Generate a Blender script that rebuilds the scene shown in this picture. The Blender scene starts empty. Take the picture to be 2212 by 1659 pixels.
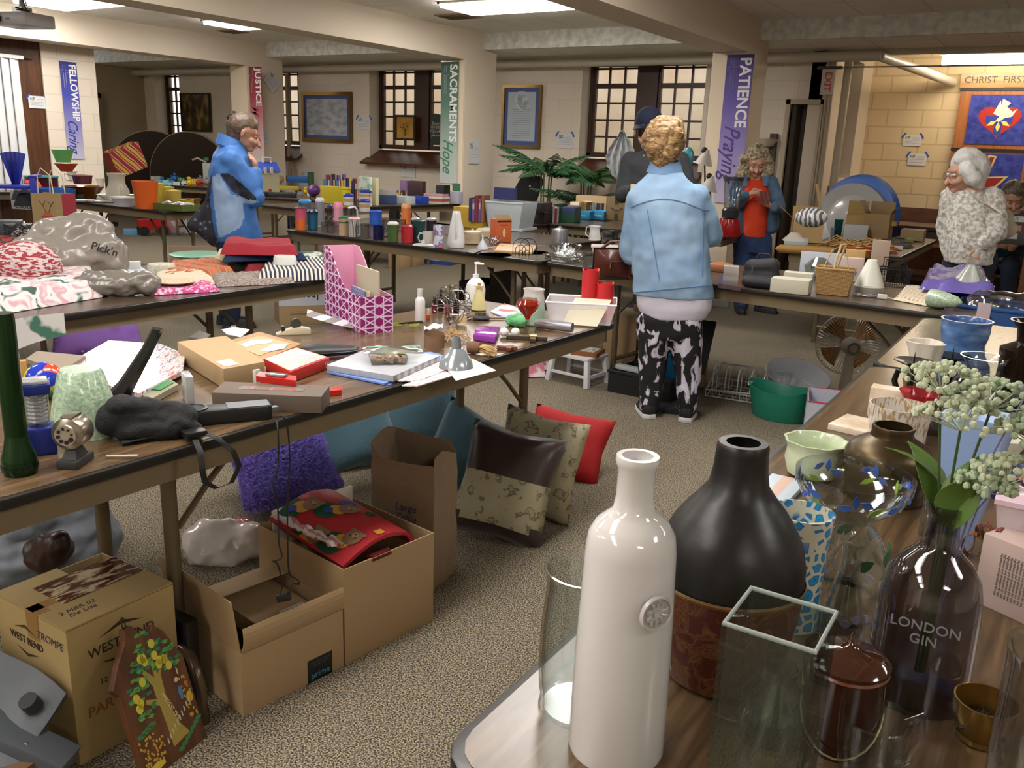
import bpy,bmesh,math,random
from mathutils import Vector as V, Matrix as MX, noise
C=bpy.context.scene.collection
PI=math.pi;R=math.radians
sin,cos=math.sin,math.cos
# ---------- camera ----------
FL,RX,RY,RZ,H=1880.,.264153,.036469,.561764,1.41
def _cam():
    yaw=MX.Rotation(RZ,3,'Z')
    F=V((0,cos(RX),-sin(RX)));u=V((0,sin(RX),cos(RX)));r=V((1,0,0))
    return yaw@(cos(RY)*r+sin(RY)*u),yaw@(-sin(RY)*r+cos(RY)*u),yaw@F
CR,CU,CF=_cam();CP=V((0,0,H))
cd=bpy.data.cameras.new('camera');cam=bpy.data.objects.new('camera',cd);C.objects.link(cam)
cd.sensor_fit='HORIZONTAL';cd.sensor_width=36;cd.lens=FL/2212*36;cd.clip_start=.05;cd.clip_end=200
cam.matrix_world=MX(((CR.x,CU.x,-CF.x,0),(CR.y,CU.y,-CF.y,0),(CR.z,CU.z,-CF.z,H),(0,0,0,1)))
bpy.context.scene.camera=cam
def ray(x,y): return CF+CR*((x-1106)/FL)+CU*((829.5-y)/FL)
def P(x,y,z=.74):
    d=ray(x,y);return CP+d*((z-H)/d.z)
def PY(x,y,Y):
    d=ray(x,y);return CP+d*(Y/d.y)
def PX(x,y,X):
    d=ray(x,y);return CP+d*(X/d.x)
def pj(p):
    v=V(p)-CP;w=v.dot(CF);return 1106+FL*v.dot(CR)/w,829.5-FL*v.dot(CU)/w,w
def S(p): return (V(p)-CP).dot(CF)/FL
def face(p): return math.atan2(-p[0],p[1])
def top(p,y):
    a,b=p[2],p[2]+3
    for _ in range(30):
        m=(a+b)/2
        if pj((p[0],p[1],m))[1]>y:a=m
        else:b=m
    return a
def base(x,y,z=.74,r=0):
    p=P(x,y,z);d=V((p.x,p.y,0)).normalized();return p+d*r
# ---------- materials ----------
def lin(c): return c/12.92 if c<=.04045 else ((c+.055)/1.055)**2.4
def hx(h,a=1): return tuple(lin(int(h[i:i+2],16)/255) for i in (0,2,4))+(a,)
MC={}
def new(name):
    m=bpy.data.materials.new(name);m.use_nodes=True;return m,m.node_tree.nodes,m.node_tree.links,m.node_tree.nodes['Principled BSDF']
def sb(b,k,v):
    if k in b.inputs:b.inputs[k].default_value=v
def setup(b,rough=.5,metal=0,trans=0,alpha=1,ior=None,sheen=0,sss=0,coat=0):
    sb(b,'Roughness',rough);sb(b,'Metallic',metal);sb(b,'Transmission Weight',trans);sb(b,'Alpha',alpha)
    if ior:sb(b,'IOR',ior)
    if sheen:sb(b,'Sheen Weight',sheen)
    if coat:sb(b,'Coat Weight',coat);sb(b,'Coat Roughness',.08)
def m(h,rough=.5,metal=0,bump=0,bs=60,**k):
    key=(h,rough,metal,bump,bs,tuple(k.items()))
    if key in MC:return MC[key]
    mt,n,l,b=new('paint_'+h);sb(b,'Base Color',hx(h));setup(b,rough,metal,**k)
    if bump:
        t=n.new('ShaderNodeTexNoise');t.inputs['Scale'].default_value=bs;t.inputs['Detail'].default_value=4
        tc=n.new('ShaderNodeTexCoord');l.new(tc.outputs['Object'],t.inputs['Vector'])
        bp=n.new('ShaderNodeBump');bp.inputs['Strength'].default_value=bump;bp.inputs['Distance'].default_value=.01
        l.new(t.outputs[0],bp.inputs['Height']);l.new(bp.outputs[0],b.inputs['Normal'])
    MC[key]=mt;return mt
def pat(kind,cols,scale=10,rough=.6,metal=0,bump=0,dist=0,sc=(1,1,1),rot=(0,0,0),step=False,det=3,coord='Object',loc=(0,0,0),mw=.02,bw=.5,bh=.25,off=.5,rand=1,**k):
    """procedural pattern. cols: list of (pos,hex)"""
    key=(kind,tuple(cols),scale,rough,metal,bump,dist,sc,rot,step,det,coord,loc,mw,bw,bh,off,rand,tuple(k.items()))
    if key in MC:return MC[key]
    mt,n,l,b=new('pattern_'+kind);setup(b,rough,metal,**k)
    tc=n.new('ShaderNodeTexCoord');mp=n.new('ShaderNodeMapping')
    mp.inputs['Scale'].default_value=sc;mp.inputs['Rotation'].default_value=rot;mp.inputs['Location'].default_value=loc
    l.new(tc.outputs[coord],mp.inputs[0])
    if kind=='brick':
        t=n.new('ShaderNodeTexBrick');t.offset=off
        t.inputs['Color1'].default_value=hx(cols[0][1]);t.inputs['Color2'].default_value=hx(cols[1][1]);t.inputs['Mortar'].default_value=hx(cols[2][1])
        t.inputs['Scale'].default_value=scale;t.inputs['Mortar Size'].default_value=mw;t.inputs['Brick Width'].default_value=bw;t.inputs['Row Height'].default_value=bh
        l.new(mp.outputs[0],t.inputs[0]);l.new(t.outputs[0],b.inputs['Base Color']);out=t.outputs['Fac']
    else:
        if kind=='noise':
            t=n.new('ShaderNodeTexNoise');t.inputs['Detail'].default_value=det;t.inputs['Distortion'].default_value=dist;o=t.outputs[0]
        elif kind in('wave','rings'):
            t=n.new('ShaderNodeTexWave');t.wave_type='BANDS' if kind=='wave' else 'RINGS'
            if kind=='rings':t.rings_direction='Z'
            t.inputs['Distortion'].default_value=dist;t.inputs['Detail'].default_value=det;o=t.outputs[1]
        elif kind=='voro':
            t=n.new('ShaderNodeTexVoronoi');t.inputs['Randomness'].default_value=rand;o=t.outputs['Distance']
        elif kind=='cell':
            t=n.new('ShaderNodeTexVoronoi');t.inputs['Randomness'].default_value=rand;o=None
        elif kind=='edge':
            t=n.new('ShaderNodeTexVoronoi');t.feature='DISTANCE_TO_EDGE';t.inputs['Randomness'].default_value=rand;o=t.outputs['Distance']
        elif kind=='magic':
            t=n.new('ShaderNodeTexMagic');t.turbulence_depth=int(det);t.inputs['Distortion'].default_value=dist or 1;o=t.outputs[1]
        elif kind=='grad':
            t=n.new('ShaderNodeTexGradient');o=t.outputs[1]
        if 'Scale' in t.inputs:t.inputs['Scale'].default_value=scale
        l.new(mp.outputs[0],t.inputs['Vector'])
        if kind=='cell':
            s=n.new('ShaderNodeSeparateColor');l.new(t.outputs['Color'],s.inputs[0]);o=s.outputs[0]
        r=n.new('ShaderNodeValToRGB');e=r.color_ramp.elements
        if step:r.color_ramp.interpolation='CONSTANT'
        while len(e)<len(cols):e.new(.5)
        for i,(p,h) in enumerate(sorted(cols)):e[i].position=p;e[i].color=hx(h)
        l.new(o,r.inputs[0]);l.new(r.outputs[0],b.inputs['Base Color']);out=o
    if bump:
        bp=n.new('ShaderNodeBump');bp.inputs['Strength'].default_value=abs(bump);bp.inputs['Distance'].default_value=.005;bp.invert=bump<0
        l.new(out,bp.inputs['Height']);l.new(bp.outputs[0],b.inputs['Normal'])
    MC[key]=mt;return mt
def emit(h,s):
    key=('e',h,s)
    if key in MC:return MC[key]
    mt,n,l,b=new('glow');sb(b,'Base Color',hx(h));sb(b,'Emission Color',hx(h));sb(b,'Emission Strength',s);MC[key]=mt;return mt
def thin(h='ffffff',refl=1.0,rough=.02,tint=.94):
    """thin clear sheet: transparent with a fresnel gloss"""
    key=('t',h,refl,rough,tint)
    if key in MC:return MC[key]
    mt,n,l,b=new('clear_sheet');n.remove(b);out=n['Material Output']
    t=n.new('ShaderNodeBsdfTransparent');c=hx(h);t.inputs[0].default_value=(c[0]*tint,c[1]*tint,c[2]*tint,1)
    g=n.new('ShaderNodeBsdfGlossy');g.inputs['Roughness'].default_value=rough
    f=n.new('ShaderNodeLayerWeight');f.inputs[0].default_value=.5
    po=n.new('ShaderNodeMath');po.operation='POWER';po.inputs[1].default_value=3.5
    mu=n.new('ShaderNodeMath');mu.operation='MULTIPLY_ADD';mu.inputs[1].default_value=.55*refl;mu.inputs[2].default_value=.045*refl;mu.use_clamp=True
    mx=n.new('ShaderNodeMixShader');l.new(f.outputs[1],po.inputs[0]);l.new(po.outputs[0],mu.inputs[0]);l.new(mu.outputs[0],mx.inputs[0]);l.new(t.outputs[0],mx.inputs[1]);l.new(g.outputs[0],mx.inputs[2]);l.new(mx.outputs[0],out.inputs[0])
    MC[key]=mt;return mt
def glass(h='ffffff',rough=0.,ior=1.45): return m(h,rough,trans=1,ior=ior)
def milky(h='f2f4f6',a=.45,rough=.25): return m(h,rough,alpha=a)
# ---------- geometry ----------
class G:
    def __init__(s): s.v=[];s.f=[];s.mi=[];s.M=MX();s.k=0
    def at(s,x=0,y=0,z=0,rx=0,ry=0,rz=0,sc=1):
        s.M=MX.Translation((x,y,z))@MX.Rotation(rz,4,'Z')@MX.Rotation(ry,4,'Y')@MX.Rotation(rx,4,'X')@MX.Scale(sc,4);return s
    def add(s,vs,fs):
        b=len(s.v);s.v+=[s.M@V(v) for v in vs];s.f+=[[b+i for i in f] for f in fs];s.mi+=[s.k]*len(fs);return s
    def box(s,x0,x1,y0,y1,z0,z1):
        return s.add([(x,y,z) for x in(x0,x1) for y in(y0,y1) for z in(z0,z1)],[(0,1,3,2),(4,6,7,5),(0,4,5,1),(2,3,7,6),(0,2,6,4),(1,5,7,3)])
    def cb(s,cx,cy,z0,sx,sy,sz): return s.box(cx-sx/2,cx+sx/2,cy-sy/2,cy+sy/2,z0,z0+sz)
    def frus(s,w,d,w2,d2,h,z=0):
        return s.add([(sx*a/2,sy*b/2,zz) for a,b,zz in((w,d,z),(w2,d2,z+h)) for sx,sy in((-1,-1),(1,-1),(1,1),(-1,1))],[(3,2,1,0),(4,5,6,7),(0,1,5,4),(1,2,6,5),(2,3,7,6),(3,0,4,7)])
    def lathe(s,pr,n=24,sx=1,sy=1,wob=None,cap=True):
        vs=[];fs=[];k=len(pr)
        for i,(r,z) in enumerate(pr):
            for j in range(n):
                a=2*PI*j/n;rr=r*(wob(a,i/(k-1)) if wob else 1);vs.append((rr*cos(a)*sx,rr*sin(a)*sy,z))
        for i in range(k-1):
            for j in range(n):
                q=(j+1)%n;fs.append((i*n+j,i*n+q,(i+1)*n+q,(i+1)*n+j))
        if cap:
            if pr[0][0]>1e-6:fs.append(tuple(range(n-1,-1,-1)))
            if pr[-1][0]>1e-6:fs.append(tuple(range((k-1)*n,k*n)))
        return s.add(vs,fs)
    def cyl(s,r,h,z=0,n=16,r2=None): return s.lathe([(r,z),(r if r2 is None else r2,z+h)],n)
    def sph(s,r,n=14,sx=1,sy=1,sz=1,z=0):
        k=max(4,n//2);return s.lathe([(max(1e-4,r*sin(PI*i/k)),z-r*sz*cos(PI*i/k)) for i in range(k+1)],n,sx,sy)
    def tube(s,ps,r,n=8,closed=False):
        ps=[V(p) for p in ps];k=len(ps);rs=r if isinstance(r,(list,tuple)) else [r]*k;vs=[];fs=[];up=V((0,0,1))
        pn=None
        for i in range(k):
            if closed:t=(ps[(i+1)%k]-ps[i-1])
            else:t=ps[min(i+1,k-1)]-ps[max(i-1,0)]
            t=t.normalized() if t.length>1e-9 else V((0,0,1))
            if pn is None:
                a=up if abs(t.z)<.9 else V((1,0,0));nn=(a-t*a.dot(t)).normalized()
            else:
                nn=(pn-t*pn.dot(t));nn=nn.normalized() if nn.length>1e-6 else pn
            pn=nn;b=t.cross(nn)
            for j in range(n):
                a=2*PI*j/n;vs.append(ps[i]+(nn*cos(a)+b*sin(a))*rs[i])
        for i in range(k if closed else k-1):
            q0=(i+1)%k
            for j in range(n):
                q=(j+1)%n;fs.append((i*n+j,i*n+q,q0*n+q,q0*n+j))
        if not closed:fs+=[tuple(range(n-1,-1,-1)),tuple(range((k-1)*n,k*n))]
        return s.add(vs,fs)
    def bar(s,a,b,w,t=None):
        """rectangular bar from a to b"""
        a,b=V(a),V(b);d=(b-a).normalized();t=t or w
        u=V((0,0,1)) if abs(d.z)<.9 else V((1,0,0));x=d.cross(u).normalized();y=x.cross(d)
        vs=[p+x*i*w/2+y*j*t/2 for p in(a,b) for i,j in((-1,-1),(1,-1),(1,1),(-1,1))]
        return s.add(vs,[(3,2,1,0),(4,5,6,7),(0,1,5,4),(1,2,6,5),(2,3,7,6),(3,0,4,7)])
    def prism(s,pts,z0,z1):
        """polygon in xy extruded"""
        k=len(pts);vs=[(x,y,z0) for x,y in pts]+[(x,y,z1) for x,y in pts]
        return s.add(vs,[tuple(range(k-1,-1,-1)),tuple(range(k,2*k))]+[(i,(i+1)%k,k+(i+1)%k,k+i) for i in range(k)])
    def wall(s,pts,y0,y1):
        """polygon in xz extruded along y"""
        k=len(pts);vs=[(x,y0,z) for x,z in pts]+[(x,y1,z) for x,z in pts]
        return s.add(vs,[tuple(range(k)),tuple(range(2*k-1,k-1,-1))]+[(i,k+i,k+(i+1)%k,(i+1)%k) for i in range(k)])
    def grid(s,fn,nu,nv,th=0):
        """surface fn(u,v)->xyz ; th gives thickness"""
        vs=[V(fn(i/nu,j/nv)) for i in range(nu+1) for j in range(nv+1)];w=nv+1
        q=[(i*w+j,(i+1)*w+j,(i+1)*w+j+1,i*w+j+1) for i in range(nu) for j in range(nv)]
        if not th:return s.add(vs,q)
        N=[V() for _ in vs]
        for f in q:
            n=(vs[f[1]]-vs[f[0]]).cross(vs[f[3]]-vs[f[0]])
            for i in f:N[i]+=n
        b=len(vs);lo=[v-(n.normalized() if n.length>1e-12 else V((0,0,1)))*th for v,n in zip(vs,N)]
        fs=q+[tuple(b+i for i in reversed(f)) for f in q]
        E=[j for j in range(w)]+[i*w+nv for i in range(1,nu+1)]+[nu*w+j for j in range(nv-1,-1,-1)]+[i*w for i in range(nu-1,0,-1)]
        for i in range(len(E)):
            a,c=E[i],E[(i+1)%len(E)];fs.append((a,c,b+c,b+a))
        return s.add(vs+lo,fs)
def vess(pr,t):
    """closed profile of an open vessel from its outer profile"""
    inn=[(max(.0005,r-t),z) for r,z in pr[::-1] if z>=pr[0][1]+t*.9]
    return [(.0005,pr[0][1])]+pr+inn+[(inn[-1][0],pr[0][1]+t),(.0005,pr[0][1]+t)]
def mk(name,g,mats,parent=None,smooth=.7,bev=0,label=None):
    me=bpy.data.meshes.new(name);me.from_pydata([tuple(v) for v in g.v],[],g.f)
    if not isinstance(mats,(list,tuple)):mats=[mats]
    for x in mats:me.materials.append(x)
    if max(g.mi or [0])>0:
        for p,i in zip(me.polygons,g.mi):p.material_index=i
    bm=bmesh.new();bm.from_mesh(me);bmesh.ops.recalc_face_normals(bm,faces=bm.faces)
    if bev:bmesh.ops.bevel(bm,geom=[e for e in bm.edges if len(e.link_faces)==2 and e.calc_face_angle(0)>.6],offset=bev,segments=2,affect='EDGES',profile=.6,clamp_overlap=True)
    bm.to_mesh(me);bm.free()
    if smooth:me.shade_smooth();me.set_sharp_from_angle(angle=smooth)
    o=bpy.data.objects.new(name,me);C.objects.link(o)
    if parent:o.parent=parent
    if label:o['label']=label
    return o
def tag(o,label=None,cat=None,group=None,kind=None):
    for k,v in(('label',label),('category',cat),('group',group),('kind',kind)):
        if v:o[k]=v
    return o
def T(name,label,cat,p,rz=0,group=None,rx=0,ry=0):
    o=bpy.data.objects.new(name,None);C.objects.link(o);o.location=p;o.rotation_euler=(rx,ry,rz);o.empty_display_size=.05
    return tag(o,label,cat,group)
def one(name,label,cat,p,rz,g,mats,group=None,rx=0,ry=0,**k):
    """thing made of a single mesh, local coords"""
    o=mk(name,g,mats,**k);o.location=p;o.rotation_euler=(rx,ry,rz);return tag(o,label,cat,group)
def st(name,g,mats,**k): return tag(mk(name,g,mats,**k),kind='structure')
def dup(o,loc,rz=None,label=None,parent=None):
    c=o.copy();C.objects.link(c)
    if parent:c.parent=parent
    else:
        c.location=loc
        if rz is not None:c.rotation_euler[2]=rz
        if label:c['label']=label
    for ch in list(o.children):dup(ch,None,parent=c)
    return c
def text(name,s,mat,parent,loc,rot,size,ext=.0008,font=None,align='CENTER',sx=1,label=None,bold=0,shear=0):
    cu=bpy.data.curves.new(name,'FONT');cu.body=s;cu.size=size;cu.extrude=ext;cu.align_x=align;cu.align_y='CENTER';cu.resolution_u=3;cu.offset=bold;cu.shear=shear
    t=bpy.data.objects.new(name,cu);C.objects.link(t)
    me=bpy.data.meshes.new_from_object(t.evaluated_get(bpy.context.evaluated_depsgraph_get()))
    bpy.data.objects.remove(t);bpy.data.curves.remove(cu)
    me.materials.clear();me.materials.append(mat)
    o=bpy.data.objects.new(name,me);C.objects.link(o);o.location=loc;o.rotation_euler=rot;o.scale=(sx,1,1)
    if parent:o.parent=parent
    if label:o['label']=label
    return o
def blob(name,caps,mats,parent=None,vox=.012,sm=6,fn=None,loc=None):
    """capsules/ellipsoids fused to one organic surface. caps: (p,q,r1,r2[,flat axis scale])"""
    g=G()
    for c in caps:
        if c[0]=='L':
            n=22;vs=[];fs=[];k=len(c[1])
            for (x,y,z,hw,hd) in c[1]:
                for j in range(n):
                    a=2*PI*j/n;ca,sa=cos(a),sin(a);vs.append((x+hw*abs(ca)**.85*(1 if ca>0 else -1),y+hd*abs(sa)**.85*(1 if sa>0 else -1),z))
            fs=[tuple(range(n-1,-1,-1)),tuple(range((k-1)*n,k*n))]+[(i*n+j,i*n+(j+1)%n,(i+1)*n+(j+1)%n,(i+1)*n+j) for i in range(k-1) for j in range(n)]
            g.M=MX();g.add(vs,fs);continue
        p,q,r1,r2=V(c[0]),V(c[1]),c[2],c[3];sc=c[4] if len(c)>4 else None
        d=q-p;L=d.length
        mt=MX.Translation(p)
        if L>1e-6:
            rot=d.to_track_quat('Z','Y').to_matrix().to_4x4()
        else:rot=MX()
        pr=[]
        for i in range(6):
            a=-PI/2+PI/2*i/5;pr.append((max(1e-4,r1*cos(a)),r1*sin(a)))
        for i in range(6):
            a=PI/2*i/5;pr.append((max(1e-4,r2*cos(a)),L+r2*sin(a)))
        g.M=MX()
        n0=len(g.v);g.M=mt@rot;g.lathe(pr,14)
        if sc: # squash about capsule axis in world xyz
            ce=(p+q)/2
            for i in range(n0,len(g.v)):
                v=g.v[i];
                t=max(0,min(1,(v-p).dot(d)/(L*L))) if L>1e-6 else 0
                a=p+d*t;g.v[i]=a+V(((v-a).x*sc[0],(v-a).y*sc[1],(v-a).z*sc[2]))
    o=mk(name,g,mats,parent)
    md=o.modifiers.new('r','REMESH');md.mode='VOXEL';md.voxel_size=vox
    md=o.modifiers.new('s','SMOOTH');md.iterations=sm;md.factor=.5
    me=bpy.data.meshes.new_from_object(o.evaluated_get(bpy.context.evaluated_depsgraph_get()))
    old=o.data;o.modifiers.clear();o.data=me;me.name=name;bpy.data.meshes.remove(old)
    if not me.materials:
        for x in (mats if isinstance(mats,(list,tuple)) else [mats]):me.materials.append(x)
    if fn:
        for v in me.vertices:v.co=fn(V(v.co),V(v.normal))
    me.shade_smooth()
    if loc:o.location=loc
    return o
def wr(sc=8,am=.01):
    """wrinkle displacement"""
    def f(c,n): return c+n*am*(noise.noise(c*sc)+.5*noise.noise(c*sc*2.3))
    return f
# ================= ROOM =================
wallc=pat('brick',[(0,'dbcfbe'),(.5,'d8ccbb'),(1,'d0c4b2')],1,rough=.75,rot=(PI/2,0,0),bw=.41,bh=.205,mw=.005,bump=-.15)
wallp=m('dccfbd',.7,bump=.05,bs=30)
beamc=m('d9ccb9',.75,bump=.04,bs=20)
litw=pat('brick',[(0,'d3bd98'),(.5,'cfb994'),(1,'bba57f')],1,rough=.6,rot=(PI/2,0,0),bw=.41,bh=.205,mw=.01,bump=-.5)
wallside=pat('brick',[(0,'dbcfbe'),(.5,'d8ccbb'),(1,'cbbfac')],1,rough=.75,rot=(PI/2,PI/2,0),coord='Object',bw=.41,bh=.205,mw=.006,bump=-.25)
tile=pat('brick',[(0,'ece8df'),(.5,'e9e5dc'),(1,'cbc5b8')],1,rough=.9,bw=.61,bh=1.22,mw=.006,off=0,loc=(.2,.1,0))
soff=pat('noise',[(.3,'bab8b0'),(.7,'e4e3dc')],14,rough=.7,det=6)
carpet,n_,l_,b_=new('carpet')
tc=n_.new('ShaderNodeTexCoord')
t1=n_.new('ShaderNodeTexNoise');t1.inputs['Scale'].default_value=210;t1.inputs['Detail'].default_value=2
r1=n_.new('ShaderNodeValToRGB');e=r1.color_ramp.elements
for p_,h_ in ((.36,'1e1913'),(.45,'4c4437'),(.52,'766c59'),(.62,'a1967f')):
    if p_ in(.36,):e[0].position=p_;e[0].color=hx(h_)
    elif p_==.62:e[-1].position=p_;e[-1].color=hx(h_)
    else:q=e.new(p_);q.color=hx(h_)
t2=n_.new('ShaderNodeTexNoise');t2.inputs['Scale'].default_value=40;t2.inputs['Detail'].default_value=3
r2=n_.new('ShaderNodeValToRGB');r2.color_ramp.elements[0].position=.63;r2.color_ramp.elements[0].color=(0,0,0,1);r2.color_ramp.elements[1].position=.72;r2.color_ramp.elements[1].color=(.55,.55,.55,1)
mx=n_.new('ShaderNodeMix');mx.data_type='RGBA';mx.inputs[7].default_value=hx('5d6070')
for t in(t1,t2):l_.new(tc.outputs['Object'],t.inputs['Vector'])
l_.new(t1.outputs[0],r1.inputs[0]);l_.new(t2.outputs[0],r2.inputs[0]);l_.new(r2.outputs[0],mx.inputs[0]);l_.new(r1.outputs[0],mx.inputs[6]);l_.new(mx.outputs[2],b_.inputs['Base Color'])
sb(b_,'Roughness',.95)
bp=n_.new('ShaderNodeBump');bp.inputs['Strength'].default_value=.6;bp.inputs['Distance'].default_value=.006;l_.new(t1.outputs[0],bp.inputs['Height']);l_.new(bp.outputs[0],b_.inputs['Normal'])
CZ=2.745
st('floor',G().box(-15,5,-4,12.6,-.05,0),carpet,smooth=0)
st('ceiling',G().box(-15,5,-4,9.28,CZ,CZ+.05),tile,smooth=0)
st('ceiling_low',G().box(-15,5,9.28,10.35,2.56,2.61),tile,smooth=0)
st('trim_1',G().box(-15,5,9.27,9.33,2.555,CZ),soff,smooth=0)
st('ceiling_alcove',G().box(-2.6,5,10.35,12.6,2.9,2.95),m('cfc8b8',.8),smooth=0)
st('trim_2',G().box(-2.6,5,10.30,10.36,2.5,2.95),m('b5ae9c',.8),smooth=0)
PX0=[-10.55,-6.77,-3.36,.45]
for i,x in enumerate(PX0):
    st('beam',G().box(x,x+.35,-4,8.9,2.41,CZ),beamc,smooth=0)
    st('pillar',G().box(x,x+.35,8.9,9.56,0,CZ),beamc,smooth=0)
    if i<3:st('trim_%d'%(3+i),G().box(x+.005,x+.345,8.885,8.9,0,2.405),m('d8c8ae',.7),smooth=0)
# back wall with window openings (x0,x1)
wins=[(-14.3,-13.62),(-12.3,-10.7),(-9.22,-7.55),(-5.62,-3.97)]
g=G();x=-15
WZ0,WZ1=1.34,2.5
def wseg(a,b,z0=0,z1=2.56): g.box(a,b,10.35,10.72,z0,z1)
for a,b in wins:
    wseg(x,a);wseg(a,b,0,WZ0-.19);wseg(a,b,WZ1,2.56);x=b
wseg(x,-2.93);wseg(-2.93,-2.6,2.0,2.56)
st('wall_back',g,wallc,smooth=0)
darkw=m('3a2112',.45);midw=pat('noise',[(.3,'42230f'),(.7,'5a3218')],8,rough=.4,sc=(1,1,6))
pane=thin('f4efe6',.6,.3,.96)
for i,(a,b) in enumerate(wins):
    w=T('window_%d'%(i+1),None,None,(a,10.6,WZ0));w['kind']='structure';W=b-a;Hh=WZ1-WZ0
    g=G();f=.05
    g.box(0,f,-.03,.06,0,Hh);g.box(W-f,W,-.03,.06,0,Hh);g.box(0,W,-.03,.06,0,f);g.box(0,W,-.03,.06,Hh-.04,Hh)
    n=2 if W>1 else 1
    if n==2:g.box(W/2-.13,W/2+.13,-.05,.06,0,Hh)
    mk('window_frame',g,darkw,w,smooth=0)
    for k in range(n):
        x0=f+k*(W/2+.13-f);x1=(W/2-.13 if n==2 else W-f) if k==0 else W-f
        g=G();ww=x1-x0
        g.box(x0,x0+.035,-.02,.03,f,Hh);g.box(x1-.035,x1,-.02,.03,f,Hh)
        for q in(1,2):
            xx=x0+ww*q/3;g.box(xx-.012,xx+.012,-.01,.02,f,Hh)
        for q in range(6):
            zz=f+(Hh-f)*(q/5.3);tk=.03 if q==4 else .012;g.box(x0,x1,-.015,.02,zz-tk,zz+tk)
        mk('sash',g,darkw,w,smooth=0)
        mk('pane',G().box(x0,x1,.03,.034,f,Hh),pane,w,smooth=0)
    # sloping sill
    g=G();g.add([(0-.02,-.02,-.02),(W+.02,-.02,-.02),(W+.07,-.40,-.2),(-.07,-.40,-.2),(-.02,-.02,-.08),(W+.02,-.02,-.08),(W+.07,-.40,-.235),(-.07,-.40,-.235)],[(0,1,2,3),(4,7,6,5),(0,3,7,4),(1,5,6,2),(3,2,6,7),(0,4,5,1)])
    mk('window_sill',g,midw,w,smooth=0)
# alley wall outside
one('building','pinkish beige brick wall of the neighbouring building outside the windows','building',(-9,12.9,0),0,G().box(-7,5.8,0,.3,-1,3.2),pat('noise',[(.35,'c9ab92'),(.65,'d9c6b4')],1.2),smooth=0)
st('ground_outside',G().box(-16,-3,10.75,14,.9,1.0),m('6a7a50',.9),smooth=0)
# left wall
st('wall_left',G().box(-10.95,-10.6,6.16,6.84,0,CZ),wallside,smooth=0)
st('wall_left_panel',G().box(-10.95,-10.62,-4,6.16,0,CZ),pat('noise',[(.3,'3f220f'),(.7,'5e3719')],3,rough=.45,sc=(1,8,.6)),smooth=0)
w=T('window_5',None,None,(-10.6,4.2,.6));w['kind']='structure'
mk('window_frame',G().box(-.02,.03,-1.2,1.85,1.62,1.68),m('3a2314',.5),w)
g=G()
for i in range(28):
    yy=1.6-i*.1;g.at(.06,yy,0,rz=.35).box(-.005,.005,-.06,.06,.1,1.6)
mk('blinds',g,m('dcdcdc',.5),w)
g=G().box(.03,.09,-1.2,1.7,1.6,1.64);mk('rail',g,m('cfcfcf',.3),w)
st('wall_far_left',G().box(-15,-14.6,6.0,10.4,0,2.56),m('b3a48c',.8),smooth=0)
st('wall_left_back',G().box(-14.6,-10.95,5.9,6.0,0,2.75),wallp,smooth=0)
d=T('door_1',None,None,(-14.58,8.1,0));d['kind']='structure'
mk('door_leaf',G().box(0,.05,.35,1.25,0,2.0),m('20130a',.4),d);mk('door_frame',G().box(0,.06,.27,.35,0,2.08).box(0,.06,1.25,1.33,0,2.08).box(0,.06,.27,1.33,2.0,2.08),m('8e8069',.6),d)
st('wall_right',G().box(4.9,5,-4,12.6,0,2.9),wallp,smooth=0)
st('wall_front',G().box(-15,5,-4.1,-4,0,2.75),wallp,smooth=0)
# alcove
st('wall_alcove_back',G().box(-2.6,5,12.3,12.5,0,2.95),litw,smooth=0)
g=G().box(-2.75,-2.5,10.35,10.75,0,2.9).box(-2.75,-2.5,11.75,12.3,0,2.9).box(-2.75,-2.5,10.75,11.75,0,1.2).box(-2.75,-2.5,10.75,11.75,2.55,2.9)
st('wall_alcove_left',g,wallp,smooth=0)
w=T('window_6',None,None,(-2.62,10.75,1.2));w['kind']='structure'
mk('window_frame',G().box(-.08,-.04,0,.08,0,1.35).box(-.08,-.04,.92,1,0,1.35).box(-.08,-.04,0,1,0,.05).box(-.08,-.04,.48,.54,0,1.35),m('2e2013',.5),w,smooth=0)
g=G()
for q in range(1,6):g.box(-.075,-.05,0,1,q*.24,q*.24+.012)
mk('sash',g,m('2a2520',.5),w,smooth=0);mk('pane',G().box(-.066,-.062,0,1,0,1.35),m('4a4640',.15),w,smooth=0)
mk('window_sill',G().add([(-.04,-.03,.0),(-.04,1.03,.0),(.25,1.08,-.14),(.25,-.08,-.14),(-.04,-.03,-.05),(-.04,1.03,-.05),(.25,1.08,-.17),(.25,-.08,-.17)],[(0,1,2,3),(4,7,6,5),(0,3,7,4),(1,5,6,2),(3,2,6,7),(0,4,5,1)]),m('5b4a33',.6),w,smooth=0)
# doorway in the back wall
d=T('door_2',None,None,(-2.93,10.5,0));d['kind']='structure'
mk('door_leaf',G().box(0,.05,-.1,.2,0,2.0).box(0,.33,.16,.2,0,2.0),m('5c5246',.6),d,smooth=0)
mk('door_frame',G().box(-.05,0,-.2,0,0,2.05).box(.33,.36,-.2,0,0,2.05).box(-.05,.36,-.2,0,2.0,2.05),m('b9ab94',.6),d,smooth=0)
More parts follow.
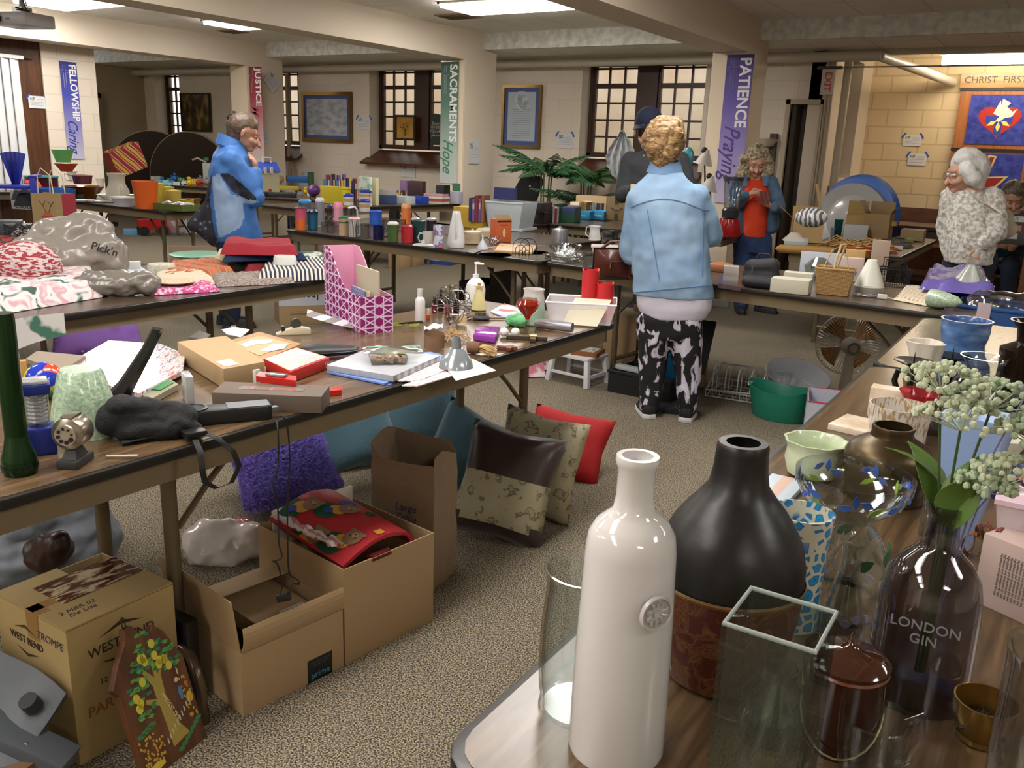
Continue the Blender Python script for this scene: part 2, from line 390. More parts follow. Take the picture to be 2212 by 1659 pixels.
# pipes
pipem=m('c2baa9',.45)
one('pipe','long fat painted pipe running under the low ceiling along the back wall','pipe',(0,10.16,2.475),0,G().tube([(-14.6,0,0),(-2.0,0,0)],.052,14),pipem)
a=V((-2.02,10.16,2.475));b=PY(2058,178,12.2)
one('pipe','short slanting pipe dropping from the long pipe to the lit block wall','pipe',a,0,G().tube([(0,0,0),tuple(b-a)],.052,14),pipem)
one('pipe','thick vertical painted pipe beside the narrow alcove window','pipe',(-2.38,10.42,0),0,G().cyl(.045,2.55,0,14),m('bdb09a',.5))
for k,(dx,lb) in enumerate(((0,'left'),(.055,'right'))):
    one('pipe','thin vertical conduit, %s of the pair at the doorway corner'%lb,'pipe',(-2.55+dx,10.3,0),0,G().cyl(.014,2.5,0,8),m('b5a78f',.5))
one('pipe','vertical painted pipe in the corner right of the red banner pillar','pipe',(PY(622,200,10.28).x,10.27,0),0,G().cyl(.035,2.42,0,10),m('a8987d',.5))
one('pipe','vertical painted pipe at the right side of the big double window','pipe',(PY(1540,200,10.28).x,10.27,0),0,G().cyl(.04,2.42,0,10),m('b4a68f',.5))
one('rail','thin metal rod running across the alcove under the tube lamp','rail',PY(1770,146,10.3),0,G().tube([(0,0,0),tuple(PY(2212,140,10.5)-PY(1770,146,10.3))],.008,6),m('8d8371',.4))
# ================= LIGHTS =================
LE=emit('fffaf4',LSTR if 'LSTR' in globals() else 27)
LN=emit('fffaf4',15)
def ceil_light(x0,x1,y0,y1,label,E=None):
    t=T('ceiling_light',label,'ceiling light',((x0+x1)/2,(y0+y1)/2,CZ));a,b=(x1-x0)/2,(y1-y0)/2
    g=G();f=.025
    g.box(-a,a,-b,-b+f,-.02,-.001).box(-a,a,b-f,b,-.02,-.001).box(-a,-a+f,-b,b,-.02,-.001).box(a-f,a,-b,b,-.02,-.001)
    mk('frame',g,m('e8e4dc',.4),t,smooth=0);mk('diffuser',G().box(-a+f,a-f,-b+f,b-f,-.05,-.002),E or (LN if 'out of view' in label else LE),t,smooth=0);return t
ceil_light(-5.53,-4.31,7.18,7.78,'large bright ceiling light panel at the top middle of the view')
ceil_light(-9.08,-8.6,7.25,7.86,'small bright ceiling light panel between the left and middle beams')
q=P(250,5,CZ)
ceil_light(q.x-.9,q.x+.3,q.y-.62,q.y,'bright ceiling light panel cut off by the top edge left of the middle beam')
for x in(-8.8,-5,-1.3,2.4):
    for y in(4.4,1.4,-1.6):
        if x<-8 and y>4:continue
        if x==-1.3:continue
        ceil_light(x-.6,x+.6,y-.3,y+.3,'ceiling light panel over the tables, overhead out of view')['group']='overhead ceiling lights out of view'
ceil_light(-13.6,-12.9,6.3,7.0,'ceiling light panel added to brighten the dim far left area, out of view')['group']='overhead ceiling lights out of view'  # added panel hidden by the left wall, brightens the dim area beyond it
for y in(-3,-1.4,.2,1.8,3.4,5):
    ceil_light(-2.1,-1.5,y-.62,y+.62,'ceiling light panel of the row above the aisle, out of view')['group']='overhead ceiling lights out of view'
for k,(x,y,w_,h_) in enumerate(((990,34,.42,.3),(503,67,.3,.28))):
    q=P(x,y,CZ);t=T('air_vent','dark ceiling air vent beside the %s ceiling light'%('large','small')[k],'vent',(q.x,q.y,CZ))
    mk('frame',G().cb(0,0,-.012,w_,h_,.01),m('7c6a55',.6),t);g=G()
    for i in range(6):g.cb(0,-h_/2+.04+i*(h_-.08)/5,-.02,w_-.06,.012,.008)
    mk('slats',g,m('5a4a39',.6),t,smooth=0)
# tube lamp
q=PY(2036,131,11.4)
t=T('tube_lamp','long bright tube lamp hanging in front of the lit block wall','lamp',q)
mk('housing',G().box(-.02,1.6,-.07,.07,.055,.09),m('e6e2d8',.4),t);mk('tube',G().tube([(0,0,0),(1.58,0,0)],.05,12),emit('fff0d6',34),t)
mk('hanger',G().box(.3,.31,-.005,.005,.09,.33).box(1.2,1.21,-.005,.005,.09,.33),m('b8b2a4',.4),t)
w=bpy.data.worlds.new('sky');bpy.context.scene.world=w;w.use_nodes=True
w.node_tree.nodes['Background'].inputs[0].default_value=(.82,.9,1,1);w.node_tree.nodes['Background'].inputs[1].default_value=2.6
s=bpy.context.scene
s.view_settings.view_transform='Standard';s.view_settings.look='None';s.view_settings.gamma=1;s.view_settings.exposure=.3
# ================= TABLES =================
wood=pat('noise',[(.3,'3f3122'),(.5,'5a4631'),(.7,'6e5940')],5,rough=.24,sc=(.7,9,1),det=6,dist=.6)
woodd=pat('noise',[(.3,'3c3026'),(.5,'4c3e32'),(.7,'594a3c')],5,rough=.26,sc=(.7,9,1),det=6,dist=.6)
apr=m('7a6a50',.5);legm=m('6b5d47',.4,.3);edge=m('1d1a17',.35)
def table(label,c,L,W,rz,group='folding tables of the sale',top=None,z=.74,ins=(.36,.36)):
    """folding table, long side along local X, centre c"""
    t=T('folding_table',label,'table',(c[0],c[1],0),rz,group)
    r=.06;pts=[]
    for sx,sy,a0 in((1,1,0),(-1,1,90),(-1,-1,180),(1,-1,270)):
        for k in range(5):
            a=R(a0+k*22.5);pts.append((sx*(L/2-r)+r*cos(a),sy*(W/2-r)+r*sin(a)))
    mk('tabletop',G().prism([(x*(1-.012/L*2),y*(1-.012/W*2)) for x,y in pts],z-.02,z),top or wood,t)
    mk('edge_band',G().prism(pts,z-.024,z-.001),edge,t,bev=.004)
    g=G();i=.035
    g.box(-L/2+i,L/2-i,-W/2+i,-W/2+i+.015,z-.085,z-.024).box(-L/2+i,L/2-i,W/2-i-.015,W/2-i,z-.085,z-.024).box(-L/2+i,-L/2+i+.015,-W/2+i,W/2-i,z-.085,z-.024).box(L/2-i-.015,L/2-i,-W/2+i,W/2-i,z-.085,z-.024)
    mk('apron',g,apr,t,smooth=0)
    for sx in(-1,1):
        x=sx*(L/2-ins[(sx+1)//2])
        for sy in(-1,1):
            y=sy*min(.16,W/2-.1);mk('leg',G().tube([(x,y,z-.03),(x,y,.02)],.019,10).at(x,y,0).cyl(.022,.03,0,10),legm,t)
            g=G();mk('brace',G().tube([(x-sx*.02,y,z-.3),(x-sx*.12,y,z-.2),(x-sx*.3,y,z-.05)],.009,6),legm,t)
        mk('crossbar',G().tube([(x,-.16,.13),(x,.16,.13)],.014,8),legm,t)
    return t
def tab2(label,a,b,W,side=1,**k):
    """near edge from a to b (xy); table extends to the left-hand side of a->b when side=1"""
    a,b=V(a).to_2d(),V(b).to_2d();d=(b-a);L=d.length;d/=L;n=V((-d.y,d.x))*side;c=(a+b)/2+n*W/2
    return table(label,(c.x,c.y),L,W,math.atan2(d.y,d.x),**k)
tab2('wood topped folding table with the purple file holder, cushions below it',(-1.61,.72),(-1.51,3.21),.76,ins=(.54,.36))
tab2('folding table of linens and plastic bags behind the nearest left table',(-3.2,.9),(-3.15,3.34),.98,top=woodd)
tab2('folding table of mugs and bottles reaching to the glass bowls',(-5.2,4.83),(-2.76,4.66),.76,top=woodd)
tab2('second folding table set against the back of the mug table',(-5.6,5.64),(-3.17,5.45),.76,top=woodd)
tab2('folding table with the wicker basket and diffuser behind the woman in denim',(-2.74,4.665),(-.31,4.40),.95,top=woodd)
tab2('nearest folding table carrying the white bottle vase and glassware',(-.515,.67),(-.515,3.11),.78,side=-1)
tab2('short folding table with candlesticks, end to end with the glassware table',(-.515,3.12),(-.515,4.3),.78,side=-1)
tab2('book table running up to the green banner pillar',(-6.66,6.42),(-6.33,8.78),.76,top=woodd)
tab2('book table running toward the palms with the clear plastic tub',(-4.17,6.2),(-4.17,8.62),.76,top=woodd)
tab2('folding table of toys behind the woman in the blue jacket',(-8.6,7.3),(-7.2,7.6),.76,top=woodd)
tab2('far folding table of small toys in front of the round tabletops',(-11.4,7.9),(-9.2,8.2),.9,top=woodd)
tab2('kitchenware table with the orange bucket and yellow canisters',(-9.45,5.25),(-7.05,5.1),.76,top=woodd)
tab2('folding table of cables and electronics at the left edge',(-5.15,1.2),(-5.19,3.4),1.0,top=woodd)
tab2('folding table of seasonal boxes and raffia at the right',(-1.05,6.7),(-1.05,8.95),.8,top=woodd)
# ================= placing helpers =================
def rprof(x,rows,z):
    r0=rows[0][1]/2*S(P(x,rows[0][0],z));p=base(x,rows[0][0],z,r0)
    pr=[(r0,0)]
    for y,w in rows[1:]:
        h=top(p,y);pr.append((max(.0008,w/2*S((p.x,p.y,h))),h-z))
    return p,pr
def rev(name,label,cat,mat,x,rows,z=.74,t=0,n=32,group=None,sq=False,sx=1,sy=1,wob=None,rz=None,parts=None,**k):
    """thing of revolution. rows bottom to top (pixel row, pixel width)"""
    p,pr=rprof(x,rows,z);q=vess(pr,t) if t else pr
    g=G()
    if sq:g.M=MX.Rotation(PI/4,4,'Z')
    g.lathe(q,n,sx,sy,wob)
    rz=face(p) if rz is None else rz
    if parts is None:return one(name,label,cat,p,rz,g,mat,group,**k),pr
    r=T(name,label,cat,p,rz,group);mk(parts,g,mat,r,**k);return r,pr
def bx(name,label,cat,mat,x,yb,w,yt,d,z=.74,rz=None,group=None,bev=.002,g=None,**k):
    p=P(x,yb,z);W=w*S(p);h=top(p,yt)-z
    return one(name,label,cat,p,face(p) if rz is None else rz,G().box(-W/2,W/2,0,d,0,h),mat,group,bev=bev,smooth=.5,**k),W,h
def frame(x,yb,w,yt,z=.74):
    p=P(x,yb,z);return p,w*S(p),top(p,yt)-z,face(p)
# ================= NEAREST TABLE: glassware =================
cer=m('d5d2d0',.08,coat=.5)
r,pr=rev('bottle_vase','tall glossy white ceramic bottle vase at the front of the nearest table','vase',cer,1325,[(1672,196),(1640,200),(1600,206),(1400,206),(1180,196),(1150,186),(1128,158),(1112,118),(1098,90),(1070,82),(1012,82),(1002,92),(992,96),(984,92)],t=.006,n=48,parts='body')
g=G();hh=pr[4][1]*.85;rr=pr[3][0]
# round seal on the side
c=V((rr*.93*sin(.38),-rr*.93*cos(.38),0));sealz=top(r.location,1275)-.74
g.at(rr*sin(.62)*.985,-rr*cos(.62)*.985,sealz,rx=PI/2,rz=.62)
g.lathe([(.0005,.0025),(.004,.003),(.0045,.0015),(.0165,.0015),(.018,.0045),(.0195,.0045),(.0205,0)],28)
for i in range(10):
    a=2*PI*i/10
    g.tube([(.007*cos(a)-.002*sin(a),.007*sin(a)+.002*cos(a),.002),(.014*cos(a)-.0035*sin(a),.014*sin(a)+.0035*cos(a),.003),(.0125*cos(a),.0125*sin(a),.003),(.014*cos(a)+.0035*sin(a),.014*sin(a)-.0035*cos(a),.003),(.007*cos(a)+.002*sin(a),.007*sin(a)-.002*cos(a),.002)],.0007,5)
mk('seal',g,m('c3bfbc',.25),r)
blk=m('161514',.38,bump=.15,bs=18)
terr=pat('noise',[(.42,'4a1a0e'),(.47,'6b4a22'),(.5,'571d10'),(.56,'63442a'),(.6,'4f1b0f')],16,rough=.42,dist=2.2)
rows=[(1500,185),(1470,205),(1440,235),(1380,268),(1300,300),(1240,312),(1205,312),(1165,296),(1130,262),(1095,210),(1070,166),(1045,128),(1010,116),(975,112),(962,112),(955,104)]
p,pr=rprof(1546,rows,.74)
r=T('earthenware_vase','large round black vase with a terracotta red lower half and narrow neck','vase',p,face(p))
def cut(a,b,tt=0):
    return [q for q in pr[a:b]]
mk('body',G().lathe(vess(pr,.009),56),blk,r)
mk('painted_band',G().lathe([(a+.0012,b) for a,b in pr[2:6]],56,cap=False),terr,r,label='terracotta red band with faded vine pattern')
mk('rim_stripe',G().lathe([(pr[5][0]+.0018,pr[5][1]-.004),(pr[5][0]+.003,pr[5][1]),(pr[5][0]+.0015,pr[5][1]+.003)],56,cap=False),m('6d4a1c',.4),r)
p=PY(1462,1382,P(1440,1560).y);q=P(1458,1480)
one('price_tag','folded white paper tag sticking out behind the white bottle vase','tag',(q.x,q.y,.80),face(q)+.3,G().add([(-.012,0,0),(.012,0,.012),(.022,.004,-.02),(.0,.006,-.048),(-.014,.002,-.03),(-.012,.0006,0),(.012,.0006,.012),(.022,.0046,-.02),(.0,.0066,-.048),(-.014,.0026,-.03)],[(0,1,2,3,4),(5,9,8,7,6)]),m('e2e0e4',.6),smooth=0)
gl=thin('fafdfc',1.5);gls=thin('f4f7f6',1.8,.05);gsm=thin('e3e0e4',1.4,.02,.92)
rev('hurricane_glass','clear hurricane glass with flared rim, left of and behind the white bottle','glass',gl,1247,[(1570,150),(1545,168),(1520,176),(1500,168),(1480,178),(1430,186),(1350,184),(1290,172),(1255,168),(1228,186)],t=.0035,n=40)
# square vase
zt=1.03;cs=[P(*q,zt) for q in((1562,1358),(1745,1412),(1805,1316),(1640,1265))]
ce=sum(cs,V())/4;sd=sum((cs[i]-cs[(i+1)%4]).length for i in range(4))/4;e=(cs[1]-cs[0]+cs[2]-cs[3]).normalized();h=sd/2;t=.005
g=G();g.box(-h,h,-h,h,0,.014).box(-h,-h+t,-h,h,.014,zt-.74).box(h-t,h,-h,h,.014,zt-.74).box(-h+t,h-t,-h,-h+t,.014,zt-.74).box(-h+t,h-t,h-t,h,.014,zt-.74)
def sqv(h,t,H_):
    o=[(-h,-h),(h,-h),(h,h),(-h,h)];i=[(-h+t,-h+t),(h-t,-h+t),(h-t,h-t),(-h+t,h-t)]
    vs=[(x,y,0) for x,y in o]+[(x,y,H_) for x,y in o]+[(x,y,H_) for x,y in i]+[(x,y,.016) for x,y in i]
    f=[(3,2,1,0),(12,13,14,15)]
    for a in range(4):
        b=(a+1)%4;f+=[(a,b,4+b,4+a),(4+a,4+b,8+b,8+a),(8+a,8+b,12+b,12+a)]
    return G().add(vs,f)
one('square_vase','tall clear square glass vase at the bottom edge right of the white bottle','vase',(ce.x,ce.y,.74),math.atan2(e.y,e.x),sqv(h,.004,zt-.74),thin('eff6f3',1.5))
g=G();g.M=MX.Translation((0,0,zt-.74));g.tube([(-h+.002,-h+.002,0),(h-.002,-h+.002,0),(h-.002,h-.002,0),(-h+.002,h-.002,0)],.0024,8,closed=True);sv=bpy.data.objects['square_vase'];mk('rim',g,m('b9c4c0',.1,trans=.3),sv)  # pale rim material stands in for bright highlights along the glass edge
# cut-glass jar inside view behind the square vase
rev('glass_canister','squat pressed glass canister seen through the square vase','jar',gls,1664,[(1630,150),(1600,158),(1540,156),(1500,130),(1470,86),(1440,84)],t=.004,n=32,wob=lambda a,t:1+.012*sin(14*a)*sin(30*t))
# brown jar with lid
brn=m('2c130a',.08,coat=.6)
p,pr=rprof(1800,[(1640,140),(1615,156),(1540,166),(1470,168),(1432,164)],.74)
r=T('lidded_jar','glossy dark brown ceramic jar with a pointed lid beside the square vase','jar',p,face(p))
mk('body',G().lathe(vess(pr,.006),36),brn,r);R0,Z0=pr[-1][0],pr[-1][1]
mk('lid',G().lathe([(.0005,Z0+.001),(R0*1.04,Z0+.001),(R0*1.06,Z0+.006),(R0*.92,Z0+.012),(R0*.6,Z0+.018),(R0*.25,Z0+.021),(R0*.12,Z0+.026),(R0*.08,Z0+.034),(.0005,Z0+.04)],36),m('3a1c10',.06,coat=.7),r)
mk('rim',G().lathe([(R0*.99,Z0-.006),(R0*1.05,Z0-.003),(R0*1.0,Z0)],36,cap=False),m('6e3c22',.3),r)
mk('bail',G().tube([(R0*1.02*cos(a),-.01-R0*.95*abs(sin(a)),Z0*.45*sin(-a)+Z0*.55) for a in[PI*k/12 for k in range(13)]],.0014,6),m('b5a580',.3,.9),r)
mk('spout',G().lathe(vess([(R0*.5,Z0*.72),(R0*.62,Z0*.9),(R0*.72,Z0*1.12)],.004),20,sx=.5).at(0,0,0),brn,r).location=(-R0*.82,0,0)
# smoky apothecary bottle
p,pr=rprof(1966,[(1538,180),(1520,204),(1480,206),(1330,206),(1280,202),(1240,184),(1210,144),(1190,98),(1175,74),(1130,68),(1112,70),(1104,84),(1088,84)],.74)
bt=T('apothecary_bottle','smoky clear glass apothecary bottle holding stems of pale flowers','bottle',p,face(p))
mk('body',G().lathe(vess(pr,.004),44),gsm,bt)
bh=pr[-1][1]
text('embossing','LONDON\nGIN',m('8b878a',.3),bt,(.0,-pr[3][0]-.0008,pr[3][1]+.005),(PI/2,0,0),.018,ext=.0005)
# flowers in the bottle
fl=T('flower_spray','spray of pale green umbel flowers with leaves and lavender in the smoky bottle','flowers',(p.x,p.y,.76),face(p))
random.seed(3)
stm=m('3f5426',.6);umb=m('a9b89a',.8);umb2=m('bcc4a6',.8);lav=m('8c83a0',.8);leafm=m('5c7a35',.5)
HB=bh-.02
heads=[(-.028,.00,HB+.15,.052),(.028,.01,HB+.135,.055),(-.0,-.03,HB+.115,.055),(.075,0,HB+.105,.045),(.058,-.03,HB+.06,.042),(.035,-.02,HB+.04,.035)]
for i,(x,y,z,rr) in enumerate(heads):
    mk('stem',G().tube([(x*.1,y*.1,.01),(x*.15,y*.15,HB*.9),(x*.5,y*.6,HB+.03),(x,y,z-.012)],.0016,6),stm,fl)
    g=G()
    for k in range(95):
        a=random.random()*2*PI;q=math.sqrt(random.random());px_,py_=x+rr*q*cos(a),y+rr*q*sin(a);pz=z+rr*.45*(1-q*q)+random.uniform(-.004,.004)
        g.at(px_,py_,pz,rx=random.random(),rz=a).sph(random.uniform(.0028,.0052),6)
        if k%6==0:g.M=MX();g.tube([(x,y,z-.012),(px_,py_,pz)],.0007,4)
    mk('flower_head',g,umb if i%2 else umb2,fl)
for x,z,l in((.06,HB+.16,.05),(.11,HB+.17,.07),(.09,HB+.13,.05)):
    g=G().tube([(0,0,.02),(x*.3,0,HB),(x,0,z-.01),(x+.02,0,z+l*.7)],.0011,5)
    for k in range(26):
        t=k/26;g.at(x+.02*t+random.uniform(-.006,.006),random.uniform(-.006,.006),z+l*t,).sph(.0036,6)
    mk('lavender',g,lav,fl)
def leaf(L,w,bend=.3,fold=.15,n=8):
    return lambda u,v:(w*(v-.5)*2*math.sin(PI*min(.999,max(.001,u**.8)))*.5,L*u,L*bend*u*(1-u)*2+abs(v-.5)*w*fold)
for x,y,z,rz,rx,L,w in((-.01,0,HB-.02,.9,.9,.1,.045),(.012,-.01,HB-.03,-.5,1.2,.1,.05),(0,.01,HB,1.7,.6,.1,.02),(.01,-.015,HB-.03,3.4,1.2,.085,.05)):
    mk('leaf',G().at(x,y,z,rz=rz,rx=rx).grid(leaf(L,w),8,2,.0006),leafm,fl)
# small handled jug, ribbed tumbler, brass bowl
p,pr=rprof(1866,[(1712,96),(1700,106),(1640,136),(1600,146),(1560,150),(1546,152)],.74)
r=T('glass_jug','small clear glass jug with a handle at the bottom edge','jug',p,face(p)+.6)
mk('body',G().lathe(vess(pr,.0035),36,wob=lambda a,t:1+(.10*max(0,cos(a-PI*1.1))**8*max(0,t-.3) if t<.9 else 0)),gl,r)
rr=pr[-2][0];hh=pr[-1][1];mk('handle',G().tube([(rr*.95,0,hh*.85),(rr*1.4,0,hh*.95),(rr*1.55,0,hh*.6),(rr*1.2,0,hh*.25),(rr*.85,0,hh*.2)],.005,10),gl,r)
rev('ribbed_vase','large ribbed clear glass vase cut off by the lower right edge','vase',thin('f6f6f4',2,.04),2226,[(1830,200),(1790,220),(1600,236),(1480,240),(1440,246),(1418,262)],t=.005,n=96,wob=lambda a,t:1+.012*sin(24*a) if t<.5 else 1)
p,pr=rprof(2112,[(1612,60),(1580,100),(1540,124),(1512,130)],.74)
r=T('brass_bowl','small brass bowl of dark potpourri at the right edge','bowl',p,0)
mk('body',G().lathe(vess(pr,.002),36),m('a98a4c',.25,.9),r)
g=G()
for i in range(60):
    a=random.random()*6.3;q=random.random()**.5*pr[-1][0]*.75;g.at(q*cos(a),q*sin(a),pr[1][1]*1.3+random.random()*.01,rx=random.random()*3,rz=a).sph(.006,6,sx=1.3,sz=.6)
tag(mk('potpourri',g,m('2f2018',.8),r),kind='stuff')
# pedestal bowl
p,pr=rprof(1800,[(1345,200),(1330,222),(1290,226),(1240,214),(1190,184),(1150,140),(1128,104),(1118,100),(1108,116),(1090,170),(1070,214),(1045,242),(1022,246)],.74)
r=T('pedestal_bowl','clear glass pedestal bowl on a bell shaped foot painted with flowers','bowl',p,face(p))
pb=pr[7:];mk('foot',G().lathe([(a,b) for a,b in pr[:8]]+[(a-.003,b) for a,b in pr[:8]][::-1],44,cap=False),gl,r)
mk('bowl',G().lathe(vess(pb,.0035),48),gl,r)
def daub(g,a,zz,rad,L,w,tilt):
    g.at(rad*cos(a),rad*sin(a),zz,rz=a+PI/2);g.M=g.M@MX.Rotation(PI/2,4,'X')@MX.Rotation(tilt,4,'Z')
    g.prism([(0,0),(w,L*.35),(w*.8,L*.7),(0,L),(-w*.8,L*.7),(-w,L*.35)],0,.0012)
def ring(rad0,zz):
    for (r0,z0),(r1,z1) in zip(pr,pr[1:]):
        if z0<=zz<=z1:return r0+(r1-r0)*(zz-z0)/(z1-z0+1e-9)+.001
    return rad0
zb=pr[9][1];zt_=pr[-1][1]
for nm,mt,items in(('painted_irises',m('3f5fae',.4),[(k*.9+.3*j,zb+(zt_-zb)*(.35+.1*j),.022,.005,j*1.2-1.2) for k in range(7) for j in range(3)]),('painted_leaves',m('86a436',.4),[(k*.9-.35,zb+(zt_-zb)*.2,.028,.004,k%3-1) for k in range(7)]),('painted_lilac',m('a99ac0',.5),[(k*.37,pr[2][1]*(.8+.5*(k%3)),.016,.007,k) for k in range(34)]),('painted_foliage',m('2f5a38',.5),[(k*.8+.2,pr[4][1],.03,.009,k%3-1) for k in range(8)])):
    g=G()
    for a,zz,L,w_,ti in items:daub(g,a,zz,ring(.05,zz),L,w_,ti)
    tag(mk(nm,g,mt,r,smooth=0),kind='stuff')
# mosaic vase
mos=pat('edge',[(0,'cfcab0'),(.10,'cfcab0'),(.14,'2a6fb4'),(.3,'2f9ac4'),(.5,'1c4f9e')],52,rough=.12,rand=.75)
rev('mosaic_vase','tall vase covered in blue and turquoise glass mosaic petals','vase',mos,1700,[(1368,112),(1340,118),(1260,116),(1180,120),(1130,130),(1104,134)],t=.004,n=40)
rev('bud_vase','slim clear glass bud vase with a wide base before the pedestal bowl','vase',gl,1812,[(1392,78),(1370,92),(1330,90),(1280,66),(1230,42),(1200,38),(1180,46),(1168,58)],t=.0025,n=32)
# green ruffled bowl, bronze vase
rev('ruffled_bowl','pale green ceramic bowl with a ruffled rim beside the bronze vase','bowl',m('c3cfae',.15,coat=.3),1752,[(1040,80),(1020,106),(990,124),(975,118),(962,120),(950,134)],t=.006,n=64,wob=lambda a,t:1+.04*sin(9*a)*(max(0,1-abs(t-.5)*6)),sx=1)
rev('bronze_vase','round bronze coloured vase with a short wide neck','vase',m('4c3e27',.36,.7,bump=.1,bs=20),1904,[(1092,128),(1070,150),(1030,172),(1000,184),(980,182),(962,160),(950,118),(942,90),(932,84),(924,88),(920,84)],t=.004,n=48)
lace=pat('noise',[(.45,'cfcac2'),(.5,'cfcac2'),(.54,'b59a7a'),(.6,'a38a62')],150,rough=.35,sc=(1,1,.25))
rev('candle_holder','white candle drum with gold cut-out tree pattern beside the pink glass','candle holder',lace,1931,[(968,116),(900,124),(874,126)],t=.003,n=40,parts='drum')
rev('flared_glass','pink red flared glass vase behind the gold patterned drum','vase',m('d8505a',.05,trans=.75,ior=1.3),1978,[(936,36),(910,46),(880,58),(860,76),(846,94)],t=.0025,n=32)
mar=pat('noise',[(.4,'e3d6c2'),(.6,'cdb79c')],20,rough=.3,det=6)
bx('marble_box','flat beige marbled box lying at the edge left of the gold drum','box',mar,1832,938,92,925,.13,rz=-.15)
bx('marble_box','upright beige marbled square box behind the gold drum','box',mar,1912,905,76,842,.05,rz=.05)
rev('clay_pot','small brown clay pot between the black candlesticks','pot',m('7d5c38',.6),1973,[(852,40),(824,50),(818,52)],t=.004,n=24)
bk=m('0d0c0c',.25)
for k,(x,yb,yp,w_,lb) in enumerate(((1962,858,783,82,'left'),(2045,845,772,80,'right'))):
    p,pr=rprof(x,[(yb,70),(yp,w_)],.74);r=T('pillar_candlestick','black iron candlestick with a spiked dish, the %s of the two'%lb,'candlestick',p,face(p));rr,hh=pr[1]
    mk('dish',G().lathe([(.0005,hh-.006),(rr*.6,hh-.005),(rr,hh+.004),(rr*.97,hh+.007),(rr*.5,hh),(.0005,hh-.001)],32),bk,r)
    mk('spike',G().lathe([(.003,hh-.002),(.0005,hh+.032)],10),bk,r);mk('stem',G().lathe([(rr*.4,hh*.5),(rr*.25,hh*.7),(rr*.3,hh-.006)],20),bk,r)
    for j in range(3):
        a=j*2*PI/3+.5+k;mk('leg',G().tube([(rr*.2*cos(a),rr*.2*sin(a),hh*.6),(rr*.8*cos(a),rr*.8*sin(a),hh*.66),(rr*.95*cos(a),rr*.95*sin(a),hh*.3),(rr*.75*cos(a),rr*.75*sin(a),.005)],.009,10),bk,r)
p,pr=rprof(1985,[(842,54),(815,62),(780,58),(755,66),(738,76)],.74)
r=one('figural_vase','white ceramic vase shaped with a moulded face and ruffled rim','vase',p,face(p),G().lathe(vess(pr,.004),40,wob=lambda a,t:1+.1*sin(3*a+8*t)*min(1,3*t)+.05*sin(7*a-5*t)),m('d9d2c4',.3))
blu=pat('noise',[(.35,'35548f'),(.6,'5e83b5'),(.8,'93acc9')],14,rough=.22,sc=(1,1,2.5),coat=.3)
rev('waisted_vase','large blue glazed stoneware vase with a pinched waist at the far end','vase',blu,2066,[(826,116),(805,122),(785,116),(762,90),(742,84),(730,92),(712,98),(700,96),(690,104)],t=.006,n=44)
rev('clear_vase','round bellied clear glass vase with a wide rim in front of the blue vase','vase',gl,2108,[(892,100),(870,124),(845,126),(820,104),(800,76),(786,76),(770,100)],t=.003,n=40)
rev('metal_vase','dark brown metallic vase with flanged neck at the right edge','vase',m('2a1d15',.18,.6),2196,[(892,100),(850,112),(800,104),(770,110),(755,112),(740,52),(710,60),(694,92)],t=.004,n=40)
p,W,h,f=frame(2072,935,122,852);one('glass_tank','low rectangular clear glass tank behind the blue planter','tank',p,f,sqv(W/2,.003,h),gl,smooth=0)
p,W,h,f=frame(2215,960,120,838);one('glass_tank','tall rectangular clear glass tank at the right edge','tank',p,f,sqv(W/2,.003,h),gl,smooth=0)
# blue square planter
zt=1.0;cs=[P(*q,zt) for q in((2030,891),(2176,921),(2205,897),(2063,868))];ce=sum(cs,V())/4
sx_=((cs[1]-cs[0]).length+(cs[2]-cs[3]).length)/2;sy_=((cs[2]-cs[1]).length+(cs[3]-cs[0]).length)/2;e=(cs[1]-cs[0]).normalized()
def taper(w,d,w2,d2,h,t,b=None):
    def c(w,d,z):return [(-w/2,-d/2,z),(w/2,-d/2,z),(w/2,d/2,z),(-w/2,d/2,z)]
    vs=c(w2,d2,0)+c(w,d,h)+c(w-2*t,d-2*t,h)+c(w2-2*t,d2-2*t,b or t);f=[(3,2,1,0),(12,13,14,15)]
    for a in range(4):
        q=(a+1)%4;f+=[(a,q,4+q,4+a),(4+a,4+q,8+q,8+a),(8+a,8+q,12+q,12+a)]
    return G().add(vs,f)
one('square_planter','pale blue tapered square ceramic planter beside the flowers','planter',(ce.x,ce.y,.74),math.atan2(e.y,e.x),taper(sx_,max(sy_,sx_*.6),sx_*.42,sx_*.3,zt-.74,.006),m('8fa9d6',.25,coat=.2),bev=.003,smooth=.5)
p=P(2160,985);one('handled_basket','white wire basket with a tall arched handle behind the blue planter','basket',p,face(p),G().tube([(.055*cos(a),0,.05+.13*sin(a)) for a in[PI*k/16 for k in range(17)]],.0022,6).lathe(vess([(.035,0),(.05,.03),(.055,.05)],.002),24),m('d8d6c8',.4))
conf=pat('cell',[(0,'23264f'),(.8,'262a58'),(.86,'c8643a'),(.92,'dcdce8'),(.97,'4a67b0')],110,rough=.5,step=True)
bx('gift_box','dark blue box covered in coloured confetti at the right edge','box',conf,2185,1090,112,1032,.12,rz=-.35)
tar=pat('brick',[(0,'7a1414'),(.5,'173a24'),(1,'b08a3a')],60,rough=.4,bw=.6,bh=.5,mw=.03)
p=P(2100,1285);g=G()
for j in range(4):
    a=j*PI/2+.4;g.M=MX();g.grid(lambda u,v,a=a:(.0+.028*sin(PI*u)*cos(a)+.004*(v-.5),.02*(v-.5)+.016*sin(PI*u)*sin(a),.10+.035*(u)*sin(a+.5)+.012*sin(2*PI*u)),12,3,.0008)
for x in(-.012,.012,.02):g.M=MX();g.grid(lambda u,v,x=x:(x*(1+2*u)+.006*sin(9*u),.022*(v-.5),.10-.095*u),10,3,.0008)
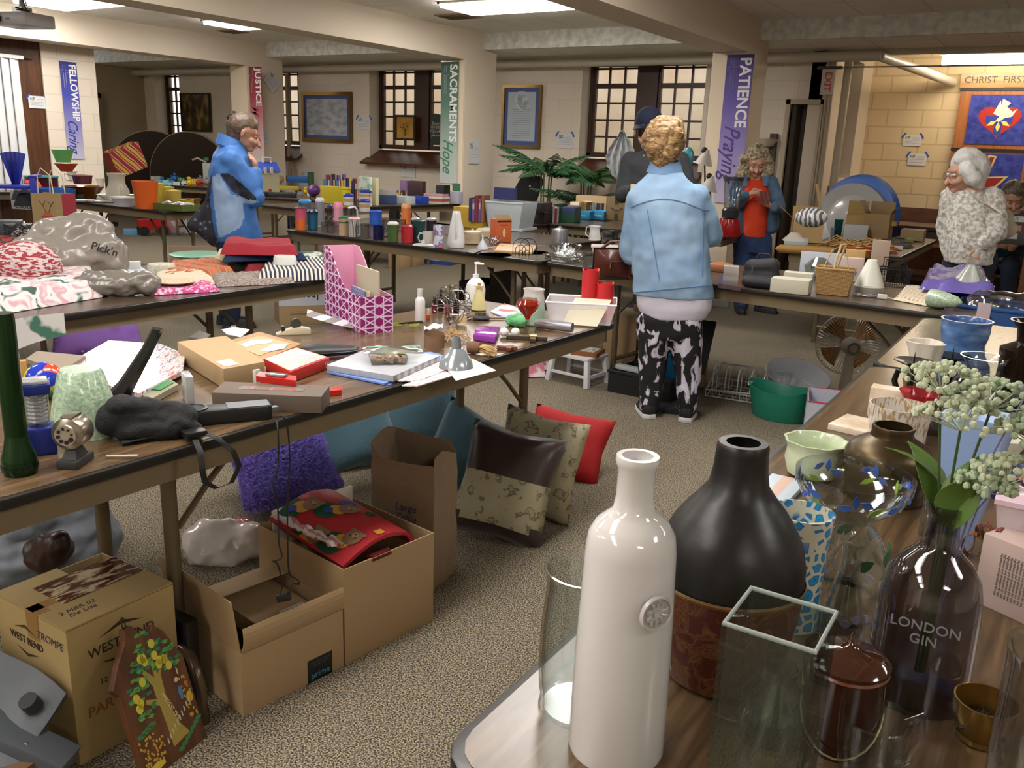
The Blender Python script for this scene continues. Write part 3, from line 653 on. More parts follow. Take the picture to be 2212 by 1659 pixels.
one('ribbon_bow','tartan ribbon bow with gold edges hanging beside the smoky bottle','bow',p,face(p),g,tar)
p,W,h,f=frame(2036,1150,92,1052);one('candle_jar','small square clear glass jar tied behind the smoky bottle','jar',p,f,sqv(W/2,.004,h),gl,smooth=0)
pk=m('bfa8a0',.6)
r,W,h=bx('carton','beige pink product carton with lines of small print at the right edge','box',pk,2170,1330,150,1180,.09,rz=-.45)
text('print','\n'.join(['ingredients and directions for use']*9),m('5e5352',.7),r,(0,-.0006,h*.52),(PI/2,PI/2,0),.0052,ext=.0002)
p,W,h,f=frame(2180,1190,124,1130,.82);mt=milky('e9d9df',.6,.3)
r=T('plastic_tub','small white plastic tub with a pink lid on the printed carton','tub',(p.x+.02,p.y+.03,.74+.0),f);z0=.85-.74
rr=one('cord_loop','loop of white cord lying on the plastic tub','cord',(p.x+.02,p.y+.05,.905),0,G().tube([(.03*cos(a),.018*sin(a),.004*sin(3*a)) for a in[2*PI*k/20 for k in range(20)]],.003,6,closed=True),m('e6dfe2',.5))
mk('tub_body',G().frus(.085,.06,.1,.07,.045,z0),mt,r);mk('lid',G().cb(0,0,z0+.045,.106,.076,.008),m('dfc3cf',.4),r)
bx('flat_tray','flat pink and pale blue tray at the table edge behind the earthenware vase','tray',pat('wave',[(.3,'c9a79a'),(.6,'b9c6d2')],6,rough=.4),1655,1092,80,1080,.16,rz=0)
# ================= NEAREST LEFT TABLE =================
def slab(name,label,cat,mat,pts,zt,zb=None,group=None,bev=0,parent=None,smooth=.5):
    """flat thing: top outline given by pixels on plane zt, extruded down to zb"""
    zb=zt-.002 if zb is None else zb
    q=[P(x,y,zt) for x,y in pts];c=sum(q,V())/len(q);a=math.atan2((q[1]-q[0]).y,(q[1]-q[0]).x);ca,sa=cos(-a),sin(-a)
    L=[((v.x-c.x)*ca-(v.y-c.y)*sa,(v.x-c.x)*sa+(v.y-c.y)*ca) for v in q]
    return one(name,label,cat,(c.x,c.y,zb),a,G().prism(L,0,zt-zb),mat,group,bev=bev,smooth=smooth)
def cbox(label,N,Rr,dep,h,flaps={},mat=None,name='cardboard_box',cat='box',t=.004,z=0,z_in=None):
    N,Rr=V(N),V(Rr);d=Rr-N;W=d.length;rz=math.atan2(d.y,d.x)
    r=T(name,label,cat,(N.x,N.y,z),rz);mat=mat or kraft
    g=G();o=[(0,0),(W,0),(W,dep),(0,dep)];i=[(t,t),(W-t,t),(W-t,dep-t),(t,dep-t)]
    vs=[(x,y,0) for x,y in o]+[(x,y,h) for x,y in o]+[(x,y,h) for x,y in i]+[(x,y,t) for x,y in i];f=[(3,2,1,0),(12,13,14,15)]
    for a in range(4):
        b=(a+1)%4;f+=[(a,b,4+b,4+a),(4+a,4+b,8+b,8+a),(8+a,8+b,12+b,12+a)]
    mk('carton_body',g.add(vs,f),mat,r,smooth=0)
    for k,(ang,ln,*cv) in flaps.items():
        w=W if k in'fb' else dep;a=R(ang);cu=cv[0] if cv else 0
        def fn(u,v,a=a,ln=ln,w=w,cu=cu):
            s_=ln*v;aa=a+cu*v;return ((u-.5)*(w-2*t),s_*cos(aa),s_*sin(aa))
        g=G()
        g.M={'f':MX.Translation((W/2,t/2,h)),'b':MX.Translation((W/2,dep-t/2,h))@MX.Rotation(PI,4,'Z'),'l':MX.Translation((t/2,dep/2,h))@MX.Rotation(-PI/2,4,'Z'),'r':MX.Translation((W-t/2,dep/2,h))@MX.Rotation(PI/2,4,'Z')}[k]
        g.grid(fn,1,6,.003);mk('flap',g,mat,r,smooth=0)
    return r,W
kraft=m('a58a66',.75,bump=.05,bs=8);kraft2=m('a98f6a',.75,bump=.05,bs=8)
blkp=m('141416',.35);blkf=m('101012',.8,bump=.3,bs=200)
# flashlight
p,pr=rprof(46,[(1032,66),(1012,72),(985,70),(962,54),(940,46)],.74);hz=top(p,676)-.74
pr+=[(pr[-1][0]*1.0,hz-.01),(pr[-1][0]*.95,hz)]
gm=m('1d3a1c',.18,.55)
r=T('flashlight','large dark green metal flashlight standing on its head at the left edge','flashlight',p,face(p))
mk('head',G().lathe(pr[:5],32),gm,r);mk('barrel',G().lathe([(a,b) for a,b in pr[4:]],32),gm,r)
mk('rings',G().lathe([(pr[1][0]*1.02,.012),(pr[1][0]*1.03,.016),(pr[1][0]*1.02,.02)],32,cap=False),m('16291a',.3,.5),r)
# lantern
p=base(92,985,.74,.03);s_=S(p);r=T('camping_lantern','blue camping lantern with clear ribbed lamp chamber behind the flashlight','lantern',p,face(p))
nb=m('15246f',.35);w=60*s_;h1=top(p,918)-.74;h2=top(p,848)-.74;h3=top(p,826)-.74
mk('base',G().cb(0,0,0,w,w,h1),nb,r,bev=.006);mk('globe',G().cyl(w*.38,h2-h1,h1,20),thin('eef2f6',1.6,.06),r);mk('cap',G().cb(0,0,h2,w*.95,w*.95,h3-h2),nb,r,bev=.004);mk('lid_plate',G().cb(0,0,h3,w*.8,w*.8,.008),m('c9ccd0',.2,.6),r,bev=.003)
g=G()
for k in range(7):g.lathe([(w*.30,h1+.008+k*(h2-h1-.012)/7),(w*.33,h1+.011+k*(h2-h1-.012)/7),(w*.30,h1+.014+k*(h2-h1-.012)/7)],20,cap=False)
mk('lamp_coil',g,m('c8cccf',.2,trans=.4),r)
# ball
p=base(100,868,.74,.035);one('toy_ball','small inflatable ball with red, yellow, green and blue patches behind the lantern','ball',(p.x,p.y,.74+.048),0,G().sph(.048,24),pat('cell',[(0,'2338a8'),(.3,'d2dc2a'),(.5,'d6452a'),(.65,'3f8a4a'),(.8,'e8e8ea')],24,rough=.12,step=True))
foam=pat('noise',[(.35,'8ba68a'),(.65,'b7ccb0')],120,rough=.25,bump=.4,coat=.6)
rev('foam_cone','pale green foam cone wrapped in crinkled plastic behind the pencil sharpener','foam cone',foam,188,[(952,136),(945,144),(870,124),(806,92),(796,80)],n=32)
# pencil sharpener
p=base(165,1012,.74,.03);f_=face(p);r=T('pencil_sharpener','old chrome and black hand pencil sharpener near the table edge','pencil sharpener',p,f_-.5);s_=S(p)
mk('base',G().cb(0,0,0,.045,.075,.018),m('2b2b2c',.6),r,bev=.005)
mk('bracket',G().frus(.03,.05,.02,.03,.02,.018),m('2b2b2c',.6),r)
ch=m('a89f90',.22,.85);g=G().at(0,-.028,.072,rx=-PI/2)
g.lathe([(.0005,0),(.012,0),(.024,.002),(.033,.006),(.034,.012),(.034,.05),(.03,.056),(.0005,.058)],32);mk('barrel',g,ch,r)
g=G().at(0,-.0295,.072,rx=-PI/2);g.lathe([(.0005,-.002),(.022,-.002),(.023,.002),(.0005,.003)],28);mk('dial',g,m('b9b2a6',.3,.8),r)
g=G()
for k in range(8):
    a=k*PI/4+.2;g.at(.0145*cos(a),-.0325,.072+.0145*sin(a),rx=PI/2).cyl(.0022+.0004*k,.0012,0,12)
mk('holes',g,m('1a1310',.8),r,smooth=0)
mk('latch',G().box(-.012,.012,-.02,.02,.104,.109),ch,r,bev=.001);mk('crank_stub',G().tube([(.0,.03,.072),(.0,.045,.072)],.006,10),blkp,r)
one('pencil_stub','thin pale stick beside the pencil sharpener','stick',P(230,985,.745),0,G().tube([(0,0,0),(.05,.04,.001)],.0025,6),m('c9c3b6',.5))
# black lever
p=P(245,865,.74);q=PY(348,712,P(350,860,.74).y-.02);d=q-p
g=G();ph=[(0,0,0),(.02,.02,.05)]
pts=[V((0,0,.0)),d*.25+V((0,0,-.01)),d*.7,d*.93+V((0,0,.012)),d*1.0+V((0,0,-.006))]
g.tube(pts,[.026,.022,.015,.014,.011],6);r=T('punch_lever','long black angled plastic lever sticking up from the black pouch','lever',p,0);mk('arm',g,blkp,r,smooth=.5);mk('foot',G().cb(.01,.0,0,.05,.08,.02),blkp,r,bev=.004)
# waist pack
p=P(325,948,.74);r=T('waist_pack','black fabric waist pack with its strap hanging over the table edge','bag',p,face(p));s_=S(p)
o=blob('pouch',[((-.07,.03,.045),(.07,.02,.04),.044,.036,(1,1,.9)),((-.06,.02,.075),(.05,.02,.06),.03,.02),((.06,0,.03),(.10,.0,.015),.03,.015),((-.05,0,.02),(.05,-.01,.02),.024,.024)],blkf,r,vox=.005,sm=5,fn=wr(30,.004))
strp=m('1b1b1c',.75,bump=.4,bs=400)
ys=[P(x,y,.745) for x,y in((330,945),(372,935),(410,928))]
g=G();A=[P(400,940,.748)-p,P(440,930,.748)-p]
def strap(pts,w,side):
    k=len(pts)
    return G().grid(lambda u,v:tuple(V(pts[min(k-1,int(round(u*(k-1))))])+V(side)*(v-.5)*w),k-1,1,.0015)
Ri=MX.Rotation(-face(p),3,'Z')
def loc_(v):return Ri@(V(v)-V(p))
e=P(455,957,.74);ex=e.x+.008
loop=[P(372,938,.752),P(392,930,.753),P(412,928,.755)]
L=[loc_(v) for v in loop]+[loc_((ex+.02,e.y-.05,.74)),loc_((ex+.03,e.y-.055,.70)),loc_((ex+.03,e.y-.05,.67)),loc_((ex+.03,e.y-.02,.645)),loc_((ex+.03,e.y+.02,.645)),loc_((ex+.03,e.y+.045,.68)),loc_((ex+.03,e.y+.03,.72)),loc_((ex+.015,e.y+.005,.752)),loc_(P(420,925,.757))]
LL=[]
for i in range(len(L)-1):
    for k in range(3):LL.append(L[i].lerp(L[i+1],k/3))
LL.append(L[-1])
mk('strap',strap(LL,.025,(.5,.3,0)),strp,r,smooth=1.5)
mk('buckle',G().at(*loc_(P(420,942,.75)),rz=.3).cb(0,0,0,.05,.035,.014),blkp,r,bev=.003)
mk('strap_end',G().grid(lambda u,v:tuple(loc_(P(350,938,.752))+V((-.085*u,-.02*u,-.006*u))+V((0,.022*(v-.5),0))),4,1,.002),strp,r)
bx('plastic_case','upright clear plastic case with printed insert behind the waist pack','case',m('c3c6c8',.15,trans=.35),399,868,60,808,.02,rz=-.5)
# clamshell magnifier with cord
p=P(500,915,.74);f_=face(p)+.12;r=T('lighted_magnifier','black handheld magnifier lamp with a round lens and long cord','magnifier',p,f_);h=.036
mk('body',blobg:=G().prism([(-.085+.036*cos(a),.035+.036*sin(a)) for a in[PI/2+PI*k/10 for k in range(11)]]+[(-.03,.002),(.09,.0),(.1,.01),(.1,.052),(.09,.062),(-.02,.06)],0,h),m('17181b',.4),r,bev=.005,smooth=.6)
mk('lens_ring',G().at(-.083,.035,h).lathe([(.026,0),(.034,0),(.034,.003),(.028,.004),(.026,0)],28,cap=False),blkp,r);mk('lens',G().at(-.083,.035,h).cyl(.027,.0015,0,28),m('56657a',.03,.7),r)
mk('end_cap',G().cb(.045,.031,h,.10,.052,.0015),m('55595d',.4),r);mk('plug',G().at(.105,.022,.014,rz=.3).cb(0,0,0,.022,.018,.014),m('6a6e72',.4),r,bev=.002)
p2=P(592,905,.755)
def pth(q,Y,x):return PX(q[0],q[1],x)
cX=-1.53
def cord(pts):
    a=[P(593,903,.755)]+[PX(x,y,cX) for x,y in pts];o=[]
    for i in range(len(a)-1):
        for k in range(4):
            t=k/4;p0,p1,p2_,p3=a[max(i-1,0)],a[i],a[i+1],a[min(i+2,len(a)-1)]
            o.append(.5*((2*p1)+(-p0+p2_)*t+(2*p0-5*p1+4*p2_-p3)*t*t+(-p0+3*p1-3*p2_+p3)*t**3))
    return o+[a[-1]]
Rf=MX.Rotation(-f_,3,'Z')
for pts in([(600,925),(601,1000),(590,1040),(600,1090),(602,1170),(609,1200),(600,1210),(589,1212),(600,1220),(610,1260),(605,1285)],[(612,900),(622,930),(626,1000),(622,1060),(621,1120),(622,1200),(626,1240),(642,1252),(646,1262),(632,1262),(622,1285)]):
    mk('cord',G().tube([Rf@(v-p) for v in cord(pts)],.0021,6),m('101010',.5),r)
c=PX(613,1290,cX);mk('cord_clip',G().at(*(Rf@(c-p))).cb(0,0,-.008,.036,.02,.014),blkp,r,bev=.002)
# gift box with window, clip
r=slab('window_box','long shallow brown carton with a clear window lid and print','box',m('5f5147',.6),[(457,848),(694,857),(712,833),(484,824)],.785,.74,bev=.001)
mk('window_film',G().cb(0,.002,.0452,.17,.03,.0008),m('8a8078',.08,coat=1),r);g=G()
for x in(-.05,.0,.05):g.cb(x,.002,.0455,.003,.03,.0006)
mk('dividers',g,m('b05048',.4),r,smooth=0);text('lettering','makeup\norganizer set',m('c8bfb4',.5),r,(-.0,-.0335,.022),(PI/2,0,0),.008,ext=.0002)
slab('binder_clip','small red metal clip beside the brown window box','clip',m('c41d16',.25),[(712,845),(738,842),(740,834),(716,836)],.755,.741)
o=bx('stapler','white and orange plastic stapler behind the brown window box','stapler',m('d8d4cf',.35),530,828,54,797,.05,rz=.25);mk('button',G().cb(0,.02,.022,.014,.014,.004),m('e2672e',.4),o[0],bev=.001);mk('side_panel',G().box(.022,.0275,.0,.02,.001,.016),m('e2762e',.4),o[0])
o=slab('compact_mirror','red and chrome flip compact standing on the window box','mirror',m('b81c18',.2),[(553,812),(640,822),(640,812),(560,802)],.802,.786);mk('glass_lid',G().cb(0,0,.0165,.055,.026,.006),m('9a9894',.06,.6),o,bev=.002)
# kraft box
kb=slab('kraft_box','flat brown kraft box with a white barcode label','box',kraft2,[(383,738),(482,797),(572,781),(488,725)],.80,.742,bev=.002)
W_=.02;lab=slab('label','x','x',m('e8e4dc',.6),[(466,781),(487,791),(516,786),(497,775)],.8015,.8004);lab.parent=kb;lab.matrix_parent_inverse=kb.matrix_basis.inverted();lab['label']='white barcode label'
del lab['category']
fr=slab('picture_frame','light wood picture frame lying face up with lace pieces on it','picture frame',m('a47e55',.5),[(472,742),(560,716),(652,742),(560,780)],.765,.742,bev=.002)
inn=slab('backing','x','x',m('b99d78',.7),[(498,742),(562,725),(630,742),(560,768)],.7665,.7655);inn.parent=fr;inn.matrix_parent_inverse=fr.matrix_basis.inverted();del inn['label'];del inn['category']
for pts,lb in(([(520,744),(545,734),(590,734),(585,740),(550,744),(530,750)],'long white lace scrap at the back of the wooden frame'),([(562,758),(590,742),(620,744),(615,752),(590,757)],'short white lace scrap near the front of the wooden frame')):slab('lace_scrap',lb,'lace',m('e8e6e4',.8,bump=.4,bs=300),pts,.7685,.7668)
rb=slab('puzzle_box','flat red box with a pink and white printed lid','box',m('c22a22',.45),[(570,775),(628,803),(712,772),(640,750)],.775,.742,bev=.001)
tp=slab('printed_lid','x','x',pat('cell',[(0,'e9a9a4'),(.5,'f0e4e0'),(.75,'e6dc9a'),(.9,'9db0d8')],26,rough=.3,step=True),[(572,775),(626,800),(706,771),(640,751)],.7765,.7755);tp.parent=rb;tp.matrix_parent_inverse=rb.matrix_basis.inverted();del tp['label'];del tp['category']
# clipboard, tape gun
o=slab('clipboard','silver clip and board corner sticking up behind the kraft box','clipboard',m('c9cac8',.25,.7),[(478,712),(490,722),(520,728),(540,712),(505,706)],.76,.757);mk('clip_ring',G().at(-.01,0,.02).lathe([(.007,-.001),(.009,0),(.007,.001),(.005,0),(.007,-.001)],16,cap=False),m('d6d6d4',.2,.9),o)
slab('crumpled_film','crumpled clear plastic film behind the kraft box','plastic film',thin('eef0f2',2,.2),[(408,728),(430,714),(455,722),(445,735)],.79,.742)
p=P(640,722,.74);r=T('tape_dispenser','beige desk tape dispenser behind the black oval case','tape dispenser',p,face(p)+.1);bg=m('c0b39a',.5)
mk('base',G().wall([(-.07,0),(.05,0),(.05,.02),(.02,.028),(-.02,.024),(-.07,.006)],-.015,.015),bg,r,bev=.003);mk('hub',G().at(.0,0,.04,rx=PI/2).cyl(.018,.02,-.01,20),m('3c3a36',.5),r);mk('blade',G().cb(-.045,0,.012,.012,.026,.02),m('26262a',.4),r,bev=.002)
ca=blob('zip_case',[((-.055,0,.022),(.06,.0,.02),.05,.035,(1,1,.42))],m('17181b',.45),None,vox=.004,sm=4,loc=P(712,770,.742))
ca.rotation_euler=(0,0,face(ca.location)+.15);tag(ca,'black zip-up oval case beside the purple file holder','case');mk('zip',G().tube([(.062*cos(a)-0+.0,.047*sin(a),.022) for a in[2*PI*k/24 for k in range(24)]],.0016,5,closed=True),m('2d2e30',.4),ca).scale=(1.65,1.03,1)
p=P(765,715,.742);r=one('bent_brochure','bent white and grey brochure leaning toward the purple file holder','brochure',p,face(p),G().grid(lambda u,v:(-.17+.21*u+.0,.02+.07*v,.05*(1-u)**1.5+.012*v+.002),14,2,.0008),pat('wave',[(.45,'d7d8dc'),(.55,'8a8783')],5,rough=.3,rot=(0,0,.5)))
# purple file holder
pur=pat('brick',[(0,'7a1560'),(.5,'8c1a68'),(1,'d9c8e2')],42,rough=.4,bw=.9,bh=.8,mw=.05)
N=P(780,722,.74);L_=P(703,682,.74);Rr=P(846,716,.74)
def tri_mat(zr=0):
    mt,n,l,b=new('triangle_print');setup(b,.4);tc=n.new('ShaderNodeTexCoord')
    acc=None
    for ang in(0,PI/3,-PI/3,PI/2):
        m0=n.new('ShaderNodeMapping');m0.inputs['Rotation'].default_value=(0,0,zr);l.new(tc.outputs['Object'],m0.inputs[0]);mp=n.new('ShaderNodeMapping');mp.inputs['Rotation'].default_value=(0,ang,0);w=n.new('ShaderNodeTexWave');w.inputs['Scale'].default_value=9 if ang!=PI/2 else 7.8;w.inputs['Distortion'].default_value=0
        l.new(m0.outputs[0],mp.inputs[0]);l.new(mp.outputs[0],w.inputs[0]);g_=n.new('ShaderNodeMath');g_.operation='GREATER_THAN';g_.inputs[1].default_value=.965;l.new(w.outputs[1],g_.inputs[0])
        if acc is None:acc=g_
        else:
            a=n.new('ShaderNodeMath');a.operation='MAXIMUM';l.new(acc.outputs[0],a.inputs[0]);l.new(g_.outputs[0],a.inputs[1]);acc=a
    mx=n.new('ShaderNodeMix');mx.data_type='RGBA';mx.inputs[6].default_value=hx('8a1a66');mx.inputs[7].default_value=hx('dccbe6');l.new(acc.outputs[0],mx.inputs[0]);l.new(mx.outputs[2],b.inputs['Base Color']);return mt
W_=(Rr-N).length;D_=(L_-N).length;hf=top(N,586)-.74;hb=top(L_,530)-.74;hb=max(hb,.22);hf=min(hf,hb*.62)
# side panel profile along depth (0 front .. D back)
dv=(L_-N);rz=math.atan2((Rr-N).y,(Rr-N).x)
hs=.31;hfr=top(Rr,638)-.74
r=T('file_holder','magenta cardboard magazine file printed with white triangles','file holder',N,math.atan2(-dv.y,-dv.x))
hb=top(L_,530)-.74;prof=[(0,0),(-D_,0),(-D_,hb),(-D_*.86,hb),(-D_*.72,hb*.86),(-D_*.58,hb*.66),(-D_*.42,hb*.52),(-D_*.25,hfr*1.02),(0,hfr)]
tm=tri_mat();pkk=m('d99ab6',.6)
mk('side_panel',G().wall([(x,z) for x,z in prof],0,.003),tm,r,smooth=0);mk('side_panel',G().wall([(x,z) for x,z in prof],W_,W_+.003),pkk,r,smooth=0)
mk('front_panel',G().box(-.0,.003,0,W_+.003,0,hfr),tri_mat(PI/2),r,smooth=0);mk('back_panel',G().box(-D_-.003,-D_,0,W_+.003,0,hb),pkk,r,smooth=0);mk('bottom_panel',G().box(-D_,0,0,W_,0,.003),pkk,r,smooth=0)
M_=r.matrix_basis.copy()
for nm,lb,x0,x1,yy,hh,mt in(('folder','tall beige folder sticking out of the magenta file holder',-D_*.62,-D_*.05,W_*.62,hb*.78,m('b9b09a',.7)),('booklet','pale blue patterned booklet inside the magenta file holder',-D_*.5,-D_*.18,W_*.3,hb*.52,pat('magic',[(.3,'aab3d0'),(.7,'5d6796')],60,rough=.5)),('booklet','thin cream booklet behind the blue one in the file holder',-D_*.5,-D_*.14,W_*.42,hb*.50,m('cfc9a8',.6))):
    one(nm,lb,'folder' if nm=='folder' else 'booklet',M_@V((x0,yy,.004)),r.rotation_euler[2],G().box(0,x1-x0,0,.006,0,hh),mt,smooth=0)
# notebook and papers
slab('blue_folder','blue paper folders fanned out under the spiral notebook','folder',m('6f8fd0',.5),[(705,802),(830,828),(905,800),(990,775),(930,760),(760,770)],.747,.742)
slab('blue_folder','lower darker blue folder under the notebook stack','folder',m('5573b8',.5),[(718,806),(842,832),(870,815),(760,785)],.7415,.7402)
nb_=slab('spiral_notebook','silver grey spiral notebook under the bag of wooden blocks','notebook',pat('wave',[(.4,'b9bcc2'),(.6,'8f9298')],120,rough=.3),[(706,788),(850,812),(950,768),(815,745)],.766,.748,bev=.001)
a,b=P(706,788,.757),P(850,812,.757);g=G()
for k in range(44):
    q=a.lerp(b,k/43);g.at(q.x,q.y,q.z,rx=0,ry=PI/2,rz=math.atan2((b-a).y,(b-a).x)).lathe([(.009,-.0006),(.0098,0),(.009,.0006),(.0082,0),(.009,-.0006)],8,cap=False)
sp=mk('spiral_wire',g,m('c9ccd0',.25,.9));sp.parent=nb_;sp.matrix_parent_inverse=nb_.matrix_basis.inverted()
mags=[('magazine','open magazine with orange and purple stripes at the table front',[(858,822),(905,822),(985,790),(948,776),(900,790)],pat('wave',[(.2,'e8e4e8'),(.4,'d9a04a'),(.6,'6e6cb8'),(.8,'e6e2e6')],9,rough=.3,rot=(0,0,.8))),('magazine','white magazine with red print sticking out at the table front',[(868,832),(900,834),(1032,795),(1000,785)],pat('noise',[(.45,'e9e6e4'),(.6,'c98a86')],30,rough=.35,sc=(1,6,1)))]
for i,(n_1,lb,pts,mt) in enumerate(mags):slab(n_1,lb,'magazine',mt,pts,.7445+.003*(1-i),.7412+.003*(1-i))
slab('white_paper','white paper sheet under the grey funnel cake mould','paper',m('dfdedd',.6),[(985,822),(1072,800),(1010,770),(960,790)],.7485,.7472)
# box of wooden blocks + bag
p=P(838,783,.767);r=T('block_box','clear plastic box of small wooden blocks on the spiral notebook','box',p,face(p)+.12)
mk('tray',taper(.115,.07,.105,.06,.022,.002),thin('f0ede8',1.8,.1),r);g=G();random.seed(9)
for i in range(26):g.at(random.uniform(-.045,.045),random.uniform(-.024,.024),.005+.006*(i%3),rz=random.random()*3).cb(0,0,0,.02,.01,.006)
mk('blocks',g,m('a98f76',.6),r,smooth=0);r['kind']=''
del r['kind']
p=P(850,762,.79);o=one('zip_bag','zip-lock plastic bag with cream foam bits and a green seal on the block box','bag',p,face(p)+.1,G().grid(lambda u,v:(-.09+.18*u,-.03+.09*v,.004+.012*math.sin(PI*u)*math.sin(PI*v)+.004*noise.noise(V((u*5,v*5,0)))),18,10,.001),thin('eceeee',2.2,.18));mk('foam_bits',G().grid(lambda u,v:(-.04+.08*u,-.02+.045*v,.001+.009*abs(noise.noise(V((u*9,v*9,3))))),14,10,.001),m('ddd9a8',.7),o);mk('seal_strip',G().tube([(-.08,.058,.006),(.09,.058,.006)],.002,6),m('6fb48a',.4),o)
# cake mould
p=base(985,800,.749,.035);r,pr=rprof(985,[(800,66),(796,74),(775,66),(762,46),(752,28),(735,24),(728,22)],.749)
cm=T('cake_mould','small grey fluted dome mould with a round chimney at the table front','mould',r,face(r))
mk('dome',G().lathe(pr[:4]+[(pr[4][0],pr[4][1])],48,wob=lambda a,t:1+.05*abs(sin(5*a))*(1-t)),m('8f979d',.2,.3,coat=.5),cm);mk('chimney',G().lathe(vess([(pr[4][0]*.8,pr[4][1]-.004),(pr[5][0]*.75,pr[5][1]),(pr[6][0]*.75,pr[6][1])],.0015),24),m('848c92',.2,.3),cm)
# burlap ribbon, raffia
bur=pat('brick',[(0,'4a2a1a'),(.5,'5d3825'),(1,'8a6a50')],900,rough=.9,bw=.5,bh=.5,mw=.1,bump=.5)
p=P(938,752,.742);one('burlap_ribbon','loop of brown glittery burlap ribbon among raffia scraps','ribbon',(p.x,p.y,.742),face(p),G().grid(lambda u,v:(.035*cos(2*PI*u*.95),.022*sin(2*PI*u*.95)+.01*v,.004+.045*v+.006*sin(6*u)),24,3,.001),bur)
p=P(975,735,.742);g=G();random.seed(4)
for i in range(40):
    a=random.random()*6.28;x,y=random.uniform(-.03,.03),random.uniform(-.02,.02);g.tube([(x,y,.003+random.random()*.02),(x+.03*cos(a),y+.03*sin(a),.01+random.random()*.03),(x+.05*cos(a+.4),y+.05*sin(a+.4),.004)],.0013,4)
one('raffia_scrap','tangle of tan raffia and a folded cream paper tag behind the mould','raffia',p,face(p),g,m('b08e5c',.7))
p=P(1006,700,.742);one('paper_band','curled cream paper band printed with curly lettering','paper band',(p.x,p.y-.03,.746),face(p)-.6,G().grid(lambda u,v:(.022*cos(PI*1.2*u),.022*sin(PI*1.2*u),.03*v),12,1,.0006),m('d6bd92',.7))
p=P(1045,765,.742);g=G()
for i in range(120):
    a=random.uniform(-.5,.5);y=random.uniform(-.012,.012);z=.004+random.random()*.026;l=random.uniform(.05,.075);g.tube([(-.03,y*.5,z*.6+.004),(-.03+l*.5,y+a*.02,z),(-.03+l,y*1.8+a*.03,max(.002,z-.008))],.001,4)
r=T('raffia_bundle','bundle of tan raffia tied with brown glitter ribbon near the table front','raffia',p,face(p)-.25);tag(mk('strands',g,m('c0a06a',.7),r),kind='stuff');mk('tie',G().at(-.035,0,.02,ry=PI/2).lathe([(.02,-.02),(.022,0),(.019,.02)],16),bur,r)
# crosses
dk=m('3f342b',.6)
def cross(lb,p,rz,L,W2,w,t,mat):
    r=one('wooden_cross',lb,'cross',p,rz,G().cb(0,0,0,w,L,t).box(-W2/2,-w/2,-w/2+L*.15,w/2+L*.15,0,t*.98).box(w/2,W2/2,-w/2+L*.15,w/2+L*.15,0,t*.98),mat,bev=.001,smooth=0);return r
p=P(1138,733,.742);cr=cross('dark wooden cross with a gold square at the crossing, lying flat',p,-1.05,.15,.095,.022,.013,dk);mk('gold_plate',G().cb(0,.022,.013,.03,.03,.003),pat('brick',[(0,'c79b3a'),(.5,'d9b34e'),(1,'6f5520')],60,rough=.3,metal=.6,bw=.5,bh=.5,mw=.06),cr)
p=P(1095,755,.742);cross('small carved reddish wooden cross at the table front',p,-1.2,.07,.05,.018,.012,m('6b3a26',.55))
for k,(x,y,lb) in enumerate(((1089,727,'left'),(1113,727,'right'))):
    p=base(x,y,.742,.0);one('foam_ball','plain white foam ball, %s of the pair'%lb,'ball',(p.x,p.y,.742+.0165),0,G().sph(.0165,20),m('e3e0dc',.6))
slab('soap_bottle','clear pink and blue bottle lying beside the white foam balls','bottle',m('b04fc0',.08,trans=.5),[(1022,722),(1070,728),(1080,705),(1030,702)],.765,.742,bev=.006)
# silver roll
p=P(1195,716,.742);a=P(1158,708,.742);b=P(1236,718,.742);rr=.019
one('silver_tube','shiny silver cylindrical tin lying on its side','tin',(a.x,a.y,.742+rr),math.atan2((b-a).y,(b-a).x),G().at(0,0,0,ry=PI/2).lathe([(.0005,0),(rr,0),(rr,(b-a).length),(.0005,(b-a).length)],24),m('b9bcc8',.2,.8))
# wine glass of red jelly
p,pr=rprof(1138,[(722,36),(718,34),(714,10),(690,8),(682,16),(668,44),(657,52),(650,44),(645,40)],.742)
r=T('stem_goblet','stemmed glass candle filled with clear red gel','goblet',p,face(p));mk('glass',G().lathe(pr[:1]+pr[1:],28),thin('fbeeea',1.6),r);mk('gel',G().lathe([(a*.94,b) for a,b in pr[3:8]],28),m('c2321c',.05,trans=.6,ior=1.3),r)
rev('pale_jar','pale green clear glass jar behind the red goblet','jar',m('c6dccb',.08,trans=.6,ior=1.2),1150,[(704,48),(698,54),(672,54),(662,50),(655,46)],z=.742,t=.002)
o=blob('net_bag',[((-.02,0,.02),(.03,0,.02),.022,.024),((0,.0,.035),(.01,.01,.05),.015,.006)],m('5fae72',.5,bump=.6,bs=200),None,vox=.004,sm=3,fn=wr(60,.004),loc=P(1112,704,.742));tag(o,'green net bag bunched up behind the foam balls','bag')
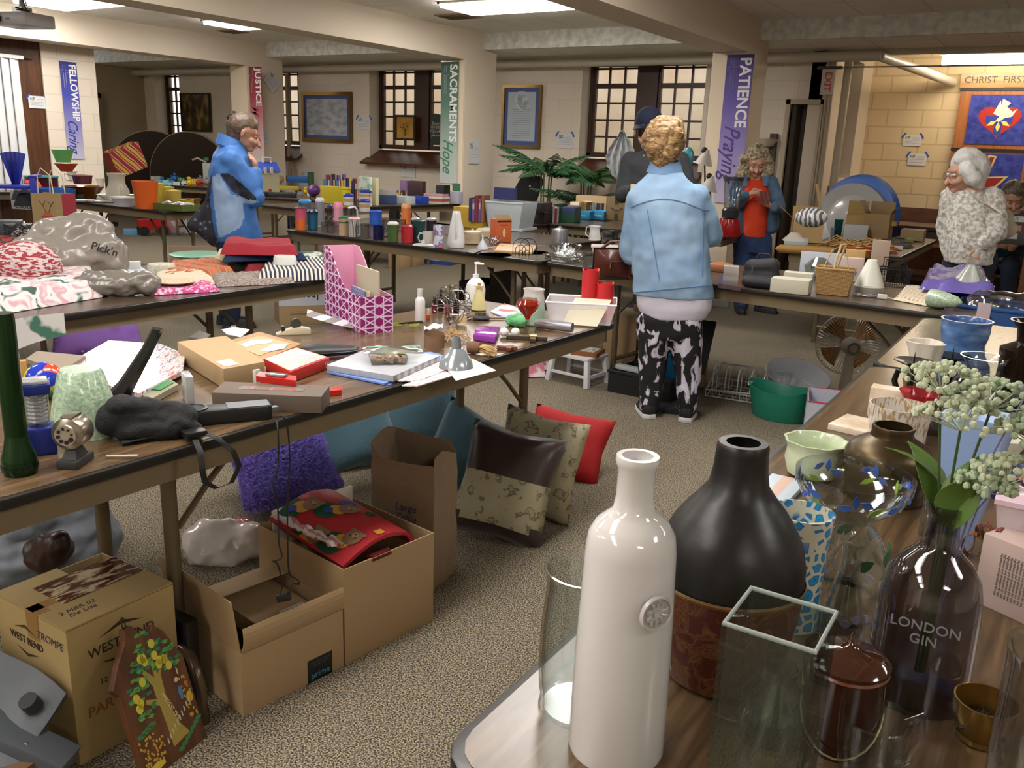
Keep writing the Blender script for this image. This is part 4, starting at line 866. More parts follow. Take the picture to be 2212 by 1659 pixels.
# clear bin + candles
p=P(1235,703,.742);f_=face(p)-.05;W_=.27;r=T('plastic_bin','clear plastic bin holding the red candles at the table corner','bin',P(1262,700,.742),f_);
b0=r.location;mk('bin_body',taper(.28,.19,.24,.155,.085,.0025),m('f1eef2',.2,alpha=.35),r);mk('rim',G().tube([(-.14,-.095,.085),(.14,-.095,.085),(.14,.095,.085),(-.14,.095,.085)],.004,6,closed=True),m('f2eff4',.3,alpha=.8),r)
r.location=(b0.x-.045,b0.y+.055,b0.z)
red=m('c4262a',.45,sss=0);M_=r.matrix_basis.copy();M_.translation=r.location;M_=MX.Translation(r.location)@MX.Rotation(f_,4,'Z')
for x,y,z,yt,lb in((.028,.035,.025,578,'taller red wax pillar candle standing in the clear bin'),(.09,.02,.015,607,'shorter red wax pillar candle standing in the clear bin')):
    q=M_@V((x,y,z));h=top(q,yt+4)-q.z
    o=one('pillar_candle',lb,'candle',q,f_,G().lathe(vess([(.034,0),(.034,h)],.004),28,wob=None),red);
    for v in o.data.vertices:
        if v.co.z>h*.9:v.co.z+=.004*sin(3*math.atan2(v.co.y,v.co.x))
q=M_@V((.0,-.035,.012));one('printed_envelope','clear plastic sleeve with cream card and brush leaning in the bin','envelope',M_@V((.015,-.115,.004)),f_,G().add([(-.085,0,0),(.055,-.012,0),(.105,.045,.10),(-.04,.05,.10),(-.085,.001,0),(.055,-.011,0),(.105,.046,.10),(-.04,.051,.10)],[(0,1,2,3),(7,6,5,4),(0,4,5,1),(1,5,6,2),(2,6,7,3),(3,7,4,0)]),m('d8d2bc',.12,coat=1),smooth=0)
rev('storage_jar','squat glass jar of pink and white things beside the clear bin','jar',m('e9e6e2',.1,trans=.5,ior=1.2),1152,[(672,44),(668,48),(645,48),(636,44),(630,42),(624,48)],z=.742,t=.002)
# toiletries
rev('lotion_bottle','slim white lotion bottle with a screw cap and barcode','bottle',m('d3d2d0',.35),907,[(697,20),(694,22),(652,22),(645,19),(641,12),(638,12),(637,12.5),(624,12.5)],z=.742,n=24,parts='body')
polish=[(925,690,9,668,'c9632e','orange nail polish bottle beside the lotion bottle'),(938,676,12,640,'5e1f2c','dark red nail polish bottle behind the wire ball'),(952,672,14,625,'2a1518','black cap bottle behind the wire ball'),(968,680,16,640,'7d2a35','maroon nail polish bottle inside the view of the wire ball'),(985,676,14,628,'1d1416','black nail polish bottle at the right of the wire ball')]
for x,yb,w,yt,c,lb in polish:
    p,pr=rprof(x,[(yb,w),(yb-(yb-yt)*.5,w*1.05),(yb-(yb-yt)*.55,w*.6),(yt,w*.5)],.742);r=T('polish_bottle',lb,'bottle',p,face(p),group='nail polish bottles by the wire ball');mk('bottle_body',G().lathe(pr[:3],16),m(c,.15),r);mk('cap',G().lathe([(pr[3][0],pr[2][1]),(pr[3][0]*.9,pr[3][1])],14),m('d6d0c8' if c=='c9632e' else '151214',.4),r)
# wire ball
p=base(976,698,.742,.0);rr=42*S(p);r=T('wire_sphere','open sphere woven from silver wire rings','wire ball',(p.x,p.y+.0,.742+rr*.98),face(p));wi=m('8d8a88',.2,.95)
random.seed(11)
for k in range(11):
    g=G().at(rx=random.random()*PI,rz=random.random()*PI);tt=rr*random.uniform(.93,1);off=math.sqrt(max(0,rr*rr-tt*tt))*(-1)**k
    g.tube([(tt*cos(a),tt*sin(a),off) for a in[2*PI*j/28 for j in range(28)]],.0013,5,closed=True);mk('wire_ring',g,wi,r)
# hairbrush
p=P(1040,690,.742);r=T('hairbrush','dark grey oval hairbrush lying bristles up','hairbrush',p,face(p)-.15);bh_=m('3e4145',.45)
mk('head',G().lathe([(.0005,0),(.03,.002),(.033,.008),(.03,.013),(.0005,.015)],28,sx=1.15,sy=.8),bh_,r);mk('handle',G().tube([(.03,0,.008),(-.0,.0,.008),(-.07,-.004,.006),(-.13,-.006,.006)],[.01,.01,.007,.006],8),bh_,r)
g=G()
for i in range(70):
    a=i*2.4;q=.024*math.sqrt(i/70);g.at(q*cos(a)*1.1,q*sin(a)*.75,.013,rx=.25*sin(a),ry=.3*cos(a)).cyl(.0005,.014,0,4)
tag(mk('bristles',g,m('1c1c1e',.6),r),kind='stuff')
# pump bottle
p,pr=rprof(1026,[(668,38),(660,42),(625,44),(612,38),(604,26),(600,15)],.742);r=T('pump_bottle','white faceted soap bottle with a pump top','bottle',p,face(p)+.2);wp=m('dcdedd',.25)
mk('bottle_body',G().lathe(pr,8),wp,r,smooth=.3);hN=pr[-1][1];mk('collar',G().lathe([(pr[-1][0]*.9,hN),(pr[-1][0]*.9,hN+.016)],16),wp,r);mk('pump',G().cyl(.0045,.05,hN+.01,10).tube([(-.006,0,hN+.06),(.008,0,hN+.062),(.034,0,hN+.058)],[.007,.006,.0035],8),wp,r)
p,pr=rprof(1034,[(672,30),(668,33),(645,26),(628,16),(622,13),(617,17)],.742);r=T('cork_bottle','small corked glass bottle of yellow bath salts before the pump bottle','bottle',p,face(p));mk('bottle_body',G().lathe(pr,20),m('d9cf96',.2,trans=.2),r);mk('cork',G().lathe([(.007,pr[-1][1]),(.0075,pr[-1][1]+.012)],12),m('a4764a',.8),r);mk('bow',G().tube([(-.012,-.01,pr[-2][1]),(0,-.013,pr[-2][1]+.002),(.013,-.01,pr[-2][1]-.01)],.0015,5),m('d0935a',.6),r)
# sunglasses
p=P(875,706,.742);r=T('sunglasses','pair of wraparound sunglasses with yellow green lenses','sunglasses',p,face(p)+.1);mk('frame',G().tube([(-.065,0,.01),(-.03,-.012,.012),(0,-.014,.018),(.03,-.012,.02),(.065,.0,.02)],.0035,6).tube([(-.065,0,.01),(-.06,.05,.004)],.003,5).tube([(.065,0,.02),(.06,.06,.01)],.003,5),m('16150f',.3),r)
for s_ in(-1,1):mk('lens',G().at(s_*.032,-.014,.012,rx=.5,ry=0).lathe([(.0005,0),(.024,0),(.022,.002),(.0005,.003)],18,sy=.6),m('8f9440',.05,.5),r)
p=P(950,716,.742);one('crumpled_paper','crumpled printed paper beside the sunglasses','paper',(p.x-.03,p.y,.742),face(p),G().grid(lambda u,v:(-.035+.07*u,-.02+.05*v,.003+.022*abs(noise.noise(V((u*3,v*3,1))))+.01*u),12,8,.0008),m('cfc8c6',.6))
slab('knife_block_board','thin magenta and white craft papers lying behind the hairbrush','paper',pat('cell',[(0,'e6e2e6'),(.6,'c24a42'),(.85,'8fa0d6')],14,rough=.5,step=True),[(1060,672),(1100,690),(1135,672),(1090,655)],.746,.7415)
p=P(1100,690,.742);one('glass_cutter','long handled metal and wood tool lying behind the pink bottle','tool',p,face(p),G().tube([(-.1,-.01,.006),(-.03,0,.006),(.06,.012,.006)],[.006,.005,.004],8).tube([(-.1,-.01,.006),(-.16,-.03,.004),(-.17,-.06,.003)],.0025,6),m('9c8468',.4))
# left clutter
random.seed(21)
fly=[('flyers','plastic bag of colourful printed flyers lying at the back left',[(120,800),(235,735),(345,742),(400,765),(395,800),(300,850)],.765,pat('noise',[(.35,'c9382a'),(.45,'dfdcdc'),(.55,'e8e4e2'),(.62,'5e62b0'),(.7,'d68a3a')],16,rough=.15,sc=(1,5,1),dist=1.5,det=5,coat=1)),('cardboard_sheet','plain grey brown cardboard sheet at the back left',[(55,775),(80,758),(185,768),(135,800)],.775,m('877a6c',.8)),('magazine_pile','stack of paper booklets under the punch lever',[(280,845),(330,860),(385,830),(345,805)],.757,m('8f8873',.7)),('green_sheet','dark green paper beside the black case',[(300,838),(345,842),(375,826),(350,815)],.76,m('2f7a3c',.5))]
for nm,lb,pts,z_,mt in fly:slab(nm,lb,'paper' if nm!='cardboard_sheet' else 'cardboard',mt,pts,z_,z_-.012 if nm!='magazine_pile' else .7415)
bx('small_carton','tiny orange brown carton standing behind the lantern','box',m('b98a4a',.6),55,835,14,780,.02)
# ================= THINGS ON THE FLOOR =================
def ink(h='2a2016'):return m(h,.7)
# party percolator carton
cb_,W_=cbox('sealed worn carton of a coffee maker with brown tape on top, behind the painted plaque',(-1.72,.925),(-1.72,1.2),.29,.345,{},mat=m('a8905f',.75,bump=.05,bs=8))
mk('top_flap',G().box(0,W_,0,.143,.347,.351).box(0,W_*.55,.147,.29,.347,.351),m('a38a5c',.75,bump=.1,bs=10),cb_,smooth=0)
mk('packing_tape',G().box(.06,W_*.98,.11,.235,.3515,.3525),pat('noise',[(.4,'3a1a10'),(.5,'5b2a18'),(.6,'b9a888')],14,rough=.15,sc=(1,3,1),dist=1),cb_,smooth=0)
mk('old_tape',G().box(0,.2,.13,.16,.3508,.3515).box(-.001,.03,.11,.16,.28,.3515),m('8f6c38',.3),cb_,smooth=0)
def logo(par,loc,rot,sc,c='3b2a1c'):
    for dz,sg in((.03,1),(-.03,-1)):
        o=mk('logo_chevron',G().at(0,0,0,sc=sc).add([(-.06,0,dz),(0,0,dz+sg*.022),(.06,0,dz),(0,0,dz+sg*.011)],[(0,1,2,3)]),ink(c),par,smooth=0);o.location=loc
        o.rotation_euler=rot
    text('lettering','WEST BEND',ink(c),par,loc,(rot[0]+PI/2,rot[1],rot[2]),.033*sc,ext=.0003,sx=.95,bold=.0003)
logo(cb_,(.13,-.0012,.265),(0,0,0),1.0);logo(cb_,(-.0012,.17,.265),(0,0,-PI/2),.8)
text('lettering','12 to 30\ncup',ink(),cb_,(.10,-.001,.175),(PI/2,0,0),.02,ext=.0003);text('lettering','PARTY PERK',ink('8a5a24'),cb_,(.13,-.001,.12),(PI/2,0,0),.036,ext=.0003,bold=.0008)
text('lettering','12 to 30 cup automatic',ink(),cb_,(-.001,.15,.19),(PI/2,0,-PI/2),.012,ext=.0003);text('lettering','PARTY PERK',ink('8a5a24'),cb_,(-.001,.15,.145),(PI/2,0,-PI/2),.036,ext=.0003,bold=.0008)
text('handwriting','TROMPE',ink('3b3a44'),cb_,(-.001,.07,.30),(PI/2,0,-PI/2),.028,ext=.0003,shear=.2);text('handwriting','2 MBR 02\nDe Lisa',ink('3b3a44'),cb_,(.07,.06,.3515),(0,0,0),.022,ext=.0003,shear=.3)
# plaque
BL=P(318,1695,0);BR=P(447,1592,0);d=BR-BL;w=d.length;rz=math.atan2(d.y,d.x);hh=.345
pl=T('painted_plaque','wooden plaque painted with a yellow fruit tree leaning on the sealed carton','plaque',BL,rz,rx=-.30)
out=[(.0,.0),(w,.0),(w*1.02,hh*.62),(w*.84,hh*.86),(w*.72,hh*.93),(w*.66,hh*.895),(w*.5,hh*.93),(w*.44,hh),(w*.32,hh),(w*.3,hh*.93),(w*.12,hh*.82),(-.01,hh*.68),(0,hh*.62)]
mk('board',G().wall(out,0,.018),pat('noise',[(.35,'4f2f1b'),(.65,'6f4527')],6,rough=.45,sc=(6,1,1)),pl,smooth=0,bev=.002)
mk('hanging_ring',G().at(w*.38,.009,hh+.012,rz=.6).tube([(.011*cos(a),0,.013*sin(a)) for a in[2*PI*k/18 for k in range(18)]],.0016,6,closed=True),m('4b3a28',.3,.8),pl)
def xz(px_,py_):  # plaque painting coords: u across 0..1, v up 0..1
    return px_*w,py_*hh
def daubs(nm,mt,items,e=.0016):
    g=G()
    for it in items:
        u,v,ru,rv,n,a0=it;x,z=xz(u,v);g.wall([(x+ru*w*cos(2*PI*k/n+a0),z+rv*w*sin(2*PI*k/n+a0)) for k in range(n)],-e,0)
    return tag(mk(nm,g,mt,pl,smooth=0),kind='stuff')
x=lambda u:u*w
mk('painted_trunk',G().wall([xz(.50,.10),xz(.78,.12),xz(.68,.22),xz(.60,.40),xz(.62,.60),xz(.70,.66),xz(.66,.67),xz(.58,.61),xz(.57,.74),xz(.53,.74),xz(.53,.60),xz(.40,.70),xz(.38,.67),xz(.47,.55),xz(.47,.46),xz(.32,.50),xz(.31,.47),xz(.48,.41),xz(.50,.25)],-.0012,0),m('a9974a',.5),pl,smooth=0)
random.seed(5);cl=[(.50,.82,.2),(.36,.72,.17),(.72,.74,.19),(.82,.66,.15),(.28,.58,.17),(.30,.46,.16),(.60,.70,.12)]
it=[];it2=[];it3=[]
for u,v,r_ in cl:
    for k in range(16):
        a=random.random()*6.28;q=r_*random.random()**.5;(it if k%2 else it2).append((u+q*cos(a),v+q*sin(a)*w/hh,.05,.028,4,random.random()*3))
    for k in range(2):
        a=random.random()*6.28;q=r_*.6;it3.append((u+q*cos(a),v+q*sin(a)*w/hh,.045,.06,12,0))
daubs('painted_leaves',m('2f7d5a',.5),it,.0012);daubs('painted_leaves',m('5fa04a',.5),it2,.0016);daubs('painted_fruit',m('d8c83e',.5),it3,.0022)
daubs('painted_fence',m('cfc6b2',.5),[(.45+.05*k,.16+.018*k,.008,.05,4,PI/4) for k in range(10)],.0018)
daubs('painted_field',m('c9a23c',.5),[(.05+random.random()*.35,.08+random.random()*.2,.012,.018,5,0) for k in range(60)]+[(.85+random.random()*.12,.2+random.random()*.3,.012,.018,5,0) for k in range(30)])
daubs('painted_bushes',m('3f7d4a',.5),[(.12+.06*k,.30+.01*k,.06,.03,8,0) for k in range(4)]+[(.6+.06*k,.05+.02*k,.05,.03,7,0) for k in range(7)])
daubs('painted_picker',m('4f7fb0',.5),[(.82,.40,.03,.10,6,0)]);daubs('painted_picker',m('dcc0a4',.5),[(.81,.50,.03,.03,8,0),(.86,.55,.01,.06,4,.5)]);daubs('painted_woman',m('d9b23c',.5),[(.93,.34,.05,.08,6,0)]);daubs('painted_woman',m('c86a4a',.5),[(.93,.44,.03,.03,8,0)])
daubs('painted_barrow',m('d6c23c',.5),[(.22,.06,.12,.05,6,.5)])
text('painted_lettering','HARVEST TIME',m('e4d9a8',.5),pl,(x(.62),-.0026,hh*.36),(PI/2,R(74),0),.013,ext=.0002)
# grey plastic seat at lower left
gp=m('4f545a',.5,bump=.15,bs=40)
p=P(60,1600,.0);r=T('moulded_chair','grey moulded plastic seat with a hinged arm at the lower left corner','seat',(-1.83,.62,0),.2)
mk('shell',G().grid(lambda u,v:(-.25+.42*u,-.10+.36*v,.16+.14*v*v-.10*u*u+.01*sin(9*u)),12,10,.02),gp,r);mk('hinge_arm',G().bar((.0,.12,.20),(.24,.19,.09),.075,.05),gp,r,bev=.006)
mk('knob',G().at(.13,.21,.19,rx=.5).cyl(.02,.03,0,14),m('2d3034',.4),r);mk('strut',G().bar((.02,.02,.13),(.17,.09,.12),.016,.005),m('8d8a84',.35,.7),r);mk('wood_block',G().box(.02,.2,.03,.2,0,.12),m('6d5133',.7),r);mk('base_post',G().box(-.2,-.1,-.05,.1,0,.18),gp,r)
for q in((.05,.11,.225),(.17,.15,.15)):mk('rivet',G().at(*q).sph(.005,8),m('c9c9c6',.2,.9),r)
one('bent_tube','brown bent metal tube with a plastic foot behind the plaque','tube',P(440,1560,0),0,G().tube([(-.10,.02,.16),(-.05,.01,.165),(-.015,0,.14),(0,0,.10),(0,0,.035)],.013,12).cyl(.016,.035,0,12),m('5a4c3c',.25,.5))
one('black_binder','black ring binder standing between the sealed carton and the open carton','binder',(-1.70,1.232,0),0,G().box(-.25,0,-.018,.018,0,.235),m('121316',.35),bev=.004)
# open carton with flaps (box 2)
B2,W2=cbox('open shipping carton with its tall flap up and a black printed sticker',(-1.56,1.262),(-1.51,1.572),.37,.175,{'l':(97,.15),'f':(128,.075,-.5),'b':(12,.12),'r':(172,.1)})
mk('sticker',G().box(.195,.275,-.0012,-.0003,.0,.068),m('14181c',.3),B2,smooth=0);text('lettering','prime',m('3d9fb5',.4),B2,(.235,-.0016,.018),(PI/2,0,0),.026,ext=.0002);text('lettering','AMAZON PRIME\nFULFILMENT',m('4d5256',.5),B2,(.235,-.0016,.052),(PI/2,0,0),.0085,ext=.0002)
mk('hazard_label',G().add([(-.001,.24,.215),(-.001,.30,.215),(-.001,.27,.275)],[(0,1,2)]).at(),m('8f949a',.5),B2,smooth=0).location=(.0,0,0)
M2=MX.Translation(B2.location)@MX.Rotation(B2.rotation_euler[2],4,'Z')
one('inner_carton','flat brown carton with a barcode label lying inside the open carton','box',M2@V((.13,.10,.10)),B2.rotation_euler[2],G().box(0,.17,0,.24,0,.05),kraft,smooth=0)
mk('barcode_label',G().box(.08,.155,.01,.05,.0502,.051),m('d4d4d2',.5),C.objects['inner_carton'],smooth=0);g=G()
for i in range(16):g.box(.088+i*.0038,.0895+i*.0038+.001*(i%2),.018,.04,.0511,.0515)
mk('bars',g,m('1c1c1c',.6),C.objects['inner_carton'],smooth=0)
one('wooden_spatula','pale wooden paddle lying in the open carton','spatula',M2@V((.055,.03,.12)),B2.rotation_euler[2]+.5,G().prism([(0,0),(.05,-.02),(.1,.0),(.16,.03),(.16,.045),(.09,.05),(.03,.06)],0,.006),m('c9a56c',.5),bev=.002,ry=.12)
one('dark_tray','dark brown tray lining the bottom of the open carton','tray',M2@V((.02,.02,.055)),B2.rotation_euler[2],G().box(0,.27,0,.32,0,.03),m('2c1c10',.6),smooth=0)
# wrapping paper carton (box 1)
N1,R1=(-1.51,1.578),(-1.46,1.912);B1,W1=cbox('tall open carton filled with folded teddy bear wrapping paper',N1,R1,.41,.292)
M1=MX.Translation(B1.location)@MX.Rotation(B1.rotation_euler[2],4,'Z')
wp_=T('wrapping_paper','folded red wrapping paper printed with bears, scarves and presents','wrapping paper',M1@V((.02,.03,.235)),B1.rotation_euler[2])
fs=lambda u,v:(.0+.27*u,.0+.35*v,.05+.045*sin(PI*u*.9)+.03*v+(.0 if u<.9 else -.03*(u-.9)*10))
mk('red_sheet',G().grid(fs,24,12,.012),m('b23038',.35,bump=.25,bs=25),wp_)
def stick(nm,mt,pts,e):
    g=G()
    for (u,v,ru,rv,n,a0) in pts:
        vs=[];
        for k in range(n):
            uu=min(.99,max(.01,u+ru*cos(2*PI*k/n+a0)));vv=min(.99,max(.01,v+rv*sin(2*PI*k/n+a0)));q=fs(uu,vv);vs.append((q[0],q[1],q[2]+e))
        c_=fs(min(.99,max(.01,u)),min(.99,max(.01,v)));vs.append((c_[0],c_[1],c_[2]+e));g.M=MX();g.add(vs,[(k,(k+1)%n,n) for k in range(n)])
    return tag(mk(nm,g,mt,wp_),kind='stuff')
bears=[(.30,.16),(.62,.52),(.40,.80),(.12,.45)]
stick('printed_scarf',m('c9932b',.4),[(u-.1,v+.05,.09,.09,12,0) for u,v in bears],.003)
stick('printed_sweater',m('1f5236',.4),[(u-.17,v+.12,.15,.13,14,0) for u,v in bears],.002)
stick('printed_sweater',m('24409a',.4),[(u-.2+.02,v+.1,.06,.06,4,0) for u,v in bears]+[(.72,.62,.1,.08,10,0)],.0035)
stick('printed_bear',m('86694c',.5),[(u,v,.11,.085,16,0) for u,v in bears]+[(u+.08,v+s_*.06,.03,.03,8,0) for u,v in bears for s_ in(-1,1)],.0042)
stick('printed_bear_snout',m('b09068',.5),[(u+.03,v,.04,.03,10,0) for u,v in bears],.005);stick('printed_bear_eyes',m('20140e',.4),[(u+.0,v+s_*.03,.01,.01,6,0) for u,v in bears for s_ in(-1,1)]+[(u+.04,v,.012,.012,6,0) for u,v in bears],.0056)
stick('printed_present',m('1d5a40',.4),[(.78,.38,.07,.06,4,.3)],.003);stick('printed_present',m('d09a3a',.4),[(.55,.06,.07,.05,4,.7)],.003)
one('gift_box','cream gift box with paw prints standing along the edge of the tall carton','box',M1@V((W1*.985-.3,.375,.22)),B1.rotation_euler[2],G().box(0,.30,0,.012,0,.115),pat('voro',[(.0,'1d1c1c'),(.05,'1d1c1c'),(.07,'cfc6b4')],22,rough=.5,rand=.9),bev=.003)
one('red_striped_tissue','crumpled pink and white tissue along the left of the tall carton','tissue',M1@V((.01,.08,.26)),B1.rotation_euler[2],G().grid(lambda u,v:(.06*u,.28*v,.05+.03*abs(noise.noise(V((u*4,v*8,2))))+.02*(1-u)),8,20,.001),pat('wave',[(.4,'c4898a'),(.6,'dcd0cc')],8,rough=.6,dist=3))
one('roll_end','small gold tipped black and red wrapping roll end in the tall carton','roll',M1@V((.10,.012,.285)),B1.rotation_euler[2],G().at(0,0,0,ry=PI/2).lathe([(.0005,0),(.014,0),(.014,.07),(.0005,.07)],8),m('5a1512',.2,.3))
# paper bag
q=P(935,1275,0);rz=face(q)-.5;hb=top(q,1003)
pb_=T('paper_bag','tall open brown paper grocery bag with handwriting','bag',q,rz);pbm=m('86705a',.8,bump=.5,bs=14)
Wb,Db=.235,.16
def bagf(u,v):
    per=[(0,0),(0,Db/2),(0,Db),(-Wb,Db),(-Wb,Db/2),(-Wb,0)];n=len(per);t=(u%1)*n;i=int(t)%n;f=t-int(t);a,b=per[i],per[(i+1)%n]
    x,y=a[0]+(b[0]-a[0])*f,a[1]+(b[1]-a[1])*f;cr=.02*v*(1 if i in(0,1) and abs(t-1)<1 else 0)*(1-abs(t-1))
    nn=.006*noise.noise(V((x*22,y*22,v*6)));top_=hb*(1+.06*sin(u*12)*.6+(.10 if i in(2,3,4) else 0))
    return (x-cr+nn,y+nn,v*top_)
g=G();g.grid(lambda u,v:bagf(u*.99999,v),48,18,.0012);mk('bag_wall',g,pbm,pb_,smooth=.4);mk('bag_bottom',G().box(-Wb,0,0,Db,.002,.006),pbm,pb_)
text('handwriting',"Large\nTable\n\nMEN'S",ink('3a3050'),pb_,(-.10,-.008,hb*.50),(PI/2,0,0),.036,ext=.0004,shear=.15)
# pillows
def pillow(name,label,mat,p,w,h,th,rz,rx=0,ry=0,n=16,zoff=0,mats2=None,seed=0,group=None):
    g=G()
    def f(sg):
        def q(u,v):
            x,y=2*u-1,2*v-1;b=max(0,(1-x**4))**.6*max(0,(1-y**4))**.6;pin=1-.10*(1-abs(y))*abs(x)**2;pin2=1-.10*(1-abs(x))*abs(y)**2
            nz=noise.noise(V((x*2+seed,y*2,sg*3)))*.12
            return (x*w/2*pin,-sg*th/2*b*(1+nz),y*h/2*pin2+h/2)
        return q
    g.grid(f(1),n,n).grid(f(-1),n,n)
    if mats2:
        k=0
        for i,fc in enumerate(g.f):
            zc=sum(g.v[j].z for j in fc)/4;g.mi[i]=1 if mats2[1](zc/h,i<n*n) else 0
        mat=[mat,mats2[0]]
    o=one(name,label,'cushion',(p[0],p[1],p[2]+zoff),rz,g,mat,group,rx=rx,ry=ry,smooth=2)
    bm=bmesh.new();bm.from_mesh(o.data);bmesh.ops.remove_doubles(bm,verts=bm.verts,dist=.0005);bmesh.ops.recalc_face_normals(bm,faces=bm.faces);bm.to_mesh(o.data);bm.free();o.data.shade_smooth();return o
teal=m('3f5f6c',.9,bump=.25,bs=60,sheen=.3)
pp=P(790,1010,0);pillow('teal_cushion','dusty teal cushion leaning at the left behind the paper bag',teal,pp,.40,.38,.14,face(pp)+.35,rx=-.45,seed=1,ry=-.15)
pp=P(885,1000,0);pillow('teal_cushion','dusty teal cushion in the middle, just behind the paper bag',teal,(pp.x,pp.y+.05,0),.42,.38,.14,face(pp)+.1,rx=-.4,seed=2)
pp=P(968,1060,0);pillow('teal_cushion','dusty teal cushion at the right, pressed against the brown and cream cushion',teal,pp,.36,.36,.13,face(pp)-.2,rx=-.3,ry=.45,seed=3)
crm=pat('noise',[(.42,'a39b7e'),(.55,'a39b7e'),(.6,'57503c'),(.64,'9a9274')],26,rough=.6,det=6,bump=.1);sat=m('2e1a18',.35,bump=.2,bs=12,sheen=.3)
a,b=P(1000,1100,0),P(1135,1192,0);c=(a+b)/2;w_=(b-a).length
pp=P(1062,1168,0);pillow('patterned_cushion','large satin cushion, dark brown top over a cream script printed band',sat,pp,.37,.43,.12,face(pp)-.3,rx=-.42,ry=.12,mats2=(crm,lambda z,f:.16<z<.58),seed=4)
pp=P(1115,1130,0);pillow('patterned_cushion','cream script printed cushion standing behind the dark brown one',crm,(pp.x-.0,pp.y+.08,0),.36,.42,.10,face(pp)-.45,rx=-.22,ry=.08,seed=5)
pp=P(1205,1052,0);pillow('red_cushion','bright red cushion peeking out behind the cream printed cushion',m('a81016',.8,bump=.2,bs=30),(pp.x-.06,pp.y+.08,0),.38,.34,.13,face(pp)-.25,rx=-.75,ry=.1,seed=6)
pp=P(705,965,0);pillow('striped_cushion','flat cushion with yellow, orange and brown bands under the table',pat('wave',[(.25,'4d1f14'),(.45,'a34a2a'),(.6,'b59a52')],3.2,rough=.9,rot=(0,PI/2,0)),pp,.34,.40,.07,face(pp)+.2,rx=-1.35,seed=7,zoff=.03)
pp=P(215,775,0);o=pillow('purple_cushion','purple plush armrest cushion with pink and white dots under the linen table',pat('voro',[(0,'e0b8d8'),(.09,'e0b8d8'),(.11,'7a4fa0'),(.5,'8a62b4')],10,rough=.8),pp,.55,.42,.2,face(pp),rx=-.35,seed=8)
# fur cushion
pp=P(640,1125,0);fp=pillow('fur_cushion','shaggy violet fur cushion leaning behind the tall carton',m('5a4a96',.9),(pp.x-.05,pp.y+.05,0),.40,.34,.11,face(pp)+.32,rx=-.95,ry=-.0,seed=9,zoff=.05)
g=G();random.seed(8);me=fp.data;fc=[f for f in me.polygons if f.area>1e-6];tot=sum(f.area for f in fc)
for f in fc:
    k=int(9000*f.area/tot+random.random());vs=[me.vertices[i].co for i in f.vertices]
    for _ in range(k):
        u,v=random.random(),random.random();q=vs[0].lerp(vs[1],u).lerp(vs[-1].lerp(vs[-2],u),v);n=(f.normal+V([random.gauss(0,.45) for _ in range(3)])).normalized();t=n.cross(V((random.random(),1,.3))).normalized()*.0022;L=random.uniform(.014,.026)
        e=q+n*L+V((0,.0,-.006));g.add([q-t,q+t,q+n*L*.6+t*.7,e],[(0,1,2),(0,2,3)])
tag(mk('fur',g,m('7366b4',.85),fp,smooth=0),kind='stuff')
# bags
def bag(name,label,caps,mat,p,rz=0,vox=.01,sm=4,ws=14,wa=.015,cat='bag'):
    o=blob(name,caps,mat,None,vox=vox,sm=sm,fn=wr(ws,wa),loc=p);o.rotation_euler=(0,0,rz)
    return tag(o,label,cat)
pp=P(490,1232,0);bag('shopping_bag','white plastic shopping bag with red print slumped behind the open carton',[((-.08,.10,.05),(.10,.10,.05),.07,.07),((0,.1,.03),(.05,.2,.03),.08,.07),((-.06,.12,.1),(.05,.12,.1),.04,.03)],pat('noise',[(.5,'cfc8c4'),(.6,'cfc8c4'),(.64,'b85a5c')],5,rough=.25,bump=.3,coat=.5),pp,face(pp))
pp=P(95,1262,0);gb=bag('grey_bag','open crumpled grey plastic bag with a brown item inside behind the sealed carton',[((-.12,.1,.08),(.13,.12,.09),.12,.12),((-.05,.1,.2),(.1,.12,.21),.10,.09),((-.16,.05,.04),(.18,.1,.04),.06,.06)],m('6d737c',.4,bump=.3,bs=20),pp,face(pp),vox=.012)
bag('brown_purse','dark brown leather item sticking out of the grey bag','purse' if 0 else [((-.02,0,.0),(.05,.0,.04),.06,.05)],m('2e1712',.35),P(105,1200,.2),0)['category']='purse'
# box with upside down sign, behind nearest table
pp=P(655,700,0);o,W_,h_=bx('carton','large cardboard carton with an upside down paper sign behind the file holder','box',kraft,655,700,100,625,.3,z=0,rz=face(pp)+.15)
mk('paper_sign',G().box(-W_/2,W_/2+.05,-.003,-.001,h_-.13,h_+.01),m('b9bcc8',.6),o,smooth=0);text('lettering','Items',ink('2a2a2e'),o,(.02,-.004,h_-.05),(PI/2,PI,0),.10,ext=.0004)
mk('print_lines',G().box(-.1,.05,-.0015,-.0005,.08,.083).box(-.1,.0,-.0015,-.0005,.1,.103),ink(),o,smooth=0)
# black display carton behind
o,W_=cbox('open black cardboard display box standing behind the soap pump',tuple(P(990,700,0))[:2],tuple(P(1055,712,0))[:2],.3,.36,{'r':(95,.1)},mat=m('141214',.35),name='display_box')
mk('logo_ring',G().at(W_*.3,-.002,.30,rx=PI/2).lathe([(.028,0),(.033,0),(.033,.001),(.028,.001),(.028,0)],24,sy=.6,cap=False),m('c9c6c8',.4),o);text('lettering','Jus',m('d6d4d6',.4),o,(W_*.3,-.002,.30),(PI/2,0,0),.03,ext=.0004)
